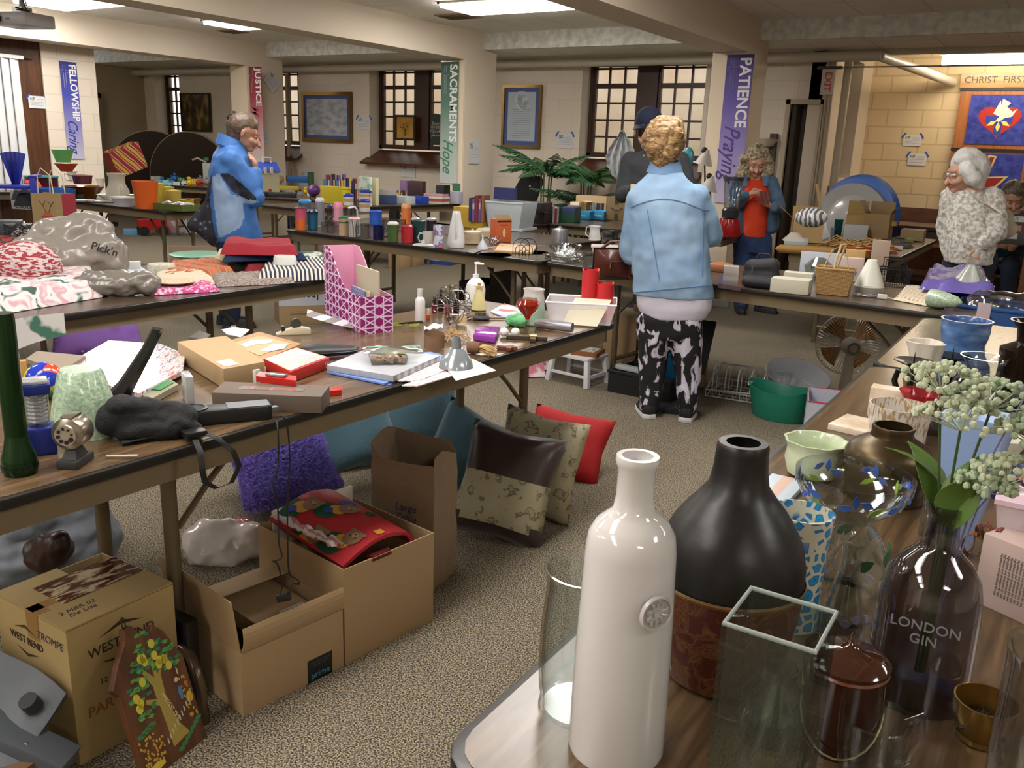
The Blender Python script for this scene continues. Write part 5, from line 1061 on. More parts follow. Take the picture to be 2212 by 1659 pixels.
# stool
a,b=P(1187,820,0),P(1262,838,0);d=b-a;Ws=d.length+.04;rz=math.atan2(d.y,d.x);hs=top(b,775)
r=T('step_stool','small white wooden stool with splayed legs in front of the far table','stool',a,rz);wh=m('c8c8cc',.4)
mk('seat',G().box(-.0,Ws-.02,-.01,.22,hs-.018,hs),wh,r,bev=.004)
for x_ in(.015,Ws-.035):
    for y_ in(.01,.2):mk('leg',G().bar((x_*1.0+(-.02 if x_<.1 else .02),y_+(-.02 if y_<.1 else .02),0),(x_,y_,hs-.018),.034,.03),wh,r,bev=.002)
mk('rail',G().bar((.0,.0,hs*.35),(Ws-.02,.0,hs*.35),.02,.014),wh,r);mk('rail',G().bar((.0,.22,hs*.35),(Ws-.02,.22,hs*.35),.02,.014),wh,r);mk('rail',G().bar((Ws-.02,.0,hs*.35),(Ws-.02,.22,hs*.35),.014,.02),wh,r)
MS=MX.Translation(a)@MX.Rotation(rz,4,'Z')
o=one('hardcover_book','brown framed picture tile lying on the white stool','picture',MS@V((Ws*.45,.02,hs)),rz+.25,G().box(0,.17,0,.16,0,.028),m('7d4a24',.4),bev=.002);mk('printed_face',G().box(.012,.145,.012,.15,.0282,.029),pat('noise',[(.4,'d4d0cc'),(.6,'8f8a88')],40,rough=.2,coat=.6),o,smooth=0)
for x_,y_,c_,lb,w_ in((1150,815,'b8707c','rose pink glossy gift bag lying beside the white stool',44),(1168,800,'9a3040','red and white holiday card box leaning on the white stool',46)):
    pp=P(x_,y_,0);one('gift_bag',lb,'bag',pp,face(pp)+.3,G().frus(.16,.05,.15,.02,.12 if w_==44 else .17),pat('noise',[(.45,c_),(.6,'d8c6cc')],20,rough=.3),rx=-.35)
# black crates by the woman
o,W_=cbox('black plastic crate holding lids and blue folders beside the woman in denim',tuple(P(1312,845,0))[:2],tuple(P(1445,872,0))[:2],.33,.13,{},mat=m('151618',.45),name='plastic_crate',t=.008)
mk('flange',G().tube([(0,0,.13),(W_,0,.13),(W_,.33,.13),(0,.33,.13)],.012,6,closed=True),m('151618',.45),o);Mc=MX.Translation(o.location)@MX.Rotation(o.rotation_euler[2],4,'Z')
one('plastic_lid','translucent plastic lid resting on the black crate','lid',Mc@V((.03,.02,.143)),o.rotation_euler[2]-.1,G().box(0,.26,0,.05,0,.03),m('aab0b6',.25,alpha=.85),bev=.008)
one('blue_folder_box','bright blue plastic document wallet standing in the black crate','wallet',Mc@V((.28,.1,.03)),o.rotation_euler[2]+.3,G().box(0,.14,0,.02,0,.26),m('1a6f9a',.35),rx=.25)
one('crate_lid','black plastic crate lid leaning up behind the crate','lid',Mc@V((.1,.24,.14)),o.rotation_euler[2]+.1,G().box(0,.40,0,.02,0,.34),m('17181a',.45),rx=-.5,bev=.006)
one('clear_tray','low clear dark plastic tray on the carpet before the black crate','tray',tuple(P(1425,885,0)),.35,G().frus(.2,.14,.22,.16,.03),m('3a3a3e',.15,alpha=.7),bev=.004)
pp=P(1345,800,0);bx('carton','brown corrugated carton behind the white stool under the far table','box',kraft,1335,800,70,680,.3,z=0)
one('tall_board','tall blue topped poster tube standing behind the woman in denim','tube',tuple(P(1375,790,0)),face(pp),G().box(-.03,.03,-.01,.01,0,.42),m('b79a80',.6),rx=-.12,ry=-.05)
one('tube_sleeve','dark blue plastic sleeve around the head of the poster tube','sleeve',tuple(P(1375,790,0)+V((-.0,.02,.43))),face(pp),G().box(-.034,.034,-.014,.014,0,.26),m('1c3566',.5),rx=-.12,ry=-.05)
bx('small_carton','small tan carton on the carpet right of the woman in denim','box',m('9c8358',.7),1502,835,44,785,.12,z=0)
# dish rack
a,b=P(1523,858,0),P(1628,875,0);d=b-a;Wd=d.length+.16;rz=math.atan2(d.y,d.x);wi=m('c6c9cc',.3,.2);Dd=.32;hd=.15
r=T('dish_rack','white wire dish drying rack on the carpet behind the green tub','dish rack',a,rz)
for z_,nm in((.012,'bottom_frame'),(hd,'top_frame')):
    if z_>.1:mk(nm,G().tube([(0,Dd,z_),(Wd,Dd,z_),(Wd,0,z_*.5),(0,0,.05)],.004,6,closed=True),wi,r)
    else:mk(nm,G().tube([(0,0,z_),(Wd,0,z_),(Wd,Dd,z_),(0,Dd,z_)],.004,6,closed=True).tube([(0,0,z_+.04),(Wd,0,z_+.04),(Wd,Dd,z_+.04),(0,Dd,z_+.04)],.003,6,closed=True),wi,r)
g=G()
for k in range(12):g.tube([(k*Wd/11,0,.05),(k*Wd/11,0,.012),(k*Wd/11,Dd,.012),(k*Wd/11,Dd,hd)],.002,5)
for k in range(6):g.tube([(0,k*Dd/5,.012),(Wd,k*Dd/5,.012)],.002,5)
mk('wires',g,wi,r)
for k in range(5):
    x_=.03+k*.075;mk('plate_loop',G().tube([(x_,.03,.05),(x_,.03,.14)]+[(x_,.08-.05*cos(a_),.14+.045*sin(a_)) for a_ in[PI*j/8 for j in range(1,8)]]+[(x_,.13,.14),(x_,.13,.012)],.004,6),wi,r)
# basins
p=P(1698,868,0);r=one('wash_basin','white oval plastic basin tilted behind the green tub','basin',(p.x,p.y+.13,.05),face(p),G().lathe(vess([(.11,0),(.13,.02),(.165,.12),(.175,.13)],.004),40,sx=1.1,sy=.8),m('c9cdd4',.3),rx=.5,ry=.15)
p=base(1680,914,0,.11);hg=top(p,842)
r=one('oval_tub','teal green flexible plastic tub with cut-out handles on the carpet','tub',p,face(p)-.35,G().lathe(vess([(.125,0),(.135,.01),(.165,hg*.9),(.172,hg)],.004),48,sx=1.12,sy=.78),m('1d7f68',.4,bump=.1,bs=50))
for v in r.data.vertices:
    if v.co.z>hg*.8:v.co.z+=.035*abs(v.co.x/.19)**2*(v.co.z/hg)
for s_ in(-1,1):mk('handle_slot',G().at(s_*.183,0,hg*1.02,rz=PI/2).box(-.03,.03,-.006,.006,-.008,.01),m('c9d8d2',.5),r,bev=.003)
# fabric bin with red handle
q=[P(1718,926,0),P(1740,990,0)];p=P(1722,960,0)
r=T('fabric_bin','white folding storage bin with red trim and handle beside the green tub','bin',(p.x+.03,p.y-.02,0),0.25);mk('bin_body',taper(.26,.30,.26,.30,.24,.006).at(),m('b9bccb',.6),r,smooth=0).location=(.13,.15,0);mk('trim',G().tube([(0,0,.24),(.26,0,.24),(.26,.30,.24),(0,.30,.24)],.0035,6,closed=True),m('b8202c',.5),r);mk('handle',G().box(.07,.17,-.012,-.006,.15,.17),m('c21a20',.5),r,bev=.003);mk('handle_plate',G().box(.055,.185,-.006,-.001,.14,.155).box(.055,.185,-.006,-.001,.165,.18),m('d9d9df',.4),r)
# fan
p=base(1822,862,0,.08);hz=top(p,748);rz=face(p)+.25;r=T('desk_fan','old beige desk fan with amber blades standing on the carpet','fan',p,rz);bgm=m('a99f8b',.45)
mk('base',G().lathe([(.0005,0),(.085,0),(.085,.012),(.06,.03),(.0005,.034)],32,sx=1,sy=.85),bgm,r);mk('stem',G().frus(.07,.055,.045,.04,hz-.06,.02),bgm,r,bev=.006)
mk('motor',G().at(0,.02,hz,rx=-PI/2).lathe([(.0005,-.09),(.035,-.088),(.05,-.06),(.055,0),(.045,.03),(.0005,.035)],28),bgm,r);mk('motor_vent',G().at(0,-.075,hz,rx=-PI/2).lathe([(.024,-.002),(.038,-.001),(.038,.003),(.024,.003),(.024,-.002)],28,cap=False),m('6e675a',.6),r)
rg=67*S(p);g=G()
for k in range(64):
    a=2*PI*k/64;g.tube([(.045*cos(a),.05,hz+.045*sin(a)),(rg*.8*cos(a),.035,hz+rg*.8*sin(a)),(rg*cos(a),.075,hz+rg*sin(a)),(rg*.8*cos(a),.13,hz+rg*.8*sin(a)),(.03*cos(a),.14,hz+.03*sin(a))],.0014,4)
mk('guard_wires',g,m('c9c4b6',.3,.4),r);mk('guard_ring',G().tube([(rg*cos(a),.075,hz+rg*sin(a)) for a in[2*PI*k/40 for k in range(40)]],.004,6,closed=True),m('c9c4b6',.3,.4),r);mk('guard_hub',G().at(0,.14,hz,rx=-PI/2).cyl(.035,.004,0,20),bgm,r)
for k in range(4):
    a0=k*PI/2+.7;mk('blade',G().grid(lambda u,v:((.03+(rg*.85-.03)*u)*cos(a0+.5*(v-.5)*(1+u)),.085+.02*(v-.5),hz+(.03+(rg*.85-.03)*u)*sin(a0+.5*(v-.5)*(1+u))),8,8,.002),m('a5671c',.2,trans=.2),r)
mk('power_cord',G().tube([(-.02,.06,.02),(-.09,.0,.012),(-.13,-.02,.006),(-.16,.03,.006)],.003,6),m('b5ad9c',.5),r)
# under tables in the distance
for x_,yb,w_,yt,c_,lb in((852,582,30,546,'a58a66','smaller brown carton under the mug table'),(884,576,28,548,'9c805c','brown carton beside the smaller one under the mug table')):
    bx('carton',lb,'box',m(c_,.8),x_,yb,w_,yt,.25,z=0,rz=.2)
o,_,_=bx('storage_bin','flat blue and white plastic storage box under the mug table','box',m('2a4f96',.4),930,570,95,548,.3,z=0,rz=.1);mk('band',G().box(-.2,.2,-.002,0,.05,.065),m('b9c6dc',.4),o)
o,_,_=bx('tote_bag','bright blue tote bag with a round white print under the toy table','bag',m('1f3fb0',.5),598,497,48,455,.14,z=0)
mk('print',G().at(-.06,-.003,.13,rx=PI/2).cyl(.07,.002,0,20),m('d3d9e8',.5),o);mk('strap',G().tube([(-.08,0,.2),(-.07,0,.3),(-.02,0,.3),(-.01,0,.2)],.006,6),m('d8dade',.5),o)
bag('grey_bundle','teal grey plastic bundle behind the blue tote bag',[((-.05,.2,.12),(.1,.2,.14),.14,.12)],m('4f6670',.5),P(600,495,0),0)['category']='bundle'
# toy wagon
p=P(330,508,0);r=T('toy_wagon','red toy wagon with black wheels beyond the kitchenware table','toy',p,face(p)+.15)
mk('body',taper(.40,.2,.34,.16,.14,.012),m('b31c1e',.35),r).location=(0,0,.09)
for x_ in(-.13,.13):
    for y_ in(-.11,.11):mk('wheel',G().at(x_,y_,.07,rx=PI/2).cyl(.07,.04,-.02,20),blkp,r);
mk('handle',G().bar((.0,0,.2),(.09,0,.3),.05,.03),blkp,r)
for x_,c_,lb,s2 in((282,'6f9fc8','pale blue plastic tub on the carpet left of the toy wagon',(28,508,495)),(388,'c08a8a','pile of colourful toy boxes right of the toy wagon',(50,504,470))):
    bx('toy_box',lb,'box',pat('cell',[(0,c_),(.5,'d9cfd2'),(.7,'7f9fce')],9,rough=.5,step=True) if x_>300 else m(c_,.4),x_,s2[1],s2[0],s2[2],.15,z=0)
# cardboard and green sheet behind linens
bx('cardboard_sheet','large plain cardboard panel standing behind the striped linens','cardboard',m('8d7a64',.8),425,640,100,532,.05,z=0)
p=P(430,560,.48);one('plastic_lid','large pale mint green plastic lid resting on the cardboard panel','lid',(p.x,p.y,.50),0,G().lathe([(.0005,0),(.2,.004),(.22,.02),(.21,.024),(.0005,.012)],32),m('86c4a6',.35,alpha=.9))
p=P(340,592,0);one('blue_case','small dark blue folder on the carpet under the kitchenware table','folder',p,.3,G().box(-.12,.12,0,.16,0,.05),m('26425f',.5))
# leg pieces under far table
bx('headphones_case','white and black oval appliance on the carpet behind the woman in denim','appliance',m('8f8f92',.3),1548,662,48,648,.12,z=0)
bx('trash_bin','tall black plastic bin behind the woman in the orange shirt','bin',m('0f0f10',.5),1712,545,38,478,.35,z=0)
# ================= LINENS, MUGS, HOUSEHOLD TABLES =================
def soft(name,label,mat,pts,z0,h,cat='cloth',group=None,am=.004,ws=30,lay=0,n=18,bul=.3):
    """folded soft stack: bottom outline given by 4 pixels on plane z0"""
    q=[P(x,y,z0) for x,y in pts];c=sum(q,V())/4;g=G();L=[v-c for v in q]
    rz=math.atan2((q[1]-q[0]).y,(q[1]-q[0]).x);Ri=MX.Rotation(-rz,3,'Z');L=[Ri@v for v in L];sd=len(label)
    def f(u,v):
        x,y=2*u-1,2*v-1;e=max(abs(x),abs(y));t=max(0,1-max(0,(e-.86)/.14)**2)**.5
        uu=.5+.5*max(-1,min(1,x*1.0));vv=.5+.5*max(-1,min(1,y))
        p=L[0]*(1-uu)*(1-vv)+L[1]*uu*(1-vv)+L[2]*uu*vv+L[3]*(1-uu)*vv
        nz=noise.noise(V((p.x*ws+sd,p.y*ws,sd)));z=h*t*(1+.0*nz)+am*nz*2*t
        s_=1+bul*.06*sin(PI*t)
        return (p.x*s_+am*noise.noise(V((p.y*ws,sd,0))),p.y*s_+am*noise.noise(V((p.x*ws,0,sd))),max(.0005,z))
    g.grid(f,n,n);b=len(g.v);w=n+1
    E=[j for j in range(w)]+[i*w+n for i in range(1,n+1)]+[n*w+j for j in range(n-1,-1,-1)]+[i*w for i in range(n-1,0,-1)]
    g.f.append(E);g.mi.append(0)
    return one(name,label,cat,c,rz,g,mat,group,smooth=1.3)
flor=pat('noise',[(.36,'3f5a4e'),(.42,'d6d0d0'),(.5,'dcd6d6'),(.56,'c79aa2'),(.66,'d3c6c8')],11,rough=.9,det=2,dist=.8)
soft('comforter','folded floral comforter, pink, white and green, hanging over the left end of the table',flor,[(-60,690),(235,640),(190,585),(-60,600)],.742,.075,am=.008,ws=12)
soft('comforter_corner','green and white underside of the floral comforter hanging at the table edge',pat('noise',[(.45,'2f5a4c'),(.5,'c9c4c2')],9,rough=.9),[(20,712),(235,668),(235,645),(-10,680)],.742,.03) if 0 else None
one('cloth_drop','green and white cloth corner hanging below the linen table','cloth',PX(62,712,-3.17),0,G().grid(lambda u,v:(.02+.01*sin(8*u),-.14+.26*u,.05-.12*v*(1-.3*u)),10,4,.003),pat('noise',[(.45,'3c6858'),(.5,'c4c2bc')],7,rough=.9))
redp=pat('noise',[(.42,'c9b9b9'),(.48,'c9b9b9'),(.52,'8d2a33'),(.7,'a03a44')],40,rough=.9,sc=(1,1,3))
p=P(28,640,.742);one('round_pillow','white round pillow with red folk print at the left edge','pillow',(p.x-.1,p.y+.12,.80),.4,G().sph(.14,24,sx=1.1,sy=.9,sz=.75,z=.05),redp)
soft('plaid_blanket','folded dark red plaid blanket sloping behind the round pillow',pat('brick',[(0,'7e1316'),(.5,'8c1518'),(1,'200a0c')],5,rough=.95,bw=.6,bh=.6,mw=.06),[(-40,600),(140,592),(120,560),(-40,540)],.742,.11,am=.01,ws=8)
pbag=m('8f8880',.3,bump=.4,bs=18,alpha=.92,coat=.4)
o=bag('shopping_bag','large translucent grey shopping bag with dark lettering on the linen table',[((-.14,.12,.10),(.12,.12,.10),.13,.12),((-.08,.14,.2),(.1,.14,.23),.09,.08),((.14,.12,.04),(.18,.12,.1),.06,.06)],pbag,P(165,610,.742),face(P(165,610,.742)),vox=.012,wa=.022,ws=11)
text('lettering',"Pick'n",m('2a2422',.5),o,(.13,-.012,.15),(PI/2,.35,0),.05,ext=.0008,bold=.001,label="dark lettering of the shopping bag")
o=bag('produce_bag','tied grey plastic bag lying on its side in front of the shopping bag',[((-.12,.05,.055),(.10,.05,.05),.055,.052),((-.2,.07,.05),(-.12,.05,.06),.02,.045),((0,.05,.05),(.04,.06,.06),.06,.05)],m('78726a',.28,bump=.4,bs=24,coat=.4),P(265,642,.742),face(P(265,642,.742))-.05,vox=.009,wa=.012,ws=22)
p=P(185,592,.742);one('yellow_handle','bright yellow plastic handle poking out of the grey produce bag','handle' if 0 else 'tool',(p.x,p.y,.79),face(p),G().tube([(-.05,-.02,-.01),(.0,0,.0),(.05,.02,.02)],[.014,.016,.02],10),m('c9982a',.35))
bx('autumn_bag','small brown gift bag with a pumpkin and leaves print','bag',pat('noise',[(.5,'8f6a40'),(.6,'b06a30'),(.68,'5a6a2a')],14,rough=.6),246,586,50,551,.05,.742)
bx('white_block','small white foam block behind the pumpkin gift bag','block',m('d2d0cc',.6),290,584,28,566,.05,.742)
slab('greeting_card','pale blue greeting card lying on the linen table','card',m('c3cdd8',.6),[(252,598),(332,592),(300,574),(262,580)],.75,.744)
rev('foam_disc','thick pale grey speckled foam disc beside the striped tablecloth','disc',pat('noise',[(.4,'b5b3a0'),(.6,'cfcdbc')],60,rough=.9),350,[(594,58),(575,58),(570,54)],z=.744)
strt=pat('wave',[(.15,'a8503c'),(.35,'b98a52'),(.6,'7d7048'),(.85,'c06a4c')],3.2,rough=.95)
soft('striped_tablecloth','folded tablecloth striped orange, tan and olive',strt,[(345,612),(510,592),(470,566),(370,575)],.742,.035)
soft('cream_towel','folded cream towel under the scalloped doily',m('c9bfa6',.95,bump=.3,bs=100),[(335,622),(468,615),(430,592),(335,600)],.742,.035)
soft('pink_towel','folded magenta and white patterned towel at the table edge',pat('noise',[(.48,'b8407c'),(.56,'d6b3c6')],60,rough=.95),[(330,638),(476,630),(455,612),(345,616)],.742,.022)
p=P(378,608,.778);one('doily','round crocheted doily with a red scalloped border','doily',p,0,G().lathe([(.0005,0),(.085,0),(.088,.004),(.07,.006),(.03,.007),(.0005,.006)],48,wob=lambda a,t:1+.04*abs(sin(9*a))),pat('rings',[(.3,'c9bca0'),(.6,'a8453a'),(.8,'d0c4aa')],9,rough=.9))
soft('crochet_runner','mauve grey crocheted runner draped across the linen table',pat('noise',[(.4,'6f625e'),(.6,'a3968f')],120,rough=.95,bump=.5),[(470,620),(640,612),(615,590),(455,598)],.742,.022,am=.006)
soft('lace_cloth','dark grey lace cloth folded behind the striped tablecloth',pat('noise',[(.4,'3c3836'),(.6,'5c5653')],90,rough=.95),[(450,588),(560,580),(530,566),(455,572)],.742,.03)
soft('striped_pillowcase','navy and cream striped pillowcase folded beside the file holder',pat('wave',[(.46,'cfc8bc'),(.54,'2a2f45')],15,rough=.95,rot=(0,0,.25),dist=1.2),[(555,612),(712,604),(700,572),(575,578)],.742,.05,n=24)
soft('red_cloth','dark red cloth spread under the striped pillowcase',m('7a1f26',.95),[(530,590),(690,580),(640,560),(520,568)],.742,.04)
rev('round_tin','plain white round tin on the folded cloths','tin',m('d0d0ce',.4),616,[(574,44),(570,50),(556,48),(552,44)],z=.79)
soft('sage_runner','green and white print cloth behind the striped pillowcase',pat('noise',[(.5,'c3c4bc'),(.58,'38604e')],12,rough=.9),[(640,578),(712,574),(692,560),(640,562)],.742,.05)
soft('cream_roll','rolled cream towel with faded lilac print',pat('noise',[(.5,'c9be9a'),(.62,'b3aac0')],8,rough=.95),[(458,575),(620,572),(600,555),(470,556)],.742,.055)
soft('navy_towel','folded navy blue towel under the red one',m('1c2a4c',.97,bump=.3,bs=120),[(480,566),(665,562),(640,545),(490,545)],.795,.035)
soft('red_towel','folded raspberry red towel on top of the linen stack',m('8f2330',.97,bump=.2,bs=120),[(475,550),(645,553),(630,532),(485,530)],.83,.05,am=.008,ws=10)
# --- mug table
def cup(label,x,yb,w,yt,c,tp=1.,lid=None,lh=.12,hd=0,name='tumbler',cat='cup',z=.742,band=None,rough=.3,metal=0,group=None,t=.002,mat=None):
    p=P(x,yb,z);r=w/2*S(p);p=base(x,yb,z,r*.9);h=top(p,yt)-z;r0=r/tp;k=T(name,label,cat,p,face(p),group);mt=mat or m(c,rough,metal)
    H1=h*(1-lh) if lid else h
    mk('cup_body',G().lathe(vess([(r0,0),(r,H1)],t),24),mt,k)
    if band:mk('band',G().lathe([(r0+(r-r0)*.35+.0008,H1*.4),(r0+(r-r0)*.8+.0008,H1*.8)],24,cap=False),m(band,.4),k)
    if lid:mk('lid',G().lathe([(r*1.04,H1),(r*1.04,H1+h*lh*.5),(r*.7,h),(.0005,h)],24),m(lid,.35),k)
    if hd:
        a=.022*hd;mk('handle',G().tube([(hd*r*.93,0,H1*.82),(hd*r+a,0,H1*.85),(hd*r+a*1.5,0,H1*.5),(hd*r+a,0,H1*.2),(hd*r0*.93,0,H1*.2)],.005,8),mt,k)
    return k
grd=pat('grad',[(.0,'c9622c'),(.45,'c9622c'),(.62,'c0506c'),(1,'b84a68')],1,rough=.3,rot=(0,PI/2,0),coord='Generated',loc=(0,0,0))
k=cup('tall tumbler fading from pink to orange at the left end of the mug table',650,498,24,447,'c05a58',1.25,'3c3c3e',.05,mat=grd);text('lettering','DUNKIN',m('d9a8b4',.5),k,(-.018,-.03,.08),(PI/2,PI/2,0),.022,ext=.0004)
cup('teal blue shaker cup with a navy lid beside the pink tumbler',676,497,23,452,'14506a',1.2,'1b2238',.2)
cup('grey sports bottle with a bright blue cap behind the pink tumbler',660,486,26,430,'56585c',1.05,'2e7fb4',.15,name='bottle')
cup('patterned grey glass water bottle behind the blue shaker',692,487,19,427,'7c7c84',1,'b9b9bc',.14,name='bottle')
cup('slim clear bottle with a blue cap beside the pink flask',713,486,13,442,'a8a6ac',1,'2c3aa0',.1,name='bottle',mat=thin('e8e8ee',1.8,.05))
cup('pink water flask with a carry cap',731,488,20,436,'c98c9c',1,'cf7f90',.28,name='flask')
random.seed(6)
for x,yb,w,yt,lb in((702,502,16,480,'first'),(716,503,16,480,'second'),(728,500,14,478,'third')):cup('small clear drinking glass, %s from the left in front of the flasks'%lb,x,yb,w,yt,'ffffff',1.1,mat=thin('f2f4f4',2.4,.04),name='drinking_glass',cat='glass')
cup('beige travel cup with a dark green band and lid',743,510,22,467,'b39a7c',1.35,'1f6a4a',.1,band='1f5a44')
k=cup('white travel cup with a black maze pattern and pink lid',766,513,26,469,'cac4c0',1.15,'c9989a',.12,mat=pat('brick',[(0,'cfcac6'),(.5,'c6c2be'),(1,'3a3a3e')],90,rough=.5,bw=.8,bh=.6,mw=.12))
cup('clear glass beer mug in front of the blue cup',790,515,22,483,'ffffff',1.,mat=thin('eef0f0',2.4,.04),hd=-1,name='glass_mug',cat='mug')
cup('plain bright blue plastic cup in the middle of the mug table',812,486,27,454,'2a55b4',1.2,'2148ae',.15)
cup('navy blue mug with its handle to the right',818,518,24,488,'12163a',1,hd=1,name='mug',cat='mug',rough=.15)
cup('olive green tumbler with a white lid',849,524,24,479,'3f5a2a',1.25,'c9c9c4',.14)
cup('black square handled mug behind the green tumbler',852,474,24,452,'121213',1,hd=1,name='mug',cat='mug')
cup('orange metal water bottle with a loop cap',877,484,20,440,'cc7340',1,'c98e5c',.22,name='bottle')
cup('red insulated mug with a handle on the left',880,525,26,486,'a3222c',1,'9c1f28',.14,hd=-1,name='mug',cat='mug')
cup('large dark teal travel mug with a big left handle',905,524,28,475,'0f3a3c',1.2,'0d2c2e',.08,hd=-1,name='mug',cat='mug')
cup('white cup printed with blue and orange blotches',947,536,24,486,'a9b0cc',1.25,mat=pat('noise',[(.45,'c9c8d0'),(.52,'4a5aa8'),(.62,'b9705a')],20,rough=.4))
for x,w,lb in((898,20,'left'),(932,22,'right')):cup('dark cup with a silver rim behind the teal mug, %s of two'%lb,x,498,w,470,'1c1620',1,'a3a3a6',.2)
cup('cream mug behind the blotchy cup',924,528,22,500,'b9b4aa',1,hd=-1,name='mug',cat='mug')
rev('pot_lid','white plastic lid with a knob lying in front of the mugs','lid',m('b9b6b4',.4),915,[(532,44),(530,48),(527,40),(525,12),(518,8)],z=.742)
for k_,x in enumerate((835,850,866)):cup('clear glass dessert dish in the row behind the green tumbler, %s'%('left','middle','right')[k_],x,500,22,474,'ffffff',1.2,mat=thin('f0f2f2',2.6,.05),name='dessert_glass',cat='glass')
p,pr=rprof(985,[(536,34),(526,38),(518,37),(505,34),(490,30),(470,20),(460,18),(456,14)],.742);r=T('thermal_carafe','white plastic thermal carafe with a moulded handle','carafe',p,face(p));wc=m('d0d0d2',.25);mk('carafe_body',G().lathe(pr,28),wc,r);rr=pr[5][0];mk('handle',G().tube([(0,-rr*.9,pr[6][1]),(0,-rr-.018,pr[6][1]-.005),(0,-pr[3][0]-.012,pr[3][1]),(0,-pr[3][0]*.95,pr[3][1]-.03)],.009,8),wc,r)
p,pr=rprof(1020,[(528,30),(515,38),(503,38)],.742);r=T('lidded_bowl','beige plastic bowl with a flat cream lid','bowl',p,face(p));mk('bowl_body',G().lathe(vess(pr,.003),28),m('b39f82',.4),r);mk('lid',G().lathe([(pr[-1][0]*1.03,pr[-1][1]),(pr[-1][0]*1.03,pr[-1][1]+.012),(.01,pr[-1][1]+.018),(.01,pr[-1][1]+.03),(.0005,pr[-1][1]+.03)],28),m('c6b79c',.4),r)
rev('casserole_lid','round beige lid leaning on the mixer behind the carafe','lid',m('c4b89e',.4),1048,[(512,36),(498,42),(494,34)],z=.742)
rev('funnel','small white plastic funnel standing upside down','funnel',m('c3c8d2',.3,alpha=.9),1042,[(540,24),(532,22),(522,10),(518,4),(508,3)],z=.742)
o,W_,h_=bx('appliance_box','orange cardboard box of a kitchen gadget with its top open','box',pat('noise',[(.5,'b5562c'),(.7,'a8673c')],8,rough=.6),1088,524,38,474,.09,.742,rz=face(P(1088,524))+.55)
mk('top_flap',G().grid(lambda u,v:(-W_/2+W_*u,.09*v*.4,h_+.03*v),1,2,.002),m('8f7650',.7),o);mk('printed_roller',G().at(.0,-.002,h_*.42,rx=PI/2).lathe([(.0005,0),(.012,0),(.012,.001),(.0005,.001)],16,sy=2.6),m('c9b48a',.5),o);mk('label_strip',G().box(-W_/2+.005,W_/2-.005,-.0015,-.0005,h_-.02,h_-.008),m('1c1714',.5),o)
text('lettering','SALAD GUN',m('241812',.5),o,(0,-.001,h_*.75),(PI/2,0,0),.012,ext=.0003)
p=P(1058,530,.742);g=G()
for k in range(7):g.at(0,0,0);g.tube([(-.02+.008*k,0,.005),(-.04+.02*k,.02,.05+.01*(k%3)),(.03+.01*k,.03,.03)],.003,6)
one('metal_grater','bundle of bright metal kitchen tools beside the orange box','tools',p,face(p),g,m('a9abb0',.15,.95))
slab('cutting_board','pale wooden cutting board lying behind the napkin rack','cutting board',m('b79768',.5),[(1068,540),(1150,545),(1160,530),(1080,525)],.757,.742,bev=.002)
for x,lb,c_ in((1070,'ornate silver plate with dark scalloped rim in front of the wooden spoons',m('9a948c',.15,.9)),(1150,'dark metal plate behind the napkin rack',m('1c1c20',.3,.4))):
    rev('plate',lb,'plate',c_,x,[(553 if x<1100 else 548,56),(550 if x<1100 else 545,72)],z=.742,wob=lambda a,t:1+.02*sin(14*a))
for k,(x0,y0,x1,y1) in enumerate(((1045,536,1085,533),(1080,536,1118,534))):
    a,b=P(x0,y0,.75),P(x1,y1,.75);one('wooden_spoon' if k==0 else 'spatula',('wooden spoon lying behind the ornate plate','white plastic spatula lying beside the wooden spoon')[k],'utensil',a,math.atan2((b-a).y,(b-a).x),G().tube([(0,0,0),((b-a).length*.7,0,0),((b-a).length,0,0)],[.006,.006,.016],8),m(('b38f5c','c9c4c0')[k],.5))
slab('kitchen_knives','small dark knives with cream handles at the table edge','knives',m('3c362c',.4),[(1005,543),(1022,547),(1040,541),(1025,537)],.748,.742)
p=P(1133,556,.742);r=T('napkin_rack','black wire napkin rack of nested arches','rack',p,face(p)+.2);g=G();s_=S(p)
for k,(w_,x_) in enumerate(((18,-8),(18,8),(11,-8),(11,8),(5,-6),(5,8))):
    ww=w_*s_;g=G();hh_=ww*1.2+.01
    g.tube([(x_*s_-ww,0.01*k,.004),(x_*s_-ww,.01*k,hh_)]+[(x_*s_-ww*cos(a),.01*k,hh_+ww*.85*sin(a)) for a in[PI*j/10 for j in range(1,10)]]+[(x_*s_+ww,.01*k,hh_),(x_*s_+ww,.01*k,.004)],.0022,6);mk('arch',g,m('141212',.4),r)
p,pr=rprof(1208,[(532,32),(530,34),(500,34),(495,32),(492,8),(489,6)],.742);r=T('canister','ribbed silver canister with a dark knob','canister',p,face(p));mk('canister_body',G().lathe(pr,32,wob=lambda a,t:1+.006*sin(30*a)),m('9a9ca2',.25,.8),r);mk('knob',G().at(0,0,pr[-1][1]).sph(.008,10),blkp,r)
cry=thin('f2f4f4',4,.06)
rev('crystal_platter','wide cut crystal platter under the crystal bowl','platter',cry,1218,[(566,50),(556,84),(550,92)],z=.742,t=.004,n=48,wob=lambda a,t:1+.05*sin(16*a)*t)
rev('crystal_bowl','deep cut crystal bowl standing on the crystal platter','bowl',cry,1220,[(556,36),(545,52),(533,66),(528,70)],z=.75,t=.004,n=48,wob=lambda a,t:1+.035*sin(24*a+12*t))
rev('clear_tumbler','plain clear plastic container beside the brown handbag','container',thin('eef2f4',2.4,.06),1275,[(578,32),(545,36)],z=.742,t=.002)
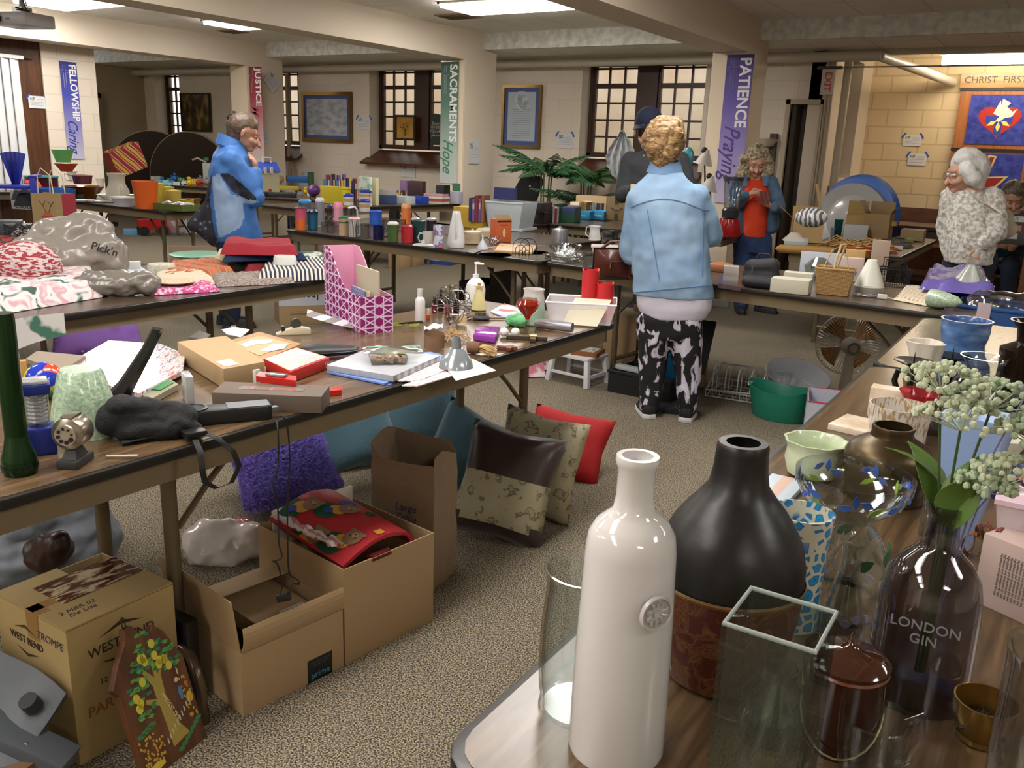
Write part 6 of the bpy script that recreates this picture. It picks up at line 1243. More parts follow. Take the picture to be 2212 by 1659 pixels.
p,pr=rprof(1283,[(520,18),(512,24),(500,20),(492,22),(488,26)],.79);r=T('white_pitcher','white ceramic pitcher with a tall curved handle','pitcher',p,face(p));mk('pitcher_body',G().lathe(vess(pr,.002),24,wob=lambda a,t:1+.3*max(0,cos(a))**6*t),m('c9cac8',.15),r);mk('handle',G().tube([(-pr[2][0],0,.02),(-pr[2][0]-.03,0,.04),(-pr[2][0]-.025,0,.09),(-pr[2][0]+.005,0,.10)],.004,8),m('c9cac8',.15),r)
r=T('food_bin','pale pink plastic bin with a flat lid behind the handbag','bin',P(1305,550,.742),face(P(1305,550)));mk('bin_body',G().frus(.15,.13,.17,.14,.05),m('b5a8a0',.4),r,bev=.004);mk('lid',G().cb(0,0,.05,.18,.15,.012),m('c4bab2',.35),r,bev=.004)
rev('steel_bowl','small ribbed steel bowl filled with white plastic at the back of the table','bowl',m('8f8f92',.2,.9),1318,[(518,26),(511,34),(498,36)],z=.742,t=.002,wob=lambda a,t:1+.01*sin(30*a))
# rack of cups behind
p=P(770,470,.742);r=T('cup_rack','black wire rack behind the mugs','rack',p,face(p));s_=S(p);g=G()
for x_ in(-30,-10,5,28):g.tube([(x_*s_,0,0),(x_*s_,0,.25)],.002,5)
for z_ in(.12,.25):g.tube([(-30*s_,0,z_),(28*s_,0,z_)],.002,5)
mk('wires',g,m('1a1a1c',.4),r)
for x,yb,w,yt,lb in((753,444,22,418,'white cup with a blue rim hanging left in the wire rack'),(790,434,26,410,'white cup with blue and tan bands at the top right of the wire rack'),(788,458,24,430,'white cup with blue and tan bands at the lower right of the wire rack')):
    cup(lb,x,yb,w,yt,'c6c6c4',1.1,'22388c',.25,z=.88 if yb<450 else .80,band='b9946a')
p,pr=rprof(758,[(498,26),(470,28),(450,30)],.742);r=T('glass_pitcher','clear square pitcher with a thick white handle','pitcher',p,face(p));mk('pitcher_body',G().lathe(vess(pr,.002),24),thin('eef0f2',2.2,.04),r);mk('handle',G().tube([(-.02,0,pr[-1][1]),(.03,0,pr[-1][1]+.012),(.05,0,pr[-1][1]-.01),(.05,0,.03)],.009,8),m('d0d0d0',.3),r)
# --- household table
p=P(1637,622,.742);o=blob('lunch_bag',[((-.05,.05,.06),(.05,.05,.06),.05,.05),((-.05,.05,.10),(.05,.05,.115),.045,.045),((-.06,.0,.03),(.07,.0,.03),.03,.03),((-.06,.1,.03),(.07,.1,.03),.03,.03)],m('14161c',.7,bump=.2,bs=300),None,vox=.006,sm=4,loc=p);o.rotation_euler=(0,0,face(p)-.2);tag(o,'black fabric lunch bag with a zip and top handle','bag')
mk('handle',G().tube([(-.03,.05,.15),(-.02,.05,.175),(.03,.05,.175),(.04,.05,.155)],.006,8),m('0f1014',.7),o);mk('zip_pull',G().box(-.035,-.029,-.035,-.031,.08,.12),m('9a9a9a',.2,.9),o)
bx('white_carton','low white cardboard box beside the lunch bag','box',m('b9b5a4',.6),1703,634,80,604,.12,.742,rz=face(P(1703,634))-.15,bev=.002)
bx('stacked_white_box','small white box behind the low white box','box',m('c4c2b0',.6),1722,612,60,590,.08,.742,rz=face(P(1703,634))-.1)
slab('zip_bags','clear zip bags with pink items in front of the woman in denim','bag',thin('e6d6da',3,.15),[(1552,612),(1600,620),(1600,598),(1555,590)],.765,.742)
bx('clear_caddy','small clear box of pink items left of the lunch bag','box',m('c9c2bc',.2,alpha=.8),1578,600,32,576,.08,.742)
rev('terracotta_dish','round terracotta dish with a lid behind the clear box','dish',m('9a5f3c',.5),1556,[(588,52),(578,56),(570,50),(566,20)],z=.742)
rev('fish_bowl','round clear glass bowl lying behind the wicker basket','bowl',thin('eef0ea',3,.04),1765,[(598,44),(588,64),(572,70),(560,50),(554,40)],z=.742,t=.002)
wick=pat('brick',[(0,'a8834f'),(.5,'b99662'),(1,'6e5230')],34,rough=.6,rot=(PI/2,0,0),bw=.6,bh=.22,mw=.04,bump=-.8)
p=P(1796,638,.742);f_=face(p)-.1;s_=S(p);r=T('wicker_basket','small tapered wicker basket with a tall twisted handle','basket',p,f_);w=78*s_;r.location=p+V((-sin(f_),cos(f_),0))*.055
hh=top(p,582)-.742;mk('basket_body',taper(w,.12,w*.82,.095,hh,.005),wick,r,smooth=0);mk('rim',G().tube([(-w/2,-.06,hh),(w/2,-.06,hh),(w/2,.06,hh),(-w/2,.06,hh)],.006,8,closed=True),m('b08c58',.6,bump=.8,bs=150),r)
mk('handle',G().tube([(-.004,-.06,hh),(0,-.05,hh+.05),(.012,-.02,hh+.12),(.03,.03,hh+.12),(.0,.06,hh)],[.004,.006,.006,.006,.004],8),m('c2a06c',.6),r);mk('handle_splint',G().tube([(-.06,-.0,hh),(-.03,0,hh+.09),(.03,0,hh+.13),(.06,0,hh)],.003,6),m('c9a670',.6),r)
bx('pink_carton','tall pale pink carton with a blue ring logo behind the diffuser','box',m('bda8a0',.6),1836,608,46,558,.07,.742,bev=.001);o=C.objects['pink_carton'];mk('logo',G().at(.014,-.001,.05,rx=PI/2).lathe([(.008,0),(.016,0),(.016,.0008),(.008,.0008),(.008,0)],20,cap=False),m('2f6aa8',.5),o);mk('logo_dot',G().at(-.018,-.001,.055,rx=PI/2).cyl(.007,.0008,0,16),m('6a625e',.5),o)
bx('tan_carton','small tan carton on top behind the pink one','box',m('b5945c',.6),1842,600,38,541,.05,.742)
p,pr=rprof(1874,[(640,54),(636,58),(622,62),(618,62),(600,50),(580,34),(566,24),(561,20)],.742);r=T('oil_diffuser','white cone shaped aroma diffuser with a grey base','diffuser',p,face(p));mk('grey_base',G().lathe(pr[:4],36),m('8b8781',.4),r);mk('cone',G().lathe(pr[3:],36),m('d2d2c6',.35),r)
mk('lettering_line',G().at(0,-pr[3][0]-.0003,pr[3][1]+.006).box(-.018,.018,-.0008,.0012,0,.002),m('9c9a92',.5),r)
p=P(1905,645,.742);r=T('power_adapter','white plug adapter with a coiled white cord before the diffuser','adapter',p,face(p));mk('plug',G().cb(0,.0,0,.045,.025,.022),m('cdcdca',.3),r,bev=.003);mk('cord',G().tube([(-.02,0,.01),(-.07,-.01,.006),(-.12,.02,.01),(-.09,.05,.014),(-.05,.03,.01),(-.12,.0,.006),(-.14,.03,.01)],.0022,6),m('d2d0cc',.35),r);mk('cord',G().tube([(.02,0,.01),(.06,-.01,.004),(.09,.0,.004)],.0022,6),m('d2d0cc',.35),r)
# black wire basket
p=P(1932,622,.742);f_=face(p)+.2;s_=S(p);r=T('wire_basket','black wire shopping basket with folding handles','basket',p,f_);w=.155;d_=.13;hh=.1;bw_=m('1d1e20',.4,.3)
mk('rim',G().tube([(-w/2,0,hh),(w/2,0,hh),(w/2,d_,hh),(-w/2,d_,hh)],.004,6,closed=True),bw_,r);g=G()
for k in range(13):
    x_=-w/2+w*k/12;g.tube([(x_,0,hh),(x_*.9,.005,.003),(x_*.9,d_-.005,.003),(x_,d_,hh)],.0014,4)
for k in range(9):
    y_=d_*k/8
    for s2 in(-1,1):g.tube([(s2*w/2,y_,hh),(s2*w*.45,y_,.003)],.0014,4)
for z_ in(.003,.035,.07):g.tube([(-w*.46,0.003,z_),(w*.46,.003,z_),(w*.46,d_,z_),(-w*.46,d_,z_)],.0016,4,closed=True)
mk('wire_mesh',g,bw_,r)
for y_,zz in((.03,.05),(.10,.055)):mk('handle',G().tube([(-w*.35,y_,hh),(-w*.35,y_,hh+zz),(w*.35,y_,hh+zz),(w*.35,y_,hh)],.0035,6).tube([(-w*.2,y_,hh+zz),(w*.2,y_,hh+zz)],.007,8),bw_,r)
bx('brown_pouch','tall beige paper pouch with a dark stripe behind the wire basket','bag',m('9c8a78',.6),1893,606,36,520,.04,.742)
bx('table_sign','white paper sign lettered Household hanging on the table behind','sign',m('b4b9c4',.6),1772,598,90,545,.004,.742,rz=face(P(1772,598))+.05);text('lettering','Household',ink('1e2024'),C.objects['table_sign'],(.02,-.0015,.05),(PI/2,0,0),.036,ext=.0003)
pt=m('3f2a86',.35);r=T('purple_tray','shallow purple plastic tray with rounded rim at the end of the table','tray',P(2070,640,.742),0.0);mk('tray_body',taper(.30,.22,.25,.17,.05,.004),pt,r,bev=.004);r.location.y+=.10;r.location.z+=.0
soft('plastic_wrap','crumpled clear plastic over purple tissue in the tray',m('6a5ea6',.15,coat=1,bump=.6,bs=30),[(1985,625),(2150,640),(2120,590),(2010,590)],.78,.05,cat='wrap',am=.015,ws=14)
rev('clear_dome','peak of clear film rising from the purple tray','film',m('b4b9b0',.12,coat=1,alpha=.8,bump=.5,bs=40),2092,[(622,80),(600,50),(580,26),(572,12)],z=.80,wob=lambda a,t:1+.15*sin(5*a))
soft('table_linen','folded cream table linen printed with purple squares and tassels',pat('brick',[(0,'b9a58c'),(.5,'8a4468'),(1,'c9bfa4')],22,rough=.9,bw=.5,bh=.5,mw=.16),[(1930,648),(2040,668),(2020,625),(1955,622)],.742,.02)
p=base(2038,672,.742,.03);g=G();one('foam_cone','pale green foam cone wrapped in film lying on its side','foam cone',(p.x-.0,p.y+.02,.742+.045),face(p)-.5,G().at(-.075,0,0,ry=PI/2).lathe([(.0005,0),(.045,0),(.042,.05),(.025,.13),(.004,.155)],28),foam)
# blue bin beyond
q=PY(2176,662,4.85);r=T('recycling_bin','blue plastic bin full of clear plastic packaging behind the blue vase','bin',(q.x,q.y,0),0.0);mk('bin_body',taper(.42,.34,.34,.28,q.z,.006),m('1c4a86',.4),r,bev=.004);mk('rim',G().tube([(-.21,-.17,q.z),(.21,-.17,q.z),(.21,.17,q.z),(-.21,.17,q.z)],.01,8,closed=True),m('1c4a86',.4),r);mk('label',G().box(-.07,-.01,-.172,-.168,q.z-.17,q.z-.08),m('c9c6c8',.5),r)
bag('plastic_packaging','clear crumpled packaging heaped in the blue bin',[((-.1,0,0),(.12,0,0),.09,.09),((0,.03,.03),(.05,.03,.04),.06,.05)],thin('e6eaec',4,.12),(q.x,q.y,q.z-.02),0)['category']='packaging'
bx('leaflet','folded leaflet standing between the blue vase and the blue bin','leaflet',m('b9a9b4',.5),2118,712,26,655,.006,.742)
# ================= WALL DECOR =================
def banner(label,cols,word,script,M,w,h,ink_,sc):
    """hanging banner; local frame: X right, Z down from top edge, faces -Y"""
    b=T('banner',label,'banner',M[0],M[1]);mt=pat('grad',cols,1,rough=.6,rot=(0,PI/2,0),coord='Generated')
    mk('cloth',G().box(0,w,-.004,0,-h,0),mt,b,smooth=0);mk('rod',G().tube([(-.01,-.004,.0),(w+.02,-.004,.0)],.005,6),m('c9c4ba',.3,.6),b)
    W_=m('e4e2e4',.5);t=text('lettering',word,W_,b,(w*.70,-.0055,-.03),(PI/2,PI/2,0),w*.58,ext=.0005,align='LEFT',bold=w*.014,sx=sc)
    L=t.dimensions.x if t.dimensions.x else .7
    bpy.context.view_layer.update();L=max(v.co.x for v in t.data.vertices)*sc
    text('script_lettering',script,m(ink_,.5),b,(w*.42,-.006,-.03-L*.96),(PI/2,PI/2,0),w*.85,ext=.0005,align='LEFT',shear=.45,sx=.8,bold=w*.004)
    c=w*.24;g=G();a=.014;T_=-.05;B_=T_-h*.22;q=T_-h*.06;o=[(c-a,T_),(c+a,T_),(c+a,q+a),(c+.055,q+a),(c+.055,q-a),(c+a,q-a),(c+a,B_),(c-a,B_),(c-a,q-a),(c-.055,q-a),(c-.055,q+a),(c-a,q+a)]
    mk('printed_cross',G().tube([(x_,-.0055,z_) for x_,z_ in o],.002,4,closed=True),m('b9b4cc',.5),b)
    return b
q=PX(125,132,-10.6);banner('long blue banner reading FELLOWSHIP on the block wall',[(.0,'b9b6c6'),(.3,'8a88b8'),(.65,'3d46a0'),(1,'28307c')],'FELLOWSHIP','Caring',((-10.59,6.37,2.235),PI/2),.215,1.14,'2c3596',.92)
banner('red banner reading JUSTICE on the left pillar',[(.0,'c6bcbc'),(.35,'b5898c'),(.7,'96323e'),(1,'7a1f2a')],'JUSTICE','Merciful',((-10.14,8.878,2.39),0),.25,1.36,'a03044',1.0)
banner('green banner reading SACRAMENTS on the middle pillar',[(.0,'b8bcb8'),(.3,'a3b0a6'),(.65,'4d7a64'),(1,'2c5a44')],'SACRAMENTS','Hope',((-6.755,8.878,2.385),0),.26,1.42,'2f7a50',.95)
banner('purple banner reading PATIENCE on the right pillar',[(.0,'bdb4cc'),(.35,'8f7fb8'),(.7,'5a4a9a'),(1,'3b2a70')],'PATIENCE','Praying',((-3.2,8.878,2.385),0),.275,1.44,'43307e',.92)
def notice(label,p,rz,w,h,tape=True,rot=0):
    r=T('notice',label,'notice',p,rz,ry=rot);mk('sheet',G().box(0,w,-.002,0,-h,0),m('cfcfd2',.7),r,smooth=0)
    mk('printed_logo',G().box(w*.1,w*.38,-.003,-.002,-h*.36,-h*.12),pat('noise',[(.45,'b9bab8'),(.55,'6f7470')],60,rough=.7),r,smooth=0)
    g=G()
    for k in range(5):g.box(w*(.12 if k>1 else .5),w*.88,-.003,-.002,-h*(.24+.12*k)-.004,-h*(.24+.12*k))
    mk('printed_lines',g,m('8f9094',.7),r,smooth=0)
    if tape:mk('tape',G().at(0,0,0).add([(-.03,-.004,-.035),(-.012,-.004,-.045),(.03,-.004,.02),(.012,-.004,.028)],[(0,1,2,3)]).add([(w+.03,-.004,-.035),(w+.012,-.004,-.045),(w-.03,-.004,.02),(w-.012,-.004,.028)],[(0,3,2,1)]),m('2a4aa0',.5),r,smooth=0)
    return r
nt=[('X',60,206,97,233,-10.61,'notice taped to the brown wood panel at the far left'),('Y',772,252,800,280,10.34,'notice taped right of the wide blue matted picture'),('Y',868,355,897,382,10.34,'notice taped low on the wall under the first window'),('Y',1204,288,1238,320,10.34,'notice taped behind the palm fronds'),('Y',1953,291,1992,315,12.29,'upper notice taped to the lit block wall'),('Y',1963,331,2003,357,12.29,'lower notice taped to the lit block wall')]
for ax,x0,y0,x1,y1,v,lb in nt:
    f=PX if ax=='X' else PY;a,b,c=f(x0,y0,v),f(x1,y0,v),f(x0,y1,v);w_=(V((b.x,b.y,0))-V((a.x,a.y,0))).length;notice(lb,a,PI/2 if ax=='X' else 0,w_,a.z-c.z)
a,b,c=PX(1003,302,-6.41),PX(1028,302,-6.41),PX(1003,333,-6.41);notice('notice pinned on the side of the middle pillar',(-6.412,9.0,a.z),PI/2,.22,.28,False)
a=PX(578,279,-10.19);notice('notice on the side of the left pillar',(-10.19,9.0,a.z),PI/2,.24,.2,False)
a=PX(600,152,-10.19);notice('diamond shaped sheet hanging askew on the left pillar',(-10.18,9.33,a.z),PI/2,.24,.22,False,rot=.8)
def framed(label,x0,y0,x1,y1,Y,fw,fc,mat1,art,inset,th=.03,name='framed_picture'):
    a,b=PY(x0,y0,Y),PY(x1,y1,Y);w,h=b.x-a.x,a.z-b.z;r=T(name,label,'picture',(a.x,Y,a.z))
    g=G().box(0,w,-th,0,-fw,0).box(0,w,-th,0,-h,-h+fw).box(0,fw,-th,0,-h+fw,-fw).box(w-fw,w,-th,0,-h+fw,-fw);mk('frame',g,fc,r,smooth=0)
    mk('mat_board',G().box(fw,w-fw,-th*.4,-th*.2,-h+fw,-fw),mat1,r,smooth=0);mk('print',G().box(fw+inset,w-fw-inset,-th*.5,-th*.4,-h+fw+inset,-fw-inset),art,r,smooth=0);return r,w,h
gold=m('7d5f2c',.3,.7);bmat=m('4a5a8a',.7)
framed('wide gold framed pale relief print with a blue mat',653,199,762,309,10.33,.05,gold,bmat,pat('noise',[(.35,'8f949c'),(.6,'b4b9c0')],7,rough=.5,sc=(1,1,2),det=6),.05)
r,w_,h_=framed('tall gold framed print of verses with a blue mat',1088,184,1167,321,10.33,.035,gold,bmat,m('a9b4bc',.5),.055)
g=G()
for k in range(14):g.box(w_*.25+.02*(k%3),w_*.75-.015*(k%2),-.0165,-.016,-h_*(.38+.035*k)-.006,-h_*(.38+.035*k))
mk('printed_verse',g,m('808a94',.6),r,smooth=0);mk('printed_scene',G().at(w_*.5,-.016,-h_*.24,rx=PI/2).cyl(w_*.2,.0006,0,16),pat('noise',[(.4,'8d969c'),(.6,'b9c2c6')],16,rough=.6),r)
framed('dark brown woodland painting in the dim area at the far left',390,201,458,285,10.33,.03,m('2a1a10',.5),m('33240f',.6),pat('noise',[(.35,'241a0e'),(.5,'4a3a1c'),(.62,'8a7440')],5,rough=.4,sc=(1.5,1,.8),det=5),.0)
r,w_,h_=framed('small orange picture of a bare tree on the window sill',855,248,898,304,10.45,.03,m('20120b',.5),m('b98a2c',.6),pat('noise',[(.4,'b98a2c'),(.65,'8f6a20')],4,rough=.6),.0)
g=G();random.seed(2)
def br(x_,z_,a,l,t):
    if l<.015:return
    x2,z2=x_+l*sin(a),z_+l*cos(a);g.tube([(x_,-.018,z_),(x2,-.018,z2)],[t,t*.7],4)
    for s_ in(-1,1):br(x2,z2,a+s_*random.uniform(.3,.7),l*.68,t*.7)
br(w_*.5,-h_*.82,0,h_*.2,.008);mk('painted_tree',g,m('3c2a12',.7),r)
r=T('wooden_sign','dark green carved sign standing on the sill behind the green banner','sign',PY(932,248,10.45));mk('board',G().wall([(0,0),(.06,.02),(.2,0),(.2,-.42),(0,-.42)],-.02,0),m('27352c',.7),r,smooth=0);text('lettering','Bloom\nWHERE\nYOU ARE\nplanted',m('b9b9b0',.6),r,(.1,-.022,-.2),(PI/2,0,0),.055,ext=.0005)
# cabinet with quilted panels
orw=pat('noise',[(.35,'8a4e1e'),(.65,'a3622a')],5,rough=.35,sc=(6,1,.6));Yc=12.24
a=PY(2083,158,Yc);b=PY(2100,190,Yc);x0=a.x
r=T('altar_cabinet','tall orange wood cabinet with quilted blue panels on the lit wall','cabinet',(x0,Yc,0));Wc=1.9
zt_,zh=a.z,PY(2090,190,Yc).z;mk('header',G().box(-.02,Wc+.02,-.05,.05,zh,zt_),pat('noise',[(.35,'8f6428'),(.65,'b07d35')],5,rough=.3,sc=(1,1,8)),r,smooth=0)
text('lettering','CHRIST  FIRST',m('33200f',.5),r,(.02,-.052,(zh+zt_)/2),(PI/2,0,0),(zt_-zh)*.62,ext=.0006,align='LEFT')
mk('cabinet_frame',G().box(0,Wc,-.02,.05,0,zh),orw,r,smooth=0);mk('shelf_line',G().box(-.01,Wc,-.04,-.02,zh-.035,zh-.0).box(-.01,Wc,-.035,-.02,PY(2070,322,Yc).z-.02,PY(2070,322,Yc).z+.015),m('1c0f08',.5),r,smooth=0)
qb=pat('noise',[(.35,'232a78'),(.65,'3c47a0')],16,rough=.9,det=5)
def quad(nm,x0p,y0p,x1p,y1p,mt,e):
    a,b=PY(x0p,y0p,Yc),PY(x1p,y1p,Yc);mk(nm,G().box(a.x-x0,b.x-x0,-.02-e,-.02,b.z,a.z),mt,r,smooth=0);return a.x-x0,b.x-x0,b.z,a.z
ax0,ax1,az0,az1=quad('quilt_panel',2100,205,2218,314,qb,.012);cx,cz=(ax0+ax1)/2,(az0+az1)/2;sc_=(az1-az0)/2
def shp(nm,pts,mt,e,cx=cx,cz=cz,s=sc_):mk(nm,G().wall([(cx+x_*s,cz+z_*s) for x_,z_ in pts],-.02-e,-.03),mt,r,smooth=0)
hp=[(.80*(sin(t)**3),.72*(.8125*cos(t)-.3125*cos(2*t)-.125*cos(3*t)-.0625*cos(4*t))-.02) for t in[-2*PI*k/28 for k in range(28)]]
shp('red_heart',hp,m('a32820',.8),.014);c=.14;d_=.5
shp('blue_cross',[(-c,-.62),(c,-.62),(c,-c),(d_,-c),(d_,c),(c,c),(c,.5),(-c,.5),(-c,c),(-d_,c),(-d_,-c),(-c,-c)],m('2c3a94',.8),.016)
for a_,nm in((PI*.5+2.1,0),(PI*.5-2.1,0),(-PI/2,0)):
    shp('leaf_motif',[(cos(a_)*.08,sin(a_)*.08),(cos(a_+.3)*.3,sin(a_+.3)*.3),(cos(a_)*.5,sin(a_)*.5),(cos(a_-.3)*.3,sin(a_-.3)*.3)],m('cfc86a',.8),.018)
shp('white_dove',[(-.12,.15),(.0,.3),(-.25,.42),(-.05,.95),(.0,.75),(.02,1.02),(.35,.85),(.22,.7),(.45,.5),(.62,.62),(.45,.3),(.2,.25),(.0,.08)],m('d9d6c4',.8),.02,cx=cx,cz=cz-.05)
ax0,ax1,az0,az1=quad('quilt_panel',2075,330,2195,440,qb,.012);cx,cz=(ax0+ax1)/2,(az0+az1)/2;sc_=(az1-az0)/2
shp('gold_shape',[(-.12,.95),(.2,.9),(-.02,.05),(.75,.1),(.35,-.4),(-.35,-.55),(-.5,-.2)],m('c9b878',.8),.014,cx,cz,sc_);shp('red_shape',[(-.04,.88),(.12,.85),(-.1,-.02),(.6,.04),(.3,-.32),(-.28,-.45),(-.4,-.2)],m('8f1f1c',.8),.016,cx,cz,sc_)
# exit sign, wall unit, sconce, projector
p=PY(1778,150,10.2);r=T('exit_sign','faded pink and white exit sign hanging at the doorway','sign',p);mk('sign_box',G().box(0,.14,-.02,.02,-.26,0),m('cfc4b8',.5),r,smooth=0);text('lettering','EXIT',m('c24a4a',.5),r,(.07,-.022,-.13),(PI/2,PI/2,0),.10,ext=.0006,bold=.002);mk('bracket',G().box(-.06,.2,-.03,.03,.0,.03),m('3c3226',.5),r)
p=PY(1806,397,12.0);r=T('wall_heater','cream boxed wall heater with a grey grille below the alcove window','heater',(p.x+.02,12.05,0));mk('heater_body',G().box(0,.5,0,.2,0,p.z),m('b5a88c',.5),r,smooth=0,bev=.01);mk('grille',G().box(.22,.46,-.005,0,.3,p.z-.07),m('6d675a',.6),r,smooth=0)
p=PY(1655,300,10.3);r=T('wall_sconce','dark wall sconce with a pale half round shade behind the right pillar','lamp',(p.x,10.3,p.z));mk('shade',G().lathe([(.0005,-.1),(.09,-.08),(.14,.0),(.13,.0),(.08,-.07),(.0005,-.09)],24),m('c9c1ae',.4),r);mk('backplate',G().box(.04,.12,.0,.05,-.5,.06),m('34261a',.5),r)
p=PY(50,45,4.2);r=T('projector','white ceiling projector at the top left corner','projector',p,.25);pm=m('c9ccd2',.35);mk('projector_case',G().cb(0,0,-.05,.36,.3,.10),pm,r,bev=.015);mk('lens',G().at(-.1,-.15,0,rx=PI/2).cyl(.035,.02,0,20),m('1c1e24',.1),r);mk('mount_pole',G().cyl(.02,CZ-p.z-.1,.1,12).cb(0,0,.05,.1,.1,.05),m('b4b7bc',.3,.5),r)
mk('cables',G().tube([(.02,0,.3),(.05,-.03,.15),(.10,-.05,.07),(.02,-.08,.09),(.12,-.04,.06)],.008,6).tube([(.0,0,.3),(.03,.02,.12),(-.04,-.04,.08),(.06,-.06,.07)],.006,6),m('17171a',.5),r);mk('badge',G().box(-.02,.02,-.1512,-.15,-.01,.005),m('6d7076',.4),r)
# round tabletops on edge
for x,lb,dx in((332,'left',0),(428,'right',1)):
    p=PY(x,340,9.55-.1*dx);t_=PY(x,286+6*dx,9.55);rr=.74
    r=T('round_table','dark brown round folding table standing on edge, %s of the two'%lb,'table',(p.x,9.55-.25*dx,0),.62 if not dx else .35);mk('tabletop',G().at(0,0,rr,rx=-PI/2+.08).cyl(rr,.03,0,48),m('20140d',.35),r);mk('edge_band',G().at(0,.0,rr,rx=-PI/2+.08).lathe([(rr,-.002),(rr+.012,0),(rr+.012,.03),(rr,.032)],48,cap=False),m('8a7a5c',.5),r)
# ================= PALMS =================
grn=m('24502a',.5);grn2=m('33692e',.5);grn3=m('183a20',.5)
def palm(label,p,H_,n,L,mt,seed,pot=True,up=.7):
    random.seed(seed);r=T('potted_palm',label,'plant',p);
    if pot:mk('pot',G().lathe(vess([(.12,0),(.16,.12),(.17,.26)],.012),24),pat('brick',[(0,'7a5c36'),(.5,'86683f'),(1,'4f3a20')],40,rough=.7,rot=(PI/2,0,0),bw=.5,bh=.3,mw=.05),r);mk('soil',G().cyl(.15,.02,.2,16),m('241a12',.9),r)
    g=G()
    for k in range(4):
        a=k*1.6;g.tube([(.03*cos(a),.03*sin(a),.15),(.05*cos(a),.05*sin(a),H_*.5),(.07*cos(a),.07*sin(a),H_)],.011,6)
    mk('stems',g,m('4f5c34',.6),r)
    for k in range(n):
        a=k*2*PI/n+random.uniform(-.3,.3);ll=L*random.uniform(.75,1.1);e=random.uniform(.25,1.0)*up;g=G();pp=[]
        for i in range(13):
            t=i/12;rad=ll*t*cos(e*(1-t*.6));z=H_+ll*(sin(e)*t-.75*t*t*(.55+.25*(1-e)));pp.append(V((.05*cos(a)+rad*cos(a),.05*sin(a)+rad*sin(a),z)))
        g.tube(pp,[.005*(1-.6*i/12) for i in range(13)],4)
        sd=V((-sin(a),cos(a),0))
        for i in range(2,34):
            t=i/34*12;j=min(11,int(t));q=pp[j].lerp(pp[j+1],t-j);d=(pp[j+1]-pp[j]).normalized();l=.17*ll/.6*sin(PI*min(1,.12+i/34*.9))
            for s_ in(-1,1):
                tip=q+(sd*s_*.75+d*.65).normalized()*l+V((0,0,-l*random.uniform(.25,.5)));w_=d*.011;mid=q.lerp(tip,.45)+V((0,0,.012));g.add([q-w_*.4,q+w_*.4,mid+w_,mid-w_,tip],[(0,1,2,3),(3,2,4)])
        mk('frond',g,mt,r,smooth=0)
    return r
palm('tall palm with arching fronds between the middle pillar and the big window',(PY(1182,345,9.2).x,9.2,0),1.12,18,.62,grn,31,up=1.15)
palm('bushy palm in front of the left side of the big window',(PY(1268,365,9.75).x,9.75,0),1.05,20,.5,grn2,32,up=1.2)
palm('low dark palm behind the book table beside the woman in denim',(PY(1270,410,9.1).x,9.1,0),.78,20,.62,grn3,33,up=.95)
# ================= BOOK TABLES =================
random.seed(12)
CN={'7a1f22':'dark red','1d2c56':'navy','c9c4b4':'cream','2a4a34':'green','c2a23c':'yellow','1b1b1e':'black','8a5a34':'brown','b9b9bd':'white','a3444e':'rose','3f6a9c':'blue','6a4a7c':'purple','c46a30':'orange'}
ORD=['first','second','third','fourth','fifth','sixth','seventh','eighth','ninth','tenth','eleventh','twelfth','thirteenth','fourteenth']
def books(row,x0,x1,yb,yt,n,z=.742,cols=None,rz=None,dep=.16,cat='book'):
    a,b=P(x0,yb[0],z),P(x1,yb[1],z);d=(b-a)/n;L=d.length;rz=math.atan2(d.y,d.x);cs=cols or list(CN)
    for k in range(n):
        p=a+d*k;c=random.choice(cs);h=(top(a,yt)-z)*random.uniform(.82,1.08);w=L*random.uniform(.82,.97)
        r=T('book','%s book, %s from the left %s'%(CN[c],ORD[k],row),cat,p,rz,'books '+row);mt=m(c,.5)
        mk('cover',G().box(0,.003,0,dep,0,h).box(w-.003,w,0,dep,0,h).box(0,w,0,.003,0,h),mt,r,smooth=0);mk('pages',G().box(.003,w-.003,.003,dep-.005,.003,h-.004),m('cfc8b6',.8),r,smooth=0)
        if k%2:mk('spine_label',G().box(w*.2,w*.8,-.001,0,h*.55,h*.8),m('b9ae8a',.5),r,smooth=0)
books('in the row before the palms',1178,1212,(482,480),445,7)
books('leaning beside the clear tub',1012,1046,(478,480),425,5,z=.80)
o,_,_=bx('book_carton','yellow cardboard carton at the near end of the palm side book table','box',pat('noise',[(.5,'b08f2c'),(.6,'a3822a'),(.66,'5c431c')],9,rough=.6),1010,492,72,448,.2,.742,rz=.12)
r=T('plastic_tub','large clear plastic tub full of paper on its upturned lid','tub',P(1086,497,.742)+V((0,.12,0)),.1);s_=S(r.location);w=84*s_;hh=top(r.location,440)-.742
mk('tub_body',taper(w*1.08,.3,w*.88,.26,hh,.004),m('c3ccd2',.3,alpha=.55),r,smooth=0).location=(0,0,.02);mk('lid',G().cb(0,0,0,w*1.1,.3,.02),m('c3ccd2',.35,alpha=.8),r,bev=.006);mk('rim',G().cb(0,-.15,hh+.01,w*1.1,.012,.012),m('c9d2d8',.35),r)
random.seed(3)
for k in range(8):
    c=random.choice(list(CN));one('paper_stack','bundle of papers standing %s from the left inside the clear tub'%ORD[k],'papers',r.location+V((-w*.36+w*.095*k,-.08,.03)),.1,G().box(0,w*.07,0,.18,0,hh*random.uniform(.55,.75)),m(random.choice(('c9c6bc','c4b98f','b9c0c6','c2bcae')),.8),'papers standing inside the clear tub',smooth=0)
one('purple_box','small navy and pink boxed set sitting on top of the clear tub','box',PY(1066,430,r.location.y),.1,G().box(0,.2,0,.05,-.0,.1),m('2c3464',.4),smooth=0)
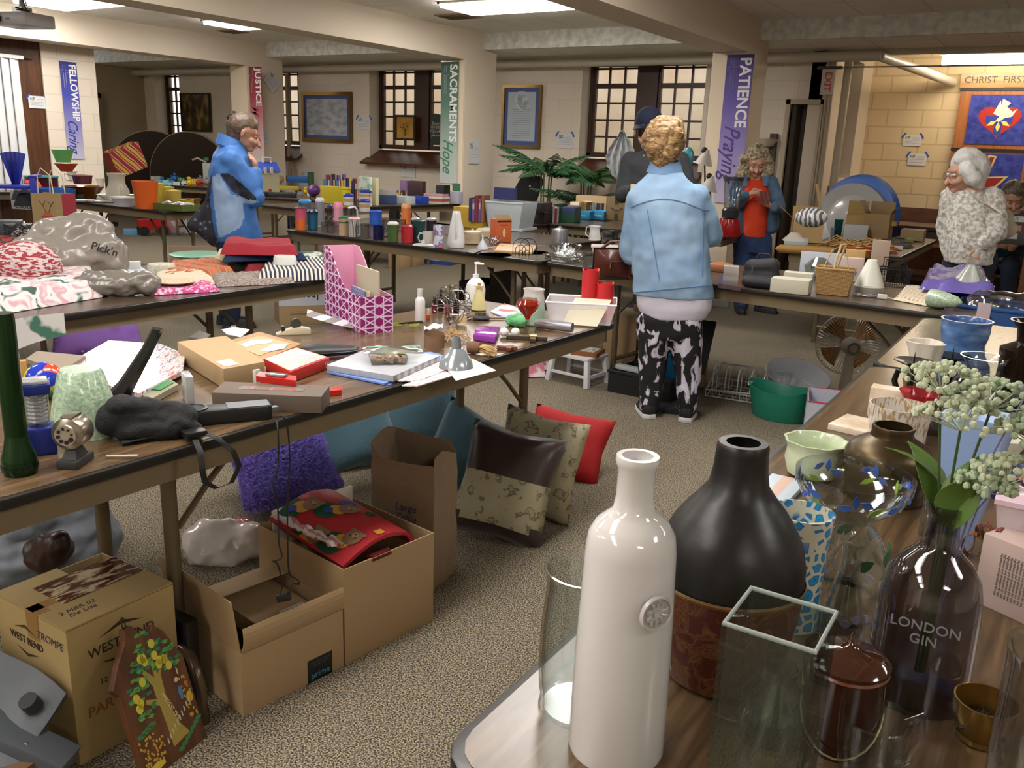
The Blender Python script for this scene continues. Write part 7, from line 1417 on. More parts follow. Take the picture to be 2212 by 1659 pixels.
for x,yb,w_,yt,c_,lb in((1155,482,44,458,'1a1518','lower black plastic crate on the palm side book table'),(1150,458,40,438,'221a1c','upper dark crate stacked on the black crate')):
    bx('storage_crate',lb,'crate',m(c_,.45),x,yb,w_,yt,.25,.742 if yb>470 else .86,rz=.1)
bx('green_carton','dark green and navy carton with white print beside the book row','box',pat('grad',[(.0,'1f5234'),(.5,'1f5234'),(.55,'22365c'),(1,'22365c')],1,rough=.5,rot=(0,PI/2,0),coord='Generated'),1226,481,30,448,.2,.742,rz=.2)
for x,lb in((1258,'left'),(1289,'right')):
    o,W_,h_=bx('blue_carton','bright blue tray carton of books, %s of the two on the table end'%lb,'box',m('1f7fae',.5),x,474,32,456,.2,.742,rz=.15);text('lettering','amazing' if lb=='right' else 'books',m('a9cfe0',.5),o,(0,-.002,h_*.5),(PI/2,0,0),.035,ext=.0004)
books('standing in the blue tray cartons',1244,1304,(472,469),438,11,z=.75,dep=.12)
o,_,_=bx('tan_carton','open tan carton behind the blue tray cartons','box',kraft2,1275,462,70,424,.22,.742,rz=.12)
o,W_,h_=bx('smile_carton','brown shipping carton with a curved arrow print behind the man in the cap','box',m('75603f',.8),1330,476,46,426,.25,.742,rz=.1);mk('curved_arrow',G().tube([(-.06+.12*k/8,-.003,h_*.55-.025*sin(PI*k/8)) for k in range(9)],.004,4),m('1c1712',.6),o);mk('tape_strip',G().box(-.02,.02,-.003,0,0,h_*.3).box(-.02,.02,-.003,0,h_*.7,h_),m('33291c',.5),o)
o,W_,h_=bx('table_sign','white paper sign lettered Books hanging from the near end of the book table','sign',m('b9c2cc',.6),1030,505,62,468,.004,.62,rz=.15);text('lettering','Books',ink('1e2024'),o,(0,-.002,h_*.3),(PI/2,0,0),.08,ext=.0004)
r=T('chair','black padded chair back standing behind the book table','chair',(P(1128,430,.9).x*0+PY(1122,420,9.2).x,9.2,0),.3);mk('backrest',G().wall([(-.26,.72),(.18,.70),(.30,1.05),(.24,1.10),(.02,1.08),(-.08,.9),(-.26,.80)],-.04,.04),m('121214',.7),r,bev=.015);mk('seat',G().cb(0,-.25,.42,.45,.45,.06),m('121214',.7),r,bev=.02)
for sx_ in(-.2,.2):
    for sy_ in(-.45,-.02):mk('leg',G().bar((sx_,sy_,0),(sx_,sy_,.42),.025),m('222224',.4),r)
mk('badge',G().at(.14,-.045,.98,rx=PI/2).cyl(.012,.004,0,12),m('b9b9b9',.3),r)
# table along wall
L6=[('yellow_basket','bright yellow plastic basket at the left of the wall book table',m('bfae1e',.4),715,440,62,403,.14,0),('board_book','white picture book with a train cover standing on the wall table',pat('noise',[(.5,'c9d0cc'),(.62,'7fae8a')],12,rough=.5),788,444,32,382,.03,0),('album','tall cream album standing beside the train book',m('c9c3a0',.6),806,443,16,384,.05,0),('grey_tub','grey and blue plastic tub on the wall book table',pat('grad',[(0,'33486c'),(.6,'33486c'),(.62,'9a9a96'),(1,'9a9a96')],1,rough=.5,rot=(0,PI/2,0),coord='Generated'),828,440,28,409,.15,0),('white_carton','low white cardboard carton of books on the wall table',m('b4b8b9',.6),860,440,42,424,.18,0),('blue_carton','small royal blue carton with a tan label on the wall table',m('1c3c9a',.5),896,440,34,424,.15,0),('game_box','dark maroon flat box with white title lettering behind the cartons',m('351c1c',.5),898,436,38,391,.06,0),('purple_box','pink and purple box beside the maroon title box',m('7a5a84',.5),871,434,18,390,.06,0),('black_binder','black binder standing open at the right end of the wall table',m('101214',.5),950,440,22,400,.12,0),('white_gift_bag','white and lilac paper gift bag at the right end of the wall table',m('a9a9b8',.5),975,440,36,414,.1,0),('green_card','teal green card taped at the foot of the green banner',m('3f7a66',.6),985,413,20,396,.01,.25)]
for nm,lb,mt,x,yb,w_,yt,d_,dz in L6:bx(nm,lb,{'board_book':'book','album':'album','green_card':'card','black_binder':'binder','yellow_basket':'basket','grey_tub':'tub','white_gift_bag':'bag','thing':0}.get(nm,'box'),mt,x,yb,w_,yt,d_,.742+dz,rz=0)
text('lettering','Mamma Lemma',m('c9c4b4',.5),C.objects['game_box'],(0,-.002,.05),(PI/2,0,0),.04,ext=.0004)
books('standing behind the yellow basket',702,772,(436,437),380,12,z=.742,dep=.14)
books('in the white carton',842,880,(437,438),412,8,z=.742,dep=.12)
for k in range(4):one('book','%s paperback in the flat pile beside the blue carton'%('lowest','second lowest','second highest','topmost')[k],'book',P(930,440,.742)+V((-.12,.02,.03*k)),.05*k,G().box(0,.26,0,.17,0,.027),m(('c9bfa0','a3444e','c9c4b4','b98a90')[k],.6),'paperback pile on the wall table',smooth=0)
bx('storage_cup','white and blue tub of pens at the far left of the wall table','cup',m('a3aec4',.5),657,372,16,355,.1,.95,rz=0) if 0 else None
# ================= LEFT BACKGROUND TABLES =================
def tub(label,x,yb,w,yt,c,tp=1.15,z=.742,name='tub',cat='tub',mt=None,sx=1,sy=1,lid=None,wob=None):
    p=P(x,yb,z);r=w/2*S(p);p=base(x,yb,z,r*.8);h=top(p,yt)-z;k=T(name,label,cat,p,face(p));mt=mt or m(c,.4)
    mk('body',G().lathe(vess([(r/tp,0),(r/tp*1.02,h*.1),(r*.99,h*.92),(r*1.04,h)],.004),28,sx,sy,wob),mt,k)
    if lid:mk('lid',G().lathe([(r*1.05,h),(r*1.05,h+.012),(r*.3,h+.02),(.0005,h+.02)],28,sx,sy),m(lid,.35),k)
    return k
tub('tall bright orange plastic bucket with a rim on the kitchenware table',317,452,54,391,'d05c1e',1.3,name='bucket',cat='bucket')
tub('tall yellow canister behind the two short yellow canisters',345,440,22,399,'b9a336',1.1,lid='b5a03a',name='canister',cat='canister')
tub('medium yellow canister with a lid',360,440,34,406,'b5a344',1.1,lid='bba848',name='canister',cat='canister')
tub('small yellow canister in front of the medium one',377,443,30,414,'b9a44c',1.1,lid='bda94e',name='canister',cat='canister')
tub('short bright yellow tub behind the green tray',403,450,32,431,'bda51e',1.1)
tub('brown wooden bowl at the right end of the kitchenware table',415,448,40,429,'7c5226',1.4,name='bowl',cat='bowl')
p=P(368,454,.742);r=T('green_tray','avocado green rectangular tray holding white kitchen pieces','tray',p+V((0,.06,0)),.05);w=100*S(p);mk('tray_body',taper(w,.22,w*.95,.2,.06,.008),m('5c6a32',.4),r)
for k,(dx,lb) in enumerate(((-.12,'left'),(.05,'middle'),(.17,'right'))):one('gadget','white plastic kitchen gadget piled %s in the green tray'%lb,'gadget',(p.x+dx,p.y+.06,.79),.4*k,G().tube([(-.06,0,0),(.0,.01,.02),(.06,.0,.01)],.014,8),m('c9c9c6',.3))
tub('brown amber glass bowl with a wide rim',182,430,84,402,'5c3212',1.7,name='bowl',cat='bowl',mt=m('5a3010',.12,coat=.5))
k=tub('small burgundy cooking pot with a lid standing in the brown bowl',179,398,40,381,'551018',1.15,z=.90,name='pot',cat='pot',lid='5c141c');mk('handle',G().tube([(-.1,0,.08),(-.16,0,.1),(-.16,0,.04),(-.1,0,.03)],.006,6),m('8a6a3c',.3),k)
tub('white round tub under the orange bowl',143,392,54,369,'b9bdb4',1.1,z=.82)
tub('red orange faceted bowl stacked on the white tub',144,371,46,353,'b5402a',1.9,z=.98,name='bowl',cat='bowl')
tub('lime green bowl with a yellow rim on top of the stack',137,351,44,323,'6fc064',1.5,z=1.10,name='bowl',cat='bowl')
tub('maroon and teal round cake tin behind the reindeer gift bag',92,412,66,382,'4c1220',1.05,lid='2f8a94',z=.742,name='cake_tin',cat='tin')
p=P(115,430,.742);r=T('blue_dishpan','bright blue rectangular dishpan behind the gift bag','dishpan',p,.05);w=72*S(p);mk('body',taper(w,.3,w*.9,.26,.11,.006),m('2f6cc0',.4),r)
rev('pitcher','cream scalloped ceramic pitcher on the kitchenware table','pitcher',m('bdb8a4',.3),256,[(436,30),(430,44),(412,48),(398,34),(385,32),(374,40)],t=.004,wob=lambda a,t:1+.06*sin(8*a)*t)
tub('cream oval serving bowl under the pitcher',256,436,84,420,'c4bfae',1.6,name='bowl',cat='bowl',sy=.7)
tub('white covered casserole dish with a knob lid',269,447,50,428,'b9bcc6',1.4,name='casserole',cat='dish',lid='c6c8cc')
for x,yb,w_,yt,lb in((222,438,62,433,'white oval platter at the front of the kitchenware table'),(178,436,48,431,'white flat plate left of the oval platter'),(186,428,36,416,'white blue rimmed rectangular dish behind the plates')):tub(lb,x,yb,w_,yt,'c3c6c9',1.3,name='platter' if yt!=431 else 'plate',cat='plate',sy=.8)
bx('soap_dish','small black and green scrubber on a plate','scrubber',m('2a3a34',.6),174,430,14,420,.06,.742)
tub('cream plastic mixing bowl leaning at the back left of the pitcher',212,405,30,385,'c6c1b4',1.2,name='bowl',cat='bowl')
# reindeer gift bag standing on the cable table
p=P(98,487,.742);f_=-.75;p=PX(92,487,-5.6);r=T('gift_bag','large kraft gift bag printed with a reindeer, one red side, and rope handles','bag',(P(92,500,.742).x,P(92,500,.742).y+.05,.742),.45);s_=S(r.location);w=70*s_;hh=top(r.location,418)-.742
mk('front_panel',G().box(-w/2,w/2,-.002,.0,0,hh),pat('voro',[(0,'d0c4a4'),(.1,'d0c4a4'),(.13,'9a8258')],28,rough=.7,rand=.9),r,smooth=0);mk('red_side',G().add([(w/2,0,0),(w/2+.02,.13,0),(w/2+.02,.13,hh),(w/2,0,hh)],[(0,1,2,3)]),m('8f2230',.6),r,smooth=0);mk('back_panel',G().box(-w/2,w/2,.13,.132,0,hh),m('9a8258',.7),r,smooth=0)
mk('printed_reindeer',G().at(-.0,-.003,hh*.30,rx=PI/2).lathe([(.0005,0),(.045,0),(.045,.0008),(.0005,.0008)],20,sx=.9,sy=1.3),m('a85a30',.6),r);mk('printed_scarf',G().box(-.045,.05,-.0048,-.0035,hh*.32,hh*.40),m('a5343a',.6),r,smooth=0)
g=G()
for s2 in(-1,1):g.tube([(s2*.01,-.004,hh*.5),(s2*.03,-.004,hh*.68),(s2*.055,-.004,hh*.8)],.002,4).tube([(s2*.03,-.004,hh*.68),(s2*.01,-.004,hh*.8)],.002,4)
mk('printed_antlers',g,m('4a3220',.6),r)
for y_ in(0,.13):mk('rope_handle',G().tube([(-w*.25,y_,hh),(-w*.22,y_,hh+.12),(-.02,y_,hh+.17),(w*.2,y_,hh+.12),(w*.25,y_,hh)],.004,6),m('c9bfa6',.6),r)
# cables and electronics
for x,yb,w_,yt,c_,lb,rz_ in((60,520,70,486,'1a1d22','black electronic box under a tangle of cords',.2),(20,505,50,478,'3a4048','grey router box behind the black one',-.1),(118,512,50,488,'1c2430','dark blue power supply right of the black box',.3)):bx('electronic_box',lb,'electronics',m(c_,.4),x,yb,w_,yt,.14,.742,rz=face(P(x,yb))+rz_)
random.seed(7)
for x,c_,lb in((60,'c9cac6','white'),(80,'2a5a4a','dark green'),(40,'15161a','black')):
    p=P(x,503,.86);g=G();pts=[(random.uniform(-.11,.11),random.uniform(-.05,.05),random.uniform(-.03,.05)) for _ in range(14)];o=[]
    for i in range(len(pts)-1):
        for k in range(5):o.append(V(pts[i]).lerp(V(pts[i+1]),k/5)+V((0,0,.012*sin(k))))
    one('extension_cord','tangled %s cord lying over the electronics'%lb,'cord',p,0,g.tube(o,.0035,5),m(c_,.5))
one('yellow_drill','orange yellow cordless tool body at the left edge of the cable table','tool',tuple(P(18,532,.79)),face(P(18,532))+.2,G().at(ry=PI/2,x=-.08).lathe([(.0005,0),(.035,.005),(.04,.05),(.04,.13),(.03,.16),(.03,.18),(.0005,.18)],20),pat('grad',[(0,'c98a1e'),(.78,'c98a1e'),(.8,'17171a'),(1,'17171a')],1,rough=.4,coord='Generated'))
p=P(145,482,.5);r=T('stool','black topped stool beyond the cable table','stool',(p.x,p.y+.2,0),.1);mk('seat',G().cb(0,0,.46,.5,.42,.05),m('1b1b1d',.35),r,bev=.01)
for x_ in(-.2,.2):
    for y_ in(-.17,.17):mk('leg',G().bar((x_*1.1,y_*1.1,0),(x_,y_,.46),.03),m('3a342c',.4,.4),r)
# clothes area at far left: low table with toys
tab2('table of toy chairs and clothes beside the wood panelled wall',(-10.55,4.6),(-10.0,5.55),.5,top=woodd)
zz=.742
for x,yb,w_,yt,c_,lb,nm in((28,425,60,408,'20242e','folded black and navy clothes pile beside the gift bag','clothes'),(20,412,50,398,'2c2630','dark patterned clothes bundle','clothes'),(50,424,26,404,'9c9c9a','crumpled white garment on the clothes pile','clothes'),(42,404,44,394,'a82a24','red plastic toy base under the blue toy chair','toy base')):
    pp=P(x,yb+20,zz);w=w_*S(pp);one(nm.replace(' ','_'),lb,nm,(pp.x,pp.y+.15,zz+(.0 if yb>411 else .05)),face(pp),G().grid(lambda u,v,w=w:(w*(u-.5),.25*(v-.5),.10*min(1,6*u*(1-u))*min(1,6*v*(1-v))*(1+.3*noise.noise(V((u*4,v*4,w))))+.002),12,10,.002),m(c_,.8))
p=P(30,398,.93);r=T('toy_chair','blue plastic child sized slatted garden chair at the left edge','chair',(p.x,p.y,.80),.9);bp_=m('1a2fb0',.35)
for k in range(5):
    a=(k-2)*.13;mk('back_slat',G().at(0,.1,.12,ry=a).box(-.03,.03,-.01,.01,0,.30),bp_,r,bev=.003)
mk('seat',G().box(-.16,.16,-.2,.12,.10,.13),bp_,r,bev=.005)
for s2 in(-1,1):mk('arm',G().box(s2*.19-.03,s2*.19+.03,-.22,.12,.20,.22),bp_,r,bev=.004);mk('front_leg',G().box(s2*.19-.025,s2*.19+.025,-.22,-.17,-.05,.2),bp_,r,bev=.003)
o,W_,h_=bx('table_sign','white paper sign lettered Cl at the left behind the gift bag','sign',m('b4b7bd',.6),46,452,48,412,.004,.62,rz=.35);text('lettering','Clothes',ink('26262a'),o,(.08,-.002,h_*.2),(PI/2,0,0),.10,ext=.0004)
o,W_,h_=bx('table_sign','white paper sign lettered H hanging from the kitchenware table end','sign',m('c3c6cc',.6),412,505,36,457,.004,.38,rz=.1);text('lettering','House',ink('26262a'),o,(.04,-.002,h_*.7),(PI/2,0,0),.10,ext=.0004)
# striped gift bag lying on far toy table
strg=pat('wave',[(.1,'8f1f28'),(.3,'c9602c'),(.45,'d2cfc4'),(.55,'a3282c'),(.75,'2a2424'),(.9,'c9a23c')],2.6,rough=.5,rot=(0,.5,.6),dist=2)
p=P(292,398,.742);r=T('striped_gift_bag','big gift bag with bold red, orange and white wavy stripes','bag',p,face(p)+.5,ry=-.35);s_=S(p);w=70*s_;mk('bag_body',G().box(-w/2,w/2,0,.2,.0,.36),strg,r,smooth=0,bev=.004)
r.location.z+=.16;mk('red_end',G().box(-w/2-.004,-w/2-.0005,.0,.2,0,.36),m('a33a34',.6),r,smooth=0)
random.seed(17)
JC=['2f6cb0','c95a2a','c9a82a','b0282c','3a3a40','3c8a5a','c4c4c0','8a8a8e','7ab0c0']
JN={'2f6cb0':'blue','c95a2a':'orange','c9a82a':'yellow','b0282c':'red','3a3a40':'dark grey','3c8a5a':'green','c4c4c0':'white','8a8a8e':'grey','7ab0c0':'pale blue'}
def toys(where,x0,x1,yb0,yb1,n,sz=14,z=.742,slope=0):
    for k in range(n):
        x=x0+(x1-x0)*(k+.5)/n;yb=yb0+(yb1-yb0)*((k*7)%5)/4+slope*(x-x0);c=random.choice(JC);p=P(x,yb,z);w=sz*S(p)*random.uniform(.7,1.3);kd=k%4
        if kd==0:g=G().cb(0,0,0,w,w*.7,w*.5);nm='toy_block'
        elif kd==1:g=G().at(0,0,w*.35).sph(w*.35,12,sz=1);nm='toy_ball'
        elif kd==2:g=G().cb(0,0,w*.12,w*1.2,w*.5,w*.25).cb(-w*.1,0,w*.37,w*.6,w*.45,w*.25).at(-w*.35,0,w*.12,rx=PI/2).cyl(w*.14,w*.55,-w*.27,12).at(w*.35,0,w*.12,rx=PI/2).cyl(w*.14,w*.55,-w*.27,12);nm='toy_car'
        else:g=G().at(0,0,w*.3).sph(w*.3,10,sz=1.1).at(0,0,w*.75).sph(w*.2,10).at(-w*.3,0,w*.35,ry=-.6).cyl(w*.08,w*.3).at(w*.3,0,w*.35,ry=.6).cyl(w*.08,w*.3);nm='toy_figure'
        one(nm,'small %s %s, %s from the left %s'%(JN[c],nm.replace('_',' '),ORD[k%14],where),'toy',p,random.uniform(-.5,.5)+face(p),g,m(c,.4),'small toys '+where)
toys('on the far toy table',338,452,396,401,12,17)
toys('behind the far toys',330,440,389,392,8,14)
toys('beside the doll house',572,690,424,420,10,18)
o,_,_=bx('white_jug','white and green plastic bottle with a spout on the far toy table','bottle',m('b4b8ae',.4),448,395,16,352,.08,.742);mk('spout',G().tube([(0,.02,.3),(-.12,.02,.36),(-.2,.02,.33)],.015,6),m('b0a694',.4),o);mk('cap',G().cb(0,.04,.33,.07,.05,.04),m('2f7a4a',.5),o)
# doll house
p=P(584,421,.742);r=T('doll_house','toy carry-along house with a blue roof and a white handle','toy',p,face(p)+.35);w=42*S(p);z1=top(p,370)-.742;z2=top(p,350)-.742
mk('walls',G().box(-w/2,w/2,0,.16,0,z1),m('b9b090',.5),r,smooth=0);mk('roof',G().add([(-w*.58,-.02,z1-.01),(w*.58,-.02,z1-.01),(w*.58,.18,z1-.01),(-w*.58,.18,z1-.01),(-w*.5,.08,z2),(w*.5,.08,z2)],[(0,1,5,4),(2,3,4,5),(1,2,5),(3,0,4),(0,3,2,1)]),m('2c48a8',.45),r,smooth=0)
mk('handle',G().tube([(-.05,.08,z2-.01),(-.05,.08,z2+.05),(.05,.08,z2+.05),(.05,.08,z2-.01)],.012,8),m('d2d2d4',.4),r)
for x_ in(-.06,.02):mk('dormer',G().box(x_-.015,x_+.015,-.03,.0,z1-.03,z1+.05),m('c9c4ac',.5),r,smooth=0)
mk('door',G().box(-.02,.02,-.004,0,0,.07),m('a82a2a',.5),r,smooth=0)
for x,yb,w_,yt,c_,lb,d_,dz in((615,414,60,406,'a3902a','flat yellow toy case on the toy table',.15,.02),(645,402,46,388,'1f62a8','blue toy vehicle lying on top of the toy pile',.15,.05),(678,424,28,398,'5a2f6a','round purple plastic toy at the right end of the toy table',.12,0),(610,426,60,417,'16161a','black flat game box at the front of the toy table',.2,0),(640,394,50,386,'b5976a','wooden plank toy on the toy pile',.05,.1),(603,402,22,384,'b0976c','tan plush toy beside the doll house',.08,.04),(620,400,20,388,'b5a07a','small cream plush toy on the toy pile',.08,.06)):
    pp=P(x,yb,.742);w=w_*S(pp);h=top(pp,yt)-.742
    g=G().cb(0,d_/2,0,w,d_,h) if 'plush' not in lb and 'round' not in lb else G().sph(w/2,16,sz=h/w,z=h/2)
    one('plush_toy' if 'plush' in lb else 'toy',lb,'toy',(pp.x,pp.y,.742+dz),face(pp),g,m(c_,.6 if 'plush' in lb else .35),bev=.004 if 'plush' not in lb and 'round' not in lb else 0)
tub('white and blue tub holding pens at the back of the toy table',661,392,16,372,'aab2c0',1.05,z=.80,name='pen_tub')
tub('dark green jar with a lid beside the pen tub',672,403,14,372,'3c5a34',1.05,z=.742,name='jar',cat='jar')
# ================= RIGHT BACKGROUND =================
tb=tab2('folding table with a red blender behind the two women in denim',(-4.2,7.15),(-2.5,7.3),.7,top=woodd)
p=P(1572,505,.742);p=V((p.x-.0,7.5,.742));p=PY(1574,500,7.45);p.z=.742
r=T('blender','red kitchen blender with a clear jug between the two women','blender',p,face(p));mk('motor_base',G().lathe([(.10,0),(.11,.03),(.08,.15),(.0005,.16)],20),m('8f1418',.15),r);mk('collar',G().lathe([(.07,.16),(.075,.22),(.06,.24)],20),m('2a2a2c',.3),r);mk('jug',G().lathe([(.06,.24),(.08,.46),(.085,.47)],12),thin('e6eaea',3,.05),r);mk('lid',G().cyl(.085,.03,.47,20),m('232325',.5),r)
g=pat('noise',[(.45,'a9acb0'),(.6,'6f7478')],30,rough=.3)
# lamps behind the woman in denim
for x,y0,y1,lb in((1510,405,322,'white conical shade reading lamp behind the woman in denim'),(1522,440,378,'small white shade lamp with a black cap left of the purple banner')):
    p=PY(x,y0,8.0);r=T('table_lamp',lb,'lamp',(p.x,8.0,.742),0.2);zt_=PY(x,y1,8.0).z;mk('base',G().cyl(.07,.02,0,20),m('1d1d1f',.4),r);mk('pole',G().tube([(0,0,.02),(.05,0,(zt_-.742)*.6),(.02,0,zt_-.742-.03)],.008,6),m('1d1d1f',.4),r);mk('shade',G().at(.02,0,zt_-.742-.14,ry=.2).lathe([(.085,0),(.06,.06),(.03,.11),(.02,.14)],24,cap=False),m('b9b4aa',.5),r);mk('cap',G().at(.02,0,zt_-.742-.01).sph(.03,12),m('1a1414',.5),r)
tab2('side table with lamps beside the right pillar',(-3.95,7.9),(-3.25,7.9),.45,top=woodd)
p=PY(1486,345,8.1);r=T('paper_fan','teal leaf shaped ornament on a thin stick behind the woman in denim','ornament',(p.x,8.1,.742),0);mk('stick',G().tube([(0,0,0),(0,0,p.z-.742)],.004,6),m('c9c4b4',.5),r);mk('leaf',G().at(0,0,p.z-.72,sc=1).sph(.075,12,sx=.8,sy=.3,sz=1.3),m('2f7f8f',.3),r)
p=PY(1340,345,8.6);r=T('leaf_ornament','large pleated silver grey leaf ornament left of the man in the cap','ornament',(p.x,8.6,.75),0.1);mk('leaf',G().at(0,0,p.z-.75).grid(lambda u,v:((.16*sin(PI*u)+.01*sin(40*u))*(2*v-1),.015*cos(26*v+6*u),.30-.55*u),24,20,.004),m('8f9294',.35,.2),r);mk('stand',G().tube([(0,.0,0),(0,0,p.z-.75-.2)],.01,6).cyl(.08,.015,0,16),m('4a3a2a',.5),r)
tab2('small stand table carrying the leaf ornament',(-5.0,8.35),(-4.35,8.35),.45,top=woodd,z=.745)
bx('white_box','white box lying on the low ledge behind the smile carton','box',m('b9b4a8',.6),1312,462,46,452,.2,.742,rz=.1) if 0 else None
# seasonal table
def sbox(label,x,yb,w,yt,c,d=.15,z=.742,rz=0,name='carton',open_=False):
    if not open_:return bx(name,label,'box',m(c,.7),x,yb,w,yt,d,z,rz=face(P(x,yb,z))+rz,bev=.002)
    p=P(x,yb,z);W=w*S(p);h=top(p,yt)-z;f=face(p)+rz;N=p-V((cos(f),sin(f),0))*W/2;Rr=p+V((cos(f),sin(f),0))*W/2
    return cbox(label,(N.x,N.y),(Rr.x,Rr.y),d,h,open_,mat=m(c,.75),name=name,z=z)
sbox('large open tan carton with flaps spread at the left of the seasonal table',1742,524,62,476,'a98d5e',.24,.745,.1,open_={'l':(140,.14),'r':(75,.30),'b':(100,.1)})
one('silver_pillow','crumpled shiny silver and white stuffing in the large tan carton','pillow',tuple(P(1752,470,1.0)),0,G().sph(.09,16,sx=1.3,sz=.8),pat('wave',[(.4,'c3c3c6'),(.6,'5a5a5e')],9,rough=.25,dist=6))
sbox('open brown carton at the right of the seasonal table',1888,518,52,462,'8a714c',.2,.745,-.2,open_={'l':(120,.12),'b':(85,.1),'r':(120,.05)})
sbox('open tan carton behind the white box',1848,500,44,465,'a3884f',.15,.80,.0,open_={'b':(88,.12)})
sbox('square white box with a tiny logo in front of the tan carton',1846,519,48,486,'a9aaa8',.13,.745,.05)
sbox('pale blue open lidded box at the left front of the seasonal table',1720,532,46,516,'a3b3ba',.14,.745,.1);one('box_lid_paper','white and brown paper propped in the pale blue box','paper',tuple(P(1715,520,.82)),face(P(1715,520))+.1,G().frus(.16,.1,.06,.02,.06),m('a9a096',.6))
sbox('small brown carton at the right end of the seasonal table',1968,520,46,497,'8f7a58',.2,.745,-.1)
tub('cobalt blue ribbed jar filled with yellow flowers',1926,510,24,486,'16246c',1.0,name='jar',cat='jar',mt=m('16246c',.1,coat=.5));tub('yellow crocheted topper on the cobalt jar',1926,488,22,478,'b99a3c',1.0,z=.87,name='jar_cover',cat='cover')
tub('teal glass bottle vase behind the white box',1808,512,18,474,'175a5c',1.2,name='vase',cat='vase',mt=m('175a5c',.1,trans=.3))
tub('clear small glass bottle beside the teal vase',1798,512,10,492,'8fa0ac',1.1,name='bottle',cat='bottle')
a=P(1684,537,.775);b=P(1800,544,.775);one('wooden_log','long tan wooden log roll along the front of the seasonal table','log',a,math.atan2((b-a).y,(b-a).x),G().at(0,0,0,ry=PI/2).lathe([(.004,-.03),(.03,0),(.034,.1),(.032,(b-a).length)],14),m('8f6a34',.6,bump=.3,bs=30))
random.seed(19);p=P(1822,540,.75);g=G()
for k in range(70):
    a=random.uniform(-1,1);x0_=random.uniform(-.22,.1);l=random.uniform(.15,.3);z0=random.uniform(.0,.05);g.tube([(x0_,-.02+random.uniform(-.06,.06),z0),(x0_+l*.5,.03*a,z0+random.uniform(.0,.07)),(x0_+l,.08*a,z0)],.004,4)
one('corn_husks','heap of dried corn husk and raffia strips on the seasonal table','husks',(p.x,p.y+.1,.745),face(p),g,m('b9935a',.7))
for k,(x,yb,c_) in enumerate(((1862,556,'a35c24'),(1848,550,'b06a2c'),(1872,548,'96501e'))):tub('orange woven pumpkin ornament %s in the corn husks'%('at the front','on the left','on the right')[k],x,yb,34,yb-16,c_,1.0,name='pumpkin',cat='pumpkin',wob=lambda a,t:1+.06*sin(8*a))
for x,yb,c_,lb in((1918,537,'b5a08a','tan'),(1932,545,'9c3a2a','red'),(1942,540,'c3c0c4','white'),(1955,530,'3c2a3a','dark'),(1965,524,'6a7a3c','green')):sbox('small %s holiday trinket on the right of the seasonal table'%lb,x,yb,16,yb-8,c_,.05,.745,.3,name='trinket')
soft('dark_cloth','dark leafy cloth under the trinkets of the seasonal table',pat('noise',[(.5,'2c2420'),(.6,'5a5a34')],20,rough=.9),[(1890,545),(1975,535),(1950,515),(1895,520)],.743,.02)
# blue and white round sled standing behind
p=PY(1845,470,9.1);r=T('snow_saucer','large blue rimmed white inflatable disc standing on edge at the right','disc',(p.x,9.1,.52),-.15);mk('blue_ring',G().at(0,.1,.37,rx=PI/2-.1).lathe([(.30,-.08),(.37,-.07),(.40,0),(.37,.07),(.30,.08)],40),m('2f62b4',.3),r);mk('white_cover',G().at(-.03,.0,.33,rx=PI/2-.1).lathe([(.0005,.02),(.2,.03),(.24,.0),(.35,.03),(.37,-.04),(.36,-.07)],40),m('a9a8a6',.25,coat=.4),r);mk('support',G().cb(0,.1,-.52,.4,.2,.55),m('8f7a54',.7),r)
# wooden pews and desk
pew=pat('noise',[(.35,'54301a'),(.65,'704526')],5,rough=.35,sc=(1,6,3))
a,b=PY(1895,444,11.9),PY(2060,452,11.9)
r=T('wooden_pew','long brown wooden pew along the lit block wall','pew',(a.x,11.9,0));L=2.6;mk('back_panel',G().box(0,L,0,.04,.25,a.z),pew,r,smooth=0);mk('seat_board',G().box(0,L,-.5,0,.42,.46),pew,r,smooth=0);mk('end_panel',G().box(-.05,0,-.55,.05,0,a.z+.02),pew,r,smooth=0);mk('seat_front',G().box(0,L,-.5,-.47,.05,.42),pew,r,smooth=0)
a=P(1915,472,.76);b=P(2040,480,.76);r=T('wooden_table','heavy dark wooden table holding folded cloths in front of the pew','table',(-1.75,10.3,0),-.05);w_=1.25
mk('tabletop',G().box(0,w_,0,.7,.72,.76),m('4a2c18',.3),r,bev=.004);mk('apron',G().box(.05,w_-.05,.05,.08,.6,.72),m('40260f',.4),r,smooth=0)
for x_ in(.08,w_-.08):
    for y_ in(.06,.62):mk('leg',G().cb(x_,y_,0,.08,.08,.72),m('40260f',.4),r,smooth=0)
mk('lower_shelf',G().box(.08,w_-.08,.1,.6,.2,.24),m('40260f',.4),r,smooth=0)
for x,yb,w2,yt,c_,lb in((1958,462,34,455,'2c56b0','lower folded bright blue cloth on the dark wooden table'),(1957,455,30,447,'2c5cbc','upper folded bright blue cloth on the dark wooden table'),(1985,464,44,458,'b5a8a0','folded white and pink cloth on the dark wooden table'),(1986,458,36,451,'b9a86a','folded pale yellow cloth on top of the pink one')):
    pp=P(x,yb+4,.76);z_=.762+(.06 if yb<460 else 0);one('folded_cloth',lb,'cloth',(pp.x,pp.y,z_),0,G().cb(0,.1,0,w2*S(pp),.24,.055),m(c_,.9),bev=.02)
bx('papers','yellow paper lying at the right of the folded cloths','paper',m('a3965c',.7),2018,468,26,466,.2,.762)
r=T('desk','brown wooden desk at the right edge with a laptop on it','desk',(-.35,8.9,0),0);mk('tabletop',G().box(0,1.6,0,.6,.70,.74),m('5c3c22',.35),r,bev=.004)
for x_ in(.05,1.5):
    for y_ in(.05,.55):mk('leg',G().cb(x_,y_,0,.08,.08,.70),m('6a4424',.45),r,smooth=0)
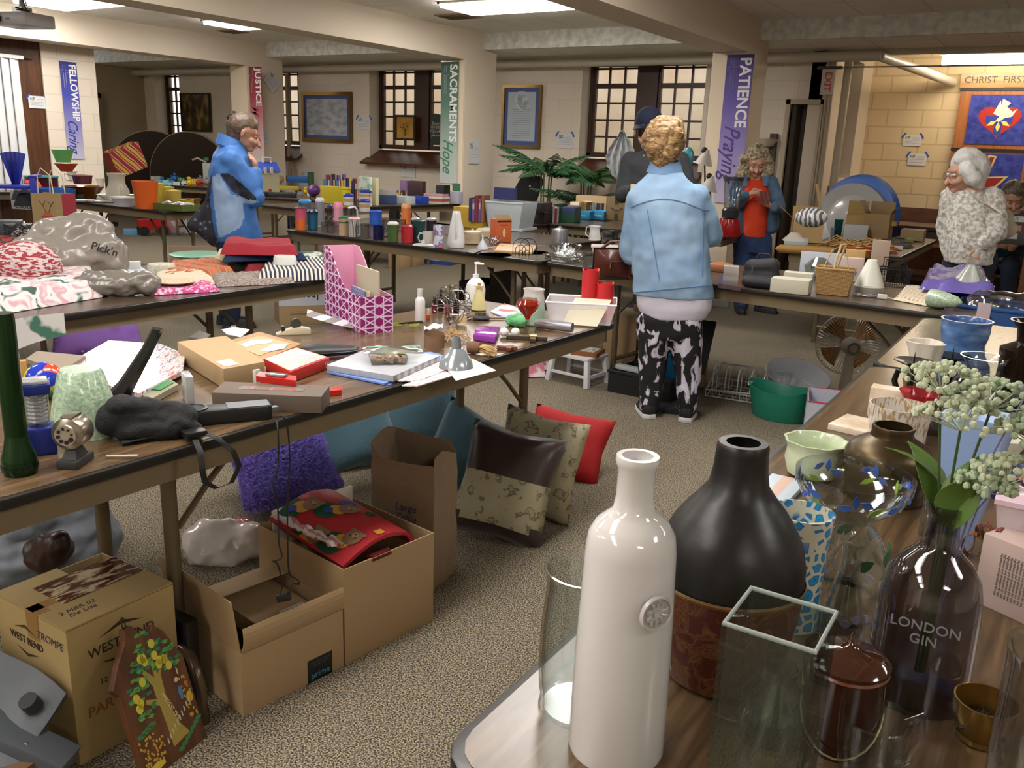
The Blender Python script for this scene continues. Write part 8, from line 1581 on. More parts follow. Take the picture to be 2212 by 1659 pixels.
a=PY(2184,490,8.95);r=T('laptop','grey laptop seen from behind, with an orange and a white sticker','laptop',(a.x-.02,8.98,.742),0.05);mk('screen',G().at(0,0,0,rx=-.15).box(-.19,.19,-.006,.006,0,.27),m('3c3a38',.3,.5),r,bev=.004);mk('keyboard_base',G().box(-.19,.19,.0,.26,-.0,.014),m('55534f',.3,.4),r,bev=.003)
for z_,h_,c_,w_ in((.20,.05,'b9b6ae',.08),(.12,.05,'b06a4a',.07),(.05,.05,'a9a6a0',.05)):mk('sticker',G().at(.03,-.008,0,rx=-.15).box(-w_,w_,-.001,0,z_,z_+h_),m(c_,.5),r,smooth=0)
text('lettering','O7J',m('2c4a34',.5),r,(.03,.025,.225),(PI/2-.15,0,0),.045,ext=.0004)
tub('small lime green plastic item on the floor at the far right edge',2207,600,30,560,'4fa03c',1.1,z=.2,name='watering_can',cat='toy')
# ================= PEOPLE =================
def plane_of(p):
    f=face(p);n=V((-sin(f),cos(f),0));Ri=MX.Rotation(-f,3,'Z')
    def q(x,y,d=0):
        dr=ray(x,y);t=((p+n*d-CP).dot(n))/dr.dot(n);return Ri@(CP+dr*t-p)
    return f,q
def hand(w,d,s,n,L=.17):
    w,d,s,n=V(w),V(d).normalized(),V(s).normalized(),V(n).normalized();k=L/.18;o=[(w,w+d*.075*k,.021*k,.027*k)]
    for i,fl in enumerate((.9,1.0,.95,.75)):
        b=w+d*.075*k+s*(.026-.0175*i)*k;a=b+d*.036*k*fl+n*.006;c=a+(d*.75+n*.65)*.026*k*fl;e=c+(d*.3+n*.95)*.02*k*fl;o+=[(b,a,.0092,.0086),(a,c,.0086,.008),(c,e,.008,.0068)]
    b=w+d*.02*k+s*.02*k;a=b+(s*.8+d*.55)*.035*k;e=a+(d*.9+n*.3+s*.1).normalized()*.032*k;o+=[(b,a,.0115,.0098),(a,e,.0098,.0078)]
    return o
SK=m('b98a72',.5,sss=0);SK2=m('c09880',.5)
def head(c,u,fw,r=.095):
    """c centre of head, u up, fw facing. returns capsules"""
    c,u,fw=V(c),V(u).normalized(),V(fw).normalized();s=u.cross(fw).normalized();k=r/.095
    return [(c+u*.02*k,c+u*.02*k-fw*.015*k,.088*k,.086*k),(c-u*.03*k+fw*.02*k,c-u*.045*k+fw*.03*k,.066*k,.058*k),(c-u*.085*k+fw*.055*k,c-u*.085*k+fw*.05*k,.027*k,.03*k),
            (c-u*.0*k+fw*.095*k,c-u*.038*k+fw*.112*k,.009*k,.0145*k),(c+s*.085*k-u*.0*k,c+s*.088*k-u*.03*k-fw*.005*k,.015*k,.011*k),(c-s*.085*k,c-s*.088*k-u*.03*k-fw*.005*k,.015*k,.011*k),
            (c+fw*.082*k+u*.03*k+s*.03*k,c+fw*.082*k+u*.03*k-s*.03*k,.014*k,.014*k),(c+fw*.078*k-u*.035*k+s*.03*k,c+fw*.06*k-u*.03*k+s*.045*k,.022*k,.02*k),(c+fw*.078*k-u*.035*k-s*.03*k,c+fw*.06*k-u*.03*k-s*.045*k,.022*k,.02*k)]
def features(par,c,u,fw,r=.095,closed=True,brow='6b5540',glasses=None):
    c,u,fw=V(c),V(u).normalized(),V(fw).normalized();s=u.cross(fw).normalized();k=r/.095
    for sg in(-1,1):
        e=c+fw*.084*k+u*.006*k+s*sg*.034*k;g=G().at(*e).sph(.0115*k,10);mk('eyelid' if closed else 'eye',g,m('a3735c' if closed else 'd6d0c8',.4),par)
        mk('eyelashes',G().tube([e+fw*.0085*k-s*.012*k-u*.004*k,e+fw*.012*k-u*.006*k,e+fw*.0085*k+s*.012*k-u*.004*k],.0016*k,5),m('2c1c14',.6),par)
        mk('eyebrow',G().tube([e+u*.02*k-s*.014*k+fw*.006*k,e+u*.025*k+fw*.012*k,e+u*.02*k+s*.016*k+fw*.004*k],.0028*k,5),m(brow,.8),par)
    b=c-u*.062*k+fw*.088*k;mk('mouth',G().tube([b-s*.022*k-fw*.008*k,b+fw*.005*k,b+s*.022*k-fw*.008*k],[.003*k,.0055*k,.003*k],6),m('9c5a50',.4),par)
    if glasses:
        g=G()
        for sg in(-1,1):
            e=c+fw*.103*k+u*.004*k+s*sg*.034*k;g.M=MX();g.tube([e+(s*cos(a)+u*sin(a)*.8)*.024*k for a in[2*PI*j/16 for j in range(16)]],.0018*k,5,closed=True).tube([e+s*sg*.024*k,c+s*sg*.092*k+u*.01*k],.0016,5)
        g.tube([c+fw*.108*k+s*.012*k,c+fw*.108*k-s*.012*k],.0016,5);mk('glasses',g,m(glasses,.2,.6),par)
def hairfn(sc,am,dr=(0,0,1)):
    d=V(dr)
    def f(c,n):
        w=noise.noise(V((c.x*sc,c.y*sc,c.z*sc*.6)));return c+n*am*(abs(w)*2-.3+.4*noise.noise(c*sc*2.7))
    return f
dnm=pat('noise',[(.3,'6d8cad'),(.7,'94b0cc')],5,rough=.85,det=5,bump=.2);dn2=pat('noise',[(.3,'3c5470'),(.7,'5a7896')],5,rough=.85,det=5);jean=pat('noise',[(.3,'1f2f52'),(.7,'334a78')],4,rough=.9,det=4)
def person(label,p,caps,skin=SK,vox=.007):
    f,q=plane_of(p);o=blob('person',caps,skin,None,vox=vox,sm=3,loc=p);o.rotation_euler=(0,0,f);return tag(o,label,'person')
def loft(q,rows):
    o=[]
    for r_ in rows:
        xl,xr,y,hd=r_[:4];d=r_[4] if len(r_)>4 else 0;a,b=q(xl,y,d),q(xr,y,d);o.append(((a.x+b.x)/2,(a.y+b.y)/2,(a.z+b.z)/2,abs(b.x-a.x)/2,hd))
    return('L',o[::-1])
def seam(par,pts,mt,r=.003,nm='seam'):return mk(nm,G().tube(pts,r,5),mt,par)
# --- woman in denim, seen from behind
p=P(1442,902,0);f,q=plane_of(p)
hc=q(1434,312,.08);ua=V((0,.18,1));hd=V((0,.92,-.35))
LS,RS=q(1390,434,.05),q(1500,434,.05);LE,RE=q(1362,545,.10),q(1536,508,.10);LW,RW=q(1372,560,.30),q(1500,520,.32)
hipL,hipR=q(1412,690,.02),q(1478,690,.02);kL,kR=q(1410,790,.03),q(1485,790,.03);aL,aR=q(1402,884,.0),q(1484,884,.0)
caps=head(hc,ua,hd,.098)+[(hc-ua*.08,q(1440,392,.06),.05,.045),(q(1440,420,.05),q(1442,620,.04),.085,.09),(LS,LE,.045,.04),(LE,LW,.038,.026),(RS,RE,.045,.04),(RE,RW,.038,.026),(hipL,kL,.08,.055),(kL,aL,.052,.036),(hipR,kR,.08,.055),(kR,aR,.052,.036),(aL,aL+V((0,.10,-.035)),.03,.024),(aR,aR+V((0,.10,-.035)),.03,.024)]+hand(LW,(.3,.9,-.2),(0.8,-.2,.3),(0,0,-1))+hand(RW,(-.3,.9,0),(-.8,-.2,.3),(0,0,-1))
A=person('woman seen from behind in a light denim jacket and black and white splashed trousers',p,caps,SK2)
blob('hair',[(hc+V((0,-.01,.03)),hc+V((0,.02,.035)),.112,.108),(hc+V((0,-.045,-.02)),hc+V((0,-.04,.04)),.085,.085),(hc+V((0,-.05,-.075)),hc+V((0,-.05,-.04)),.055,.065),(hc+V((-.03,0,.08)),hc+V((.04,0,.09)),.06,.06)],pat('noise',[(.35,'5c4026'),(.5,'8a6a42'),(.65,'b3986a')],20,rough=.6,sc=(1,1,2.5),dist=2),A,vox=.006,sm=2,fn=hairfn(15,.013))
for sx_ in(-1,1):mk('earring',G().at(*(hc+V((sx_*.098,-.01,-.06)))).sph(.006,8),m('d0d0cc',.2,.6),A)
blob('denim_jacket',[loft(q,[(1412,1462,358,.055,.06),(1396,1482,380,.085,.05),(1370,1512,404,.115,.045),(1358,1528,440,.135,.04),(1360,1530,490,.14,.04),(1364,1534,550,.145,.04),(1368,1541,605,.14,.03),(1366,1545,640,.13,.03)]),
 (q(1382,428,.03),LE,.07,.066),(LE,LW,.064,.048),(q(1505,426,.03),RE,.07,.066),(RE,RW,.062,.046)],dnm,A,vox=.009,sm=8,fn=wr(8,.010))
st_=m('5d7fa6',.8);bk_=lambda x,y,e=-.12:q(x,y,e)
nk=q(1437,360,.06);mk('collar',G().grid(lambda u,v:tuple(nk+V(((.066+.022*v)*cos(2*PI*u),(.062+.022*v)*sin(2*PI*u),.03-.06*v+.012*sin(2*PI*u)))),28,3,.008),m('6686ab',.8,bump=.4,bs=200),A)
def on_back(x,y):  # find surface of the jacket behind pixel
    a=q(x,y,-.5);b=q(x,y,.2);d=(b-a).normalized();J=C.objects['denim_jacket'];h_,l_,n_,_=J.ray_cast(a,d,distance=2)
    return (l_-d*.0015) if h_ else q(x,y,-.1)
seam(A,[on_back(1362+i*12,454-24*sin(PI*min(1,(i+1)/14)) ) for i in range(15)],st_,.0035,'yoke_seam')
seam(A,[on_back(1398+i*1.6,452+i*9.2) for i in range(18)],st_,.003,'back_seam');seam(A,[on_back(1520-i*.2,448+i*8.8) for i in range(18)],st_,.003,'back_seam');seam(A,[on_back(1368+i*10.5,632-1.0*i) for i in range(17)],st_,.0035,'waistband_seam')
blob('white_shirt',[loft(q,[(1372,1540,630,.125,.03),(1374,1537,662,.125,.03),(1384,1524,684,.118,.03),(1408,1498,696,.09,.03)])],m('c4bfcf',.8),A,vox=.009,sm=6,fn=wr(7,.005))
prt=pat('noise',[(.0,'0c0c10'),(.54,'0c0c10'),(.56,'b9b4c6'),(.66,'c9c6d2')],9,rough=.8,sc=(1.6,1.6,.8),det=6,dist=1.3,rot=(0,.6,0))
blob('printed_trousers',[loft(q,[(1382,1516,680,.115,.03),(1384,1514,712,.11,.03),(1392,1506,730,.10,.03)]),(hipL,kL,.098,.078),(kL,aL+V((0,0,.02)),.078,.055),(hipR,kR,.098,.078),(kR,aR+V((0,0,.02)),.078,.055)],prt,A,vox=.009,sm=3,fn=wr(9,.007))
def shoe(par,a,dx,col='121214',sole='c9c9cc',L=.24,dirv=(0,1)):
    a=V(a);a.z=0;rz_=math.atan2(-dirv[0],dirv[1])
    for nm,c_,z0,sc_,z1 in(('shoe_sole',sole,0,1.05,.028),('shoe_upper',col,.026,1.0,.075)):
        g=G();g.M=MX.Translation(a)@MX.Rotation(rz_,4,'Z');o=[(.036,-.06),(.04,0),(.046,.07),(.04,.13),(.018,.165),(-.02,.165),(-.042,.12),(-.044,.05),(-.038,-.02),(-.034,-.06),(0,-.075)];k=len(o);s2=sc_*L/.24
        vs=[(x*s2,y*s2,z0) for x,y in o]+[(x*s2*(.96 if z0<.01 else .75),y*s2*(1 if z0<.01 else .95),z1*(1 if z0<.01 or y<.08 else .72)) for x,y in o];g.add(vs,[tuple(range(k-1,-1,-1)),tuple(range(k,2*k))]+[(i,(i+1)%k,k+(i+1)%k,k+i) for i in range(k)]);mk(nm,g,m(c_,.7),par,bev=.006)
shoe(A,aL+V((-.01,.0,0)),0,dirv=(-.25,1));shoe(A,aR+V((.0,.0,0)),0,dirv=(.15,1))
for a in(aL,aR):mk('shoe_lace',G().tube([a+V((.05,-.01,-.01)),a+V((.07,-.02,.0)),a+V((.06,.01,-.02))],.003,5),m('141416',.7),A)
# handbag
hb_=P(1442,902,0);n=V((-sin(f),cos(f),0));fw_=MX.Rotation(f,3,'Z')
o=mk('handbag',G().grid(lambda u,v:tuple(q(1283+80*u+(-6 if u<.5 else 0)*v,535+70*v+(-6*sin(PI*u) if v>.9 else 0),.20-.045*sin(PI*u)*sin(PI*min(1,.15+v*.8)))),12,12).grid(lambda u,v:tuple(q(1283+80*u+(-6 if u<.5 else 0)*v,535+70*v,.215+.045*sin(PI*u)*sin(PI*min(1,.15+v*.8)))),12,12),m('4a1c12',.3,bump=.1,bs=30,coat=.3));o.location=p;o.rotation_euler=(0,0,f);tag(o,'reddish brown leather handbag hanging from the arm of the woman in denim','handbag')
bm=bmesh.new();bm.from_mesh(o.data);bm.verts.ensure_lookup_table()
bd=[e for e in bm.edges if len(e.link_faces)==1];bmesh.ops.bridge_loops(bm,edges=bd);bm.to_mesh(o.data);bm.free()
mk('handle',G().tube([q(1295,540,.2),q(1320,522,.2),q(1350,520,.2),q(1372,540,.2)],.008,8),m('3c150d',.35),o);mk('zip_pull',G().tube([q(1319,566,.14),q(1318,580,.14)],.004,6),m('b9a070',.2,.9),o);mk('zip_line',G().tube([q(1319,566,.142),q(1355,566,.145)],.003,5),m('1c0a06',.4),o)
# --- woman in the blue jacket (profile, facing right)
p=P(503,706,0);f,q=plane_of(p)
hc=q(528,285,0);ua=V((.15,0,1));hd=V((.85,-.12,-.45))
sh=q(500,345,-.02);e1=q(548,425,-.16);w1=q(553,372,-.12);e2=q(545,425,.12);w2=q(552,380,.08)
caps=head(hc,ua,hd,.10)+[(hc-ua*.07-hd*.02,q(497,335,0),.05,.055),(q(500,350,0),q(508,500,0),.09,.09),(sh+V((0,-.1,0)),e1,.045,.038),(e1,w1,.036,.025),(sh+V((0,.12,0)),e2,.045,.038),(e2,w2,.036,.025),(q(497,540,-.07),q(500,625,-.06),.08,.055),(q(500,625,-.06),q(503,696,-.06),.05,.035),(q(500,540,.08),q(495,625,.1),.08,.055),(q(495,625,.1),q(490,696,.12),.05,.035)]+hand(w1,(-.1,.1,1),(.0,.6,.3),(-1,.1,0),.16)+hand(w2,(-.1,-.1,1),(0,-.6,.3),(-1,0,0),.16)
Bp=person('woman in a blue and pale blue jacket facing right, hand at her chin',p,caps,SK)
features(Bp,hc,ua,hd,.10,brow='7a6048')
blob('hair',[(hc+V((-.03,0,.04)),hc+V((.01,0,.05)),.10,.092),(hc+V((-.06,0,-.01)),hc+V((-.05,0,.02)),.07,.075),(hc+V((-.05,0,-.05)),hc+V((-.06,0,-.02)),.05,.055)],pat('noise',[(.4,'54433a'),(.6,'75604c')],14,rough=.5,sc=(1,3,3)),Bp,vox=.006,sm=3,fn=hairfn(30,.003))
blob('hair_bun',[(hc+V((-.09,-.01,.09)),hc+V((-.07,0,.11)),.032,.03)],m('17120f',.6),Bp,vox=.006,sm=1,fn=hairfn(50,.012))
jb=m('3a70b8',.6,bump=.12,bs=15);jp=m('8fa8cc',.6,bump=.12,bs=15);jn=m('161b2e',.7)
J=blob('blue_jacket',[loft(q,[(478,516,296,.07),(472,528,312,.10),(460,538,338,.19),(452,543,370,.215),(450,548,420,.21),(450,556,470,.205),(458,566,505,.20),(464,568,520,.19)]),(sh+V((0,-.12,0)),e1,.085,.078),(e1,w1,.072,.045),(sh+V((0,.14,0)),e2,.08,.07),(e2,w2,.07,.045)],[jb,jp,jn],Bp,vox=.01,sm=8,fn=wr(8,.012))
for mt in(jp,jn):
    if len(J.data.materials)<3:J.data.materials.append(mt)
J.data.materials.clear()
for mt in(jb,jp,jn):J.data.materials.append(mt)
def side_panel(me,regs):
    for fc in me.polygons:
        c=fc.center;w_=MX.Translation(p)@MX.Rotation(f,4,'Z')@c;x,y,_=pj(w_)
        for idx,fn_ in regs:
            if fn_(x,y,c):fc.material_index=idx
def inpoly(pts):
    def t(x,y,c):
        if c.y>.02:return False
        ins=False;k=len(pts)
        for i in range(k):
            (x1,y1),(x2,y2)=pts[i],pts[(i+1)%k]
            if (y1>y)!=(y2>y) and x<(x2-x1)*(y-y1)/(y2-y1)+x1:ins=not ins
        return ins
    return t
side_panel(J.data,[(1,inpoly([(458,382),(473,375),(500,420),(560,436),(545,440),(524,440),(528,470),(518,492),(480,512),(472,512),(462,440)])),(2,inpoly([(476,375),(497,376),(520,395),(553,425),(552,432),(535,432),(505,415),(488,395)]))])
nk=q(500,312,0);mk('collar',G().grid(lambda u,v:tuple(nk+V(((.075+.03*v)*cos(2*PI*u),(.075+.03*v)*sin(2*PI*u),.045-.075*v-.035*cos(2*PI*u)))),28,3,.01),jb,Bp)
blob('navy_trousers',[(q(497,530,-.06),q(500,625,-.06),.10,.075),(q(500,625,-.06),q(503,692,-.06),.072,.058),(q(500,530,.08),q(495,625,.1),.10,.075),(q(495,625,.1),q(490,692,.12),.072,.058)],m('141d38',.9,bump=.2,bs=20),Bp,vox=.01,sm=3,fn=wr(9,.006))
shoe(Bp,q(503,706,-.06),0,'18181a','2a2a2c',dirv=(1,0));shoe(Bp,q(490,706,.12),0,'18181a','2a2a2c',dirv=(1,0))
blob('scarf',[(q(523,335,-.05),q(543,362,-.08),.035,.03),(q(528,335,.03),q(540,360,.02),.03,.03)],m('7c7a76',.9,bump=.3,bs=40),Bp,vox=.007,sm=2,fn=wr(30,.01))
o=blob('shoulder_bag',[(q(452,436,-.08),q(418,486,-.08),.03,.05,(1,.7,1)),(q(455,450,-.08),q(462,505,-.08),.05,.07,(1,.7,1)),(q(425,484,-.08),q(465,520,-.08),.05,.05,(1,.7,1))],pat('voro',[(0,'8a8894'),(.15,'5a5866'),(.3,'1c1a26')],22,rough=.7),None,vox=.01,sm=5,loc=p);o.rotation_euler=(0,0,f);tag(o,'dark floral fabric shoulder bag behind the woman in the blue jacket','bag');mk('strap',G().tube([q(446,432,-.1),q(462,370,-.12),q(485,330,-.12)],.012,6),m('2a2834',.7),o)
# --- man in the cap
pc=PY(1405,230,6.1);p=V((pc.x,pc.y,0));f,q=plane_of(p)
hc=q(1400,283,-.02);ua=V((0,-.25,1));hd=V((0,-.9,-.4));LS,RS=q(1362,350,0),q(1470,350,0);LE,RE=q(1345,420,-.05),q(1488,420,-.05);LW,RW=q(1366,412,-.28),q(1450,420,-.25)
caps=head(hc,ua,hd,.1)+[(hc-ua*.07,q(1415,330,0),.055,.06),(q(1415,350,0),q(1415,520,0),.10,.10),(LS,LE,.05,.042),(LE,LW,.04,.028),(RS,RE,.05,.042),(RE,RW,.04,.028),(q(1398,540,0),q(1396,640,0),.085,.06),(q(1396,640,0),V((-.09,0,.05)),.055,.04),(q(1438,540,0),q(1438,640,0),.085,.06),(q(1438,640,0),V((.09,0,.05)),.055,.04)]+hand(LW,(.8,-.3,.3),(.2,-.2,.9),(.3,.8,-.2),.18)+hand(RW,(-.8,-.3,.2),(-.2,-.2,.9),(0,.8,-.2),.18)
M_=person('man in a navy cap, dark glasses and charcoal sweater standing behind the table',p,caps,SK2)
blob('navy_cap',[(hc+V((0,.015,.06)),hc+V((0,.0,.075)),.104,.1),],m('111a33',.85,bump=.2,bs=60),M_,vox=.006,sm=2)
for v in C.objects['navy_cap'].data.vertices:
    if v.co.z<hc.z+.035:v.co.z=hc.z+.035
mk('cap_brim',G().grid(lambda u,v:tuple(hc+V(((.095+.01*v)*cos(PI+PI*u),.0-(.08+.075*v)*abs(sin(PI*u)),.045-.03*v-.01*abs(u-.5)*2))),16,4,.005),m('0e152b',.8),M_)
mk('sunglasses',G().grid(lambda u,v:tuple(hc+V((.082*cos(PI+PI*u)*1.05,-.035-.078*sin(PI*u),.005-.045*v))),16,3,.003),m('2a0f0c',.08),M_)
mk('mask_beard',G().at(*(hc+V((0,-.07,-.10)))).sph(.04,12,sx=1.1,sy=.8),m('8f8072',.8),M_)
blob('charcoal_sweater',[loft(q,[(1395,1438,322,.07),(1370,1460,338,.11),(1352,1478,358,.13),(1352,1476,410,.14),(1356,1472,480,.135),(1360,1468,530,.13)]),(LS,LE,.075,.066),(LE,LW,.062,.045),(RS,RE,.075,.066),(RE,RW,.062,.045)],m('33363a',.95,bump=.3,bs=120),M_,vox=.011,sm=4,fn=wr(9,.01))
blob('dark_trousers',[(q(1398,540,0),q(1396,640,0),.10,.08),(q(1396,640,0),V((-.09,0,.09)),.075,.06),(q(1438,540,0),q(1438,640,0),.10,.08),(q(1438,640,0),V((.09,0,.09)),.075,.06)],m('1f2128',.9),M_,vox=.012,sm=3)
shoe(M_,(-.09,0,0),0,dirv=(0,-1));shoe(M_,(.09,0,0),0,dirv=(0,-1))
pp=q(1368,407,-.33);o=one('phone_card','small cream card held in the fingers of the man in the cap','card',p+MX.Rotation(f,3,'Z')@pp,f,G().box(-.02,.05,-.003,.003,-.01,.03),m('c9c0a0',.5))
# --- woman in the orange top
p=P(1625,676,0);f,q=plane_of(p)
hc=q(1634,352,-.03);ua=V((.05,-.22,1));hd=V((.12,-.9,-.38));LS,RS=q(1600,395,0),q(1668,395,0);LE,RE=q(1588,448,-.04),q(1683,450,-.04);LW,RW=q(1618,420,-.24),q(1668,446,-.22)
kn=[(q(1607,520,0),q(1604,595,0)),(q(1645,520,0),q(1650,595,0))];ft=[q(1600,672,0),q(1645,662,.12)]
caps=head(hc,ua,hd,.095)+[(hc-ua*.07,q(1633,390,0),.048,.055),(q(1632,405,0),q(1630,500,0),.075,.08),(LS,LE,.042,.036),(LE,LW,.034,.024),(RS,RE,.042,.036),(RE,RW,.034,.024)]+[(a,b,.08,.055) for a,b in kn]+[(kn[0][1],ft[0]+V((0,0,.06)),.05,.035),(kn[1][1],ft[1]+V((0,0,.06)),.05,.035)]+hand(LW,(.85,-.2,.25),(.1,-.3,.9),(.1,-.3,-.9),.16)+hand(RW,(-.8,-.3,.3),(-.3,-.2,.9),(0,.2,.9),.16)
O_=person('woman in an open denim jacket over a bright orange top looking down at her hands',p,caps,SK)
features(O_,hc,ua,hd,.095,brow='6b5a48')
blob('curly_hair',[(hc+V((0,.03,.05)),hc+V((0,.0,.07)),.10,.095),(hc+V((-.09,.01,.0)),hc+V((-.10,.0,-.10)),.055,.065),(hc+V((.09,.02,.0)),hc+V((.10,.02,-.09)),.055,.06),(hc+V((0,.07,.0)),hc+V((0,.06,-.1)),.09,.09),(hc+V((-.06,-.02,.085)),hc+V((-.1,-.03,.03)),.04,.04),(hc+V((.05,-.02,.085)),hc+V((.09,-.02,.03)),.04,.04)],pat('noise',[(.35,'5c5240'),(.5,'8f8268'),(.65,'b5a98c')],18,rough=.6,dist=2),O_,vox=.007,sm=1,fn=hairfn(22,.022))
blob('orange_top',[loft(q,[(1618,1648,388,.06),(1604,1662,402,.09),(1602,1664,430,.118,-.01),(1602,1660,470,.115,-.01),(1604,1656,512,.11,-.01)])],m('c93c1c',.9,bump=.4,bs=60),O_,vox=.008,sm=4,fn=wr(14,.005))
for nm,cs in(('jacket_left',[(q(1598,392,.0),q(1606,400,.0),.07,.07),(q(1594,415,.01),q(1597,500,.0),.075,.08),(LS,LE,.062,.06),(LE,LW+V((-.03,0,-.01)),.056,.042)]),('jacket_right',[(q(1660,392,.0),q(1668,400,.0),.07,.07),(q(1672,415,.01),q(1666,490,.0),.068,.065),(RS,RE,.062,.06),(RE,RW+V((.02,0,-.01)),.056,.042)])):
    blob('denim_'+nm,cs,dn2,O_,vox=.009,sm=3,fn=wr(11,.010))
for sx_,x_ in((-1,1613),(1,1652)):mk('collar_flap',G().grid(lambda u,v:tuple(q(x_+sx_*(10*u-4*v),380+22*v,-.085-.01*sin(PI*u))),4,3,.005),dn2,O_)
blob('blue_jeans',[loft(q,[(1598,1662,500,.10),(1596,1664,530,.11),(1598,1662,545,.10)])]+[(a,b,.098,.08) for a,b in kn]+[(kn[0][1],ft[0]+V((0,0,.05)),.078,.068),(kn[1][1],ft[1]+V((0,0,.05)),.078,.068)],jean,O_,vox=.01,sm=3,fn=wr(10,.007))
shoe(O_,ft[0],0,'26262a','1c1c1e',dirv=(.1,-1));shoe(O_,ft[1],0,'26262a','1c1c1e',dirv=(.9,-.6))
pp=(LW+RW)/2+V((.03,-.06,.03));one('clear_bag','small clear wrapper held between the hands of the woman in orange','wrapper',p+MX.Rotation(f,3,'Z')@pp,f,G().grid(lambda u,v:(.09*(u-.5),.012*sin(7*u+3*v),.11*(v-.5)),8,8,.001),m('7a4a48',.2,alpha=.6,coat=1))
# --- woman in the white sweater
pc=PY(2090,345,6.4);p=V((pc.x,pc.y,0));f,q=plane_of(p)
hc=q(2086,375,-.03);ua=V((-.05,-.05,1));hd=V((-.88,-.45,-.2));LS,RS=q(2058,425,.0),q(2142,430,-.02);RE,RW=q(2150,500,-.08),q(2118,532,-.14);LE,LW=q(2045,495,.05),q(2050,540,.0)
caps=head(hc,ua,hd,.102)+[(hc-ua*.07,q(2098,418,0),.055,.06),(q(2098,430,0),q(2095,540,0),.10,.10),(LS,LE,.05,.04),(LE,LW,.04,.026),(RS,RE,.05,.04),(RE,RW,.04,.026),(q(2072,570,.0),V((-.09,0,.05)),.09,.04),(q(2120,570,.0),V((.09,0,.05)),.09,.04)]+hand(RW,(-.15,-.05,-1),(-.7,-.6,.1),(-.5,.6,0),.17)+hand(LW,(0,0,-1),(0,-1,0),(1,0,0),.16)
Wp=person('older woman with short white hair and glasses in a fluffy white sweater',p,caps,SK)
features(Wp,hc,ua,hd,.102,closed=False,brow='9a8a80',glasses='a09a94')
blob('white_hair',[(hc+V((.03,.03,.04)),hc+V((.0,.01,.065)),.108,.10),(hc+V((.05,.02,-.02)),hc+V((.06,.02,-.07)),.075,.06),(hc+V((.0,-.07,.03)),hc+V((.05,-.07,-.03)),.05,.05),(hc+V((-.045,-.05,.085)),hc+V((.0,-.05,.09)),.04,.045)],m('c9c8c4',.6,bump=.5,bs=60),Wp,vox=.006,sm=4,fn=hairfn(11,.007))
blob('white_sweater',[loft(q,[(2074,2122,404,.065),(2058,2138,420,.11),(2048,2150,445,.15),(2040,2154,490,.17),(2038,2152,535,.175),(2038,2148,567,.165)]),(RS,RE,.08,.072),(RE,RW+V((.01,0,.02)),.068,.05),(LS,LE,.075,.068),(LE,LW,.06,.05)],pat('noise',[(.4,'9a958c'),(.5,'b9b5ae'),(.6,'cfccc6')],45,rough=1,bump=.8),Wp,vox=.010,sm=4,fn=wr(22,.007))
blob('navy_trousers',[(q(2072,565,.0),V((-.09,0,.09)),.10,.065),(q(2120,565,.0),V((.09,0,.09)),.10,.065)],m('161c30',.9),Wp,vox=.012,sm=3)
shoe(Wp,(-.09,0,0),0,dirv=(-1,-.3));shoe(Wp,(.09,0,0),0,dirv=(-1,-.3))
o=blob('crossbody_bag',[((-.03,0,-.05),(.05,0,-.04),.07,.06,(1,.5,1)),((0,0,.02),(.03,0,.03),.05,.05,(1,.5,1))],m('a9a08e',.7),None,vox=.008,sm=4,loc=p+MX.Rotation(f,3,'Z')@q(2160,480,.1));o.rotation_euler=(0,0,f);tag(o,'cream cross-body bag behind the woman in the white sweater','bag')
mk('strap',G().tube([MX.Rotation(0,3,'Z')@(q(x_,y_,d_)-q(2160,480,.1)) for x_,y_,d_ in((2158,470,.06),(2150,455,-.14),(2125,440,-.19),(2100,420,-.15),(2090,408,-.10))],.005,6),m('a59c8c',.7),o)
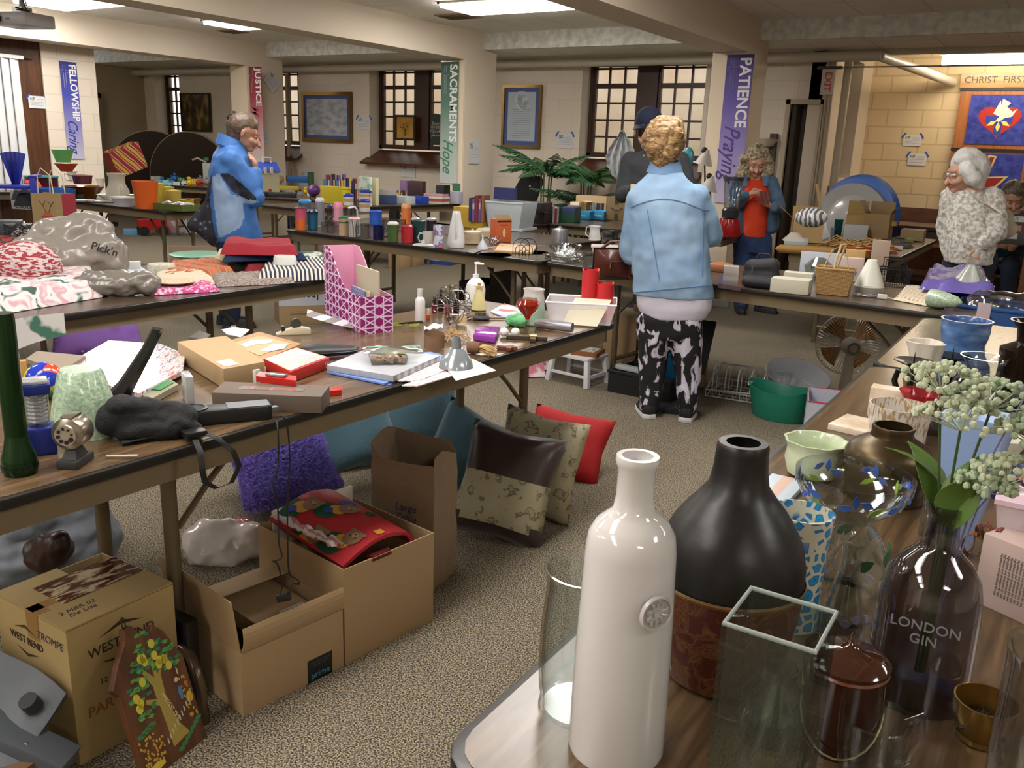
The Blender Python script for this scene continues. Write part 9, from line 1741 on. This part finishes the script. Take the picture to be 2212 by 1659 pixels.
# --- seated person at the right edge
pc=PY(2192,400,9.75);p=V((pc.x,pc.y,0));f,q=plane_of(p);hc=V((0,-.05,pc.z-.11));ua=V((0,-.3,1));hd=V((.25,-.8,-.6))
caps=head(hc,ua,hd,.1)+[(hc-ua*.07,(0,.02,.98),.05,.06),((0,.03,.95),(0,.06,.55),.12,.14),((-.17,.0,.93),(-.24,-.1,.68),.048,.04),((-.24,-.1,.68),(-.1,-.25,.70),.038,.026),((.17,.0,.93),(.22,-.1,.68),.048,.04),((.22,-.1,.68),(.1,-.25,.70),.038,.026),((-.1,.03,.50),(-.14,-.38,.48),.085,.06),((-.14,-.38,.48),(-.16,-.40,.06),.055,.038),((.1,.03,.50),(.08,-.38,.48),.085,.06),((.08,-.38,.48),(.1,-.4,.06),.055,.038)]+hand((-.1,-.25,.70),(.3,-.9,-.1),(.8,0,.3),(0,0,-1),.16)+hand((.1,-.25,.70),(-.3,-.9,-.1),(-.8,0,.3),(0,0,-1),.16)
Sp=person('grey haired person in a dark blue sweater seated behind the laptop',p,caps,SK)
features(Sp,hc,ua,hd,.1)
blob('hair',[(hc+V((0,.02,.04)),hc+V((0,.0,.06)),.11,.105),(hc+V((-.07,.02,0)),hc+V((-.085,.02,-.07)),.055,.05),(hc+V((.06,.04,0)),hc+V((.06,.04,-.06)),.055,.05)],pat('noise',[(.4,'4d4236'),(.6,'857866')],16,rough=.6),Sp,vox=.007,sm=1,fn=hairfn(24,.010))
blob('blue_sweater',[((-.1,.02,.93),(.1,.02,.93),.085,.085),((-.05,.04,.8),(.05,.04,.8),.14,.14),((-.04,.06,.6),(.04,.06,.6),.145,.145),((-.17,0,.93),(-.24,-.1,.68),.068,.06),((-.24,-.1,.68),(-.12,-.23,.70),.056,.042),((.17,0,.93),(.22,-.1,.68),.068,.06),((.22,-.1,.68),(.12,-.23,.70),.056,.042)],m('2c4258',.9),Sp,vox=.011,sm=3,fn=wr(10,.008))
blob('jeans',[((-.1,.04,.52),(-.14,-.38,.49),.10,.078),((-.14,-.38,.49),(-.16,-.4,.09),.072,.058),((.1,.04,.52),(.08,-.38,.49),.10,.078),((.08,-.38,.49),(.1,-.4,.09),.072,.058)],m('1a2438',.9),Sp,vox=.011,sm=3,fn=wr(10,.006))
shoe(Sp,(-.16,-.4,0),0,'3a3a3e','9a9a98',dirv=(0,-1));shoe(Sp,(.1,-.4,0),0,'3a3a3e','9a9a98',dirv=(0,-1))
r=T('wooden_chair','wooden chair under the seated person at the right edge','chair',p,f);mk('seat',G().box(-.22,.22,-.16,.26,.37,.40),pew,r,bev=.004);mk('backrest',G().box(-.22,.22,.24,.27,.40,.9),pew,r,bev=.004)
for x_ in(-.19,.19):
    for y_ in(-.13,.23):mk('leg',G().cb(x_,y_,0,.04,.04,.37),pew,r,smooth=0)
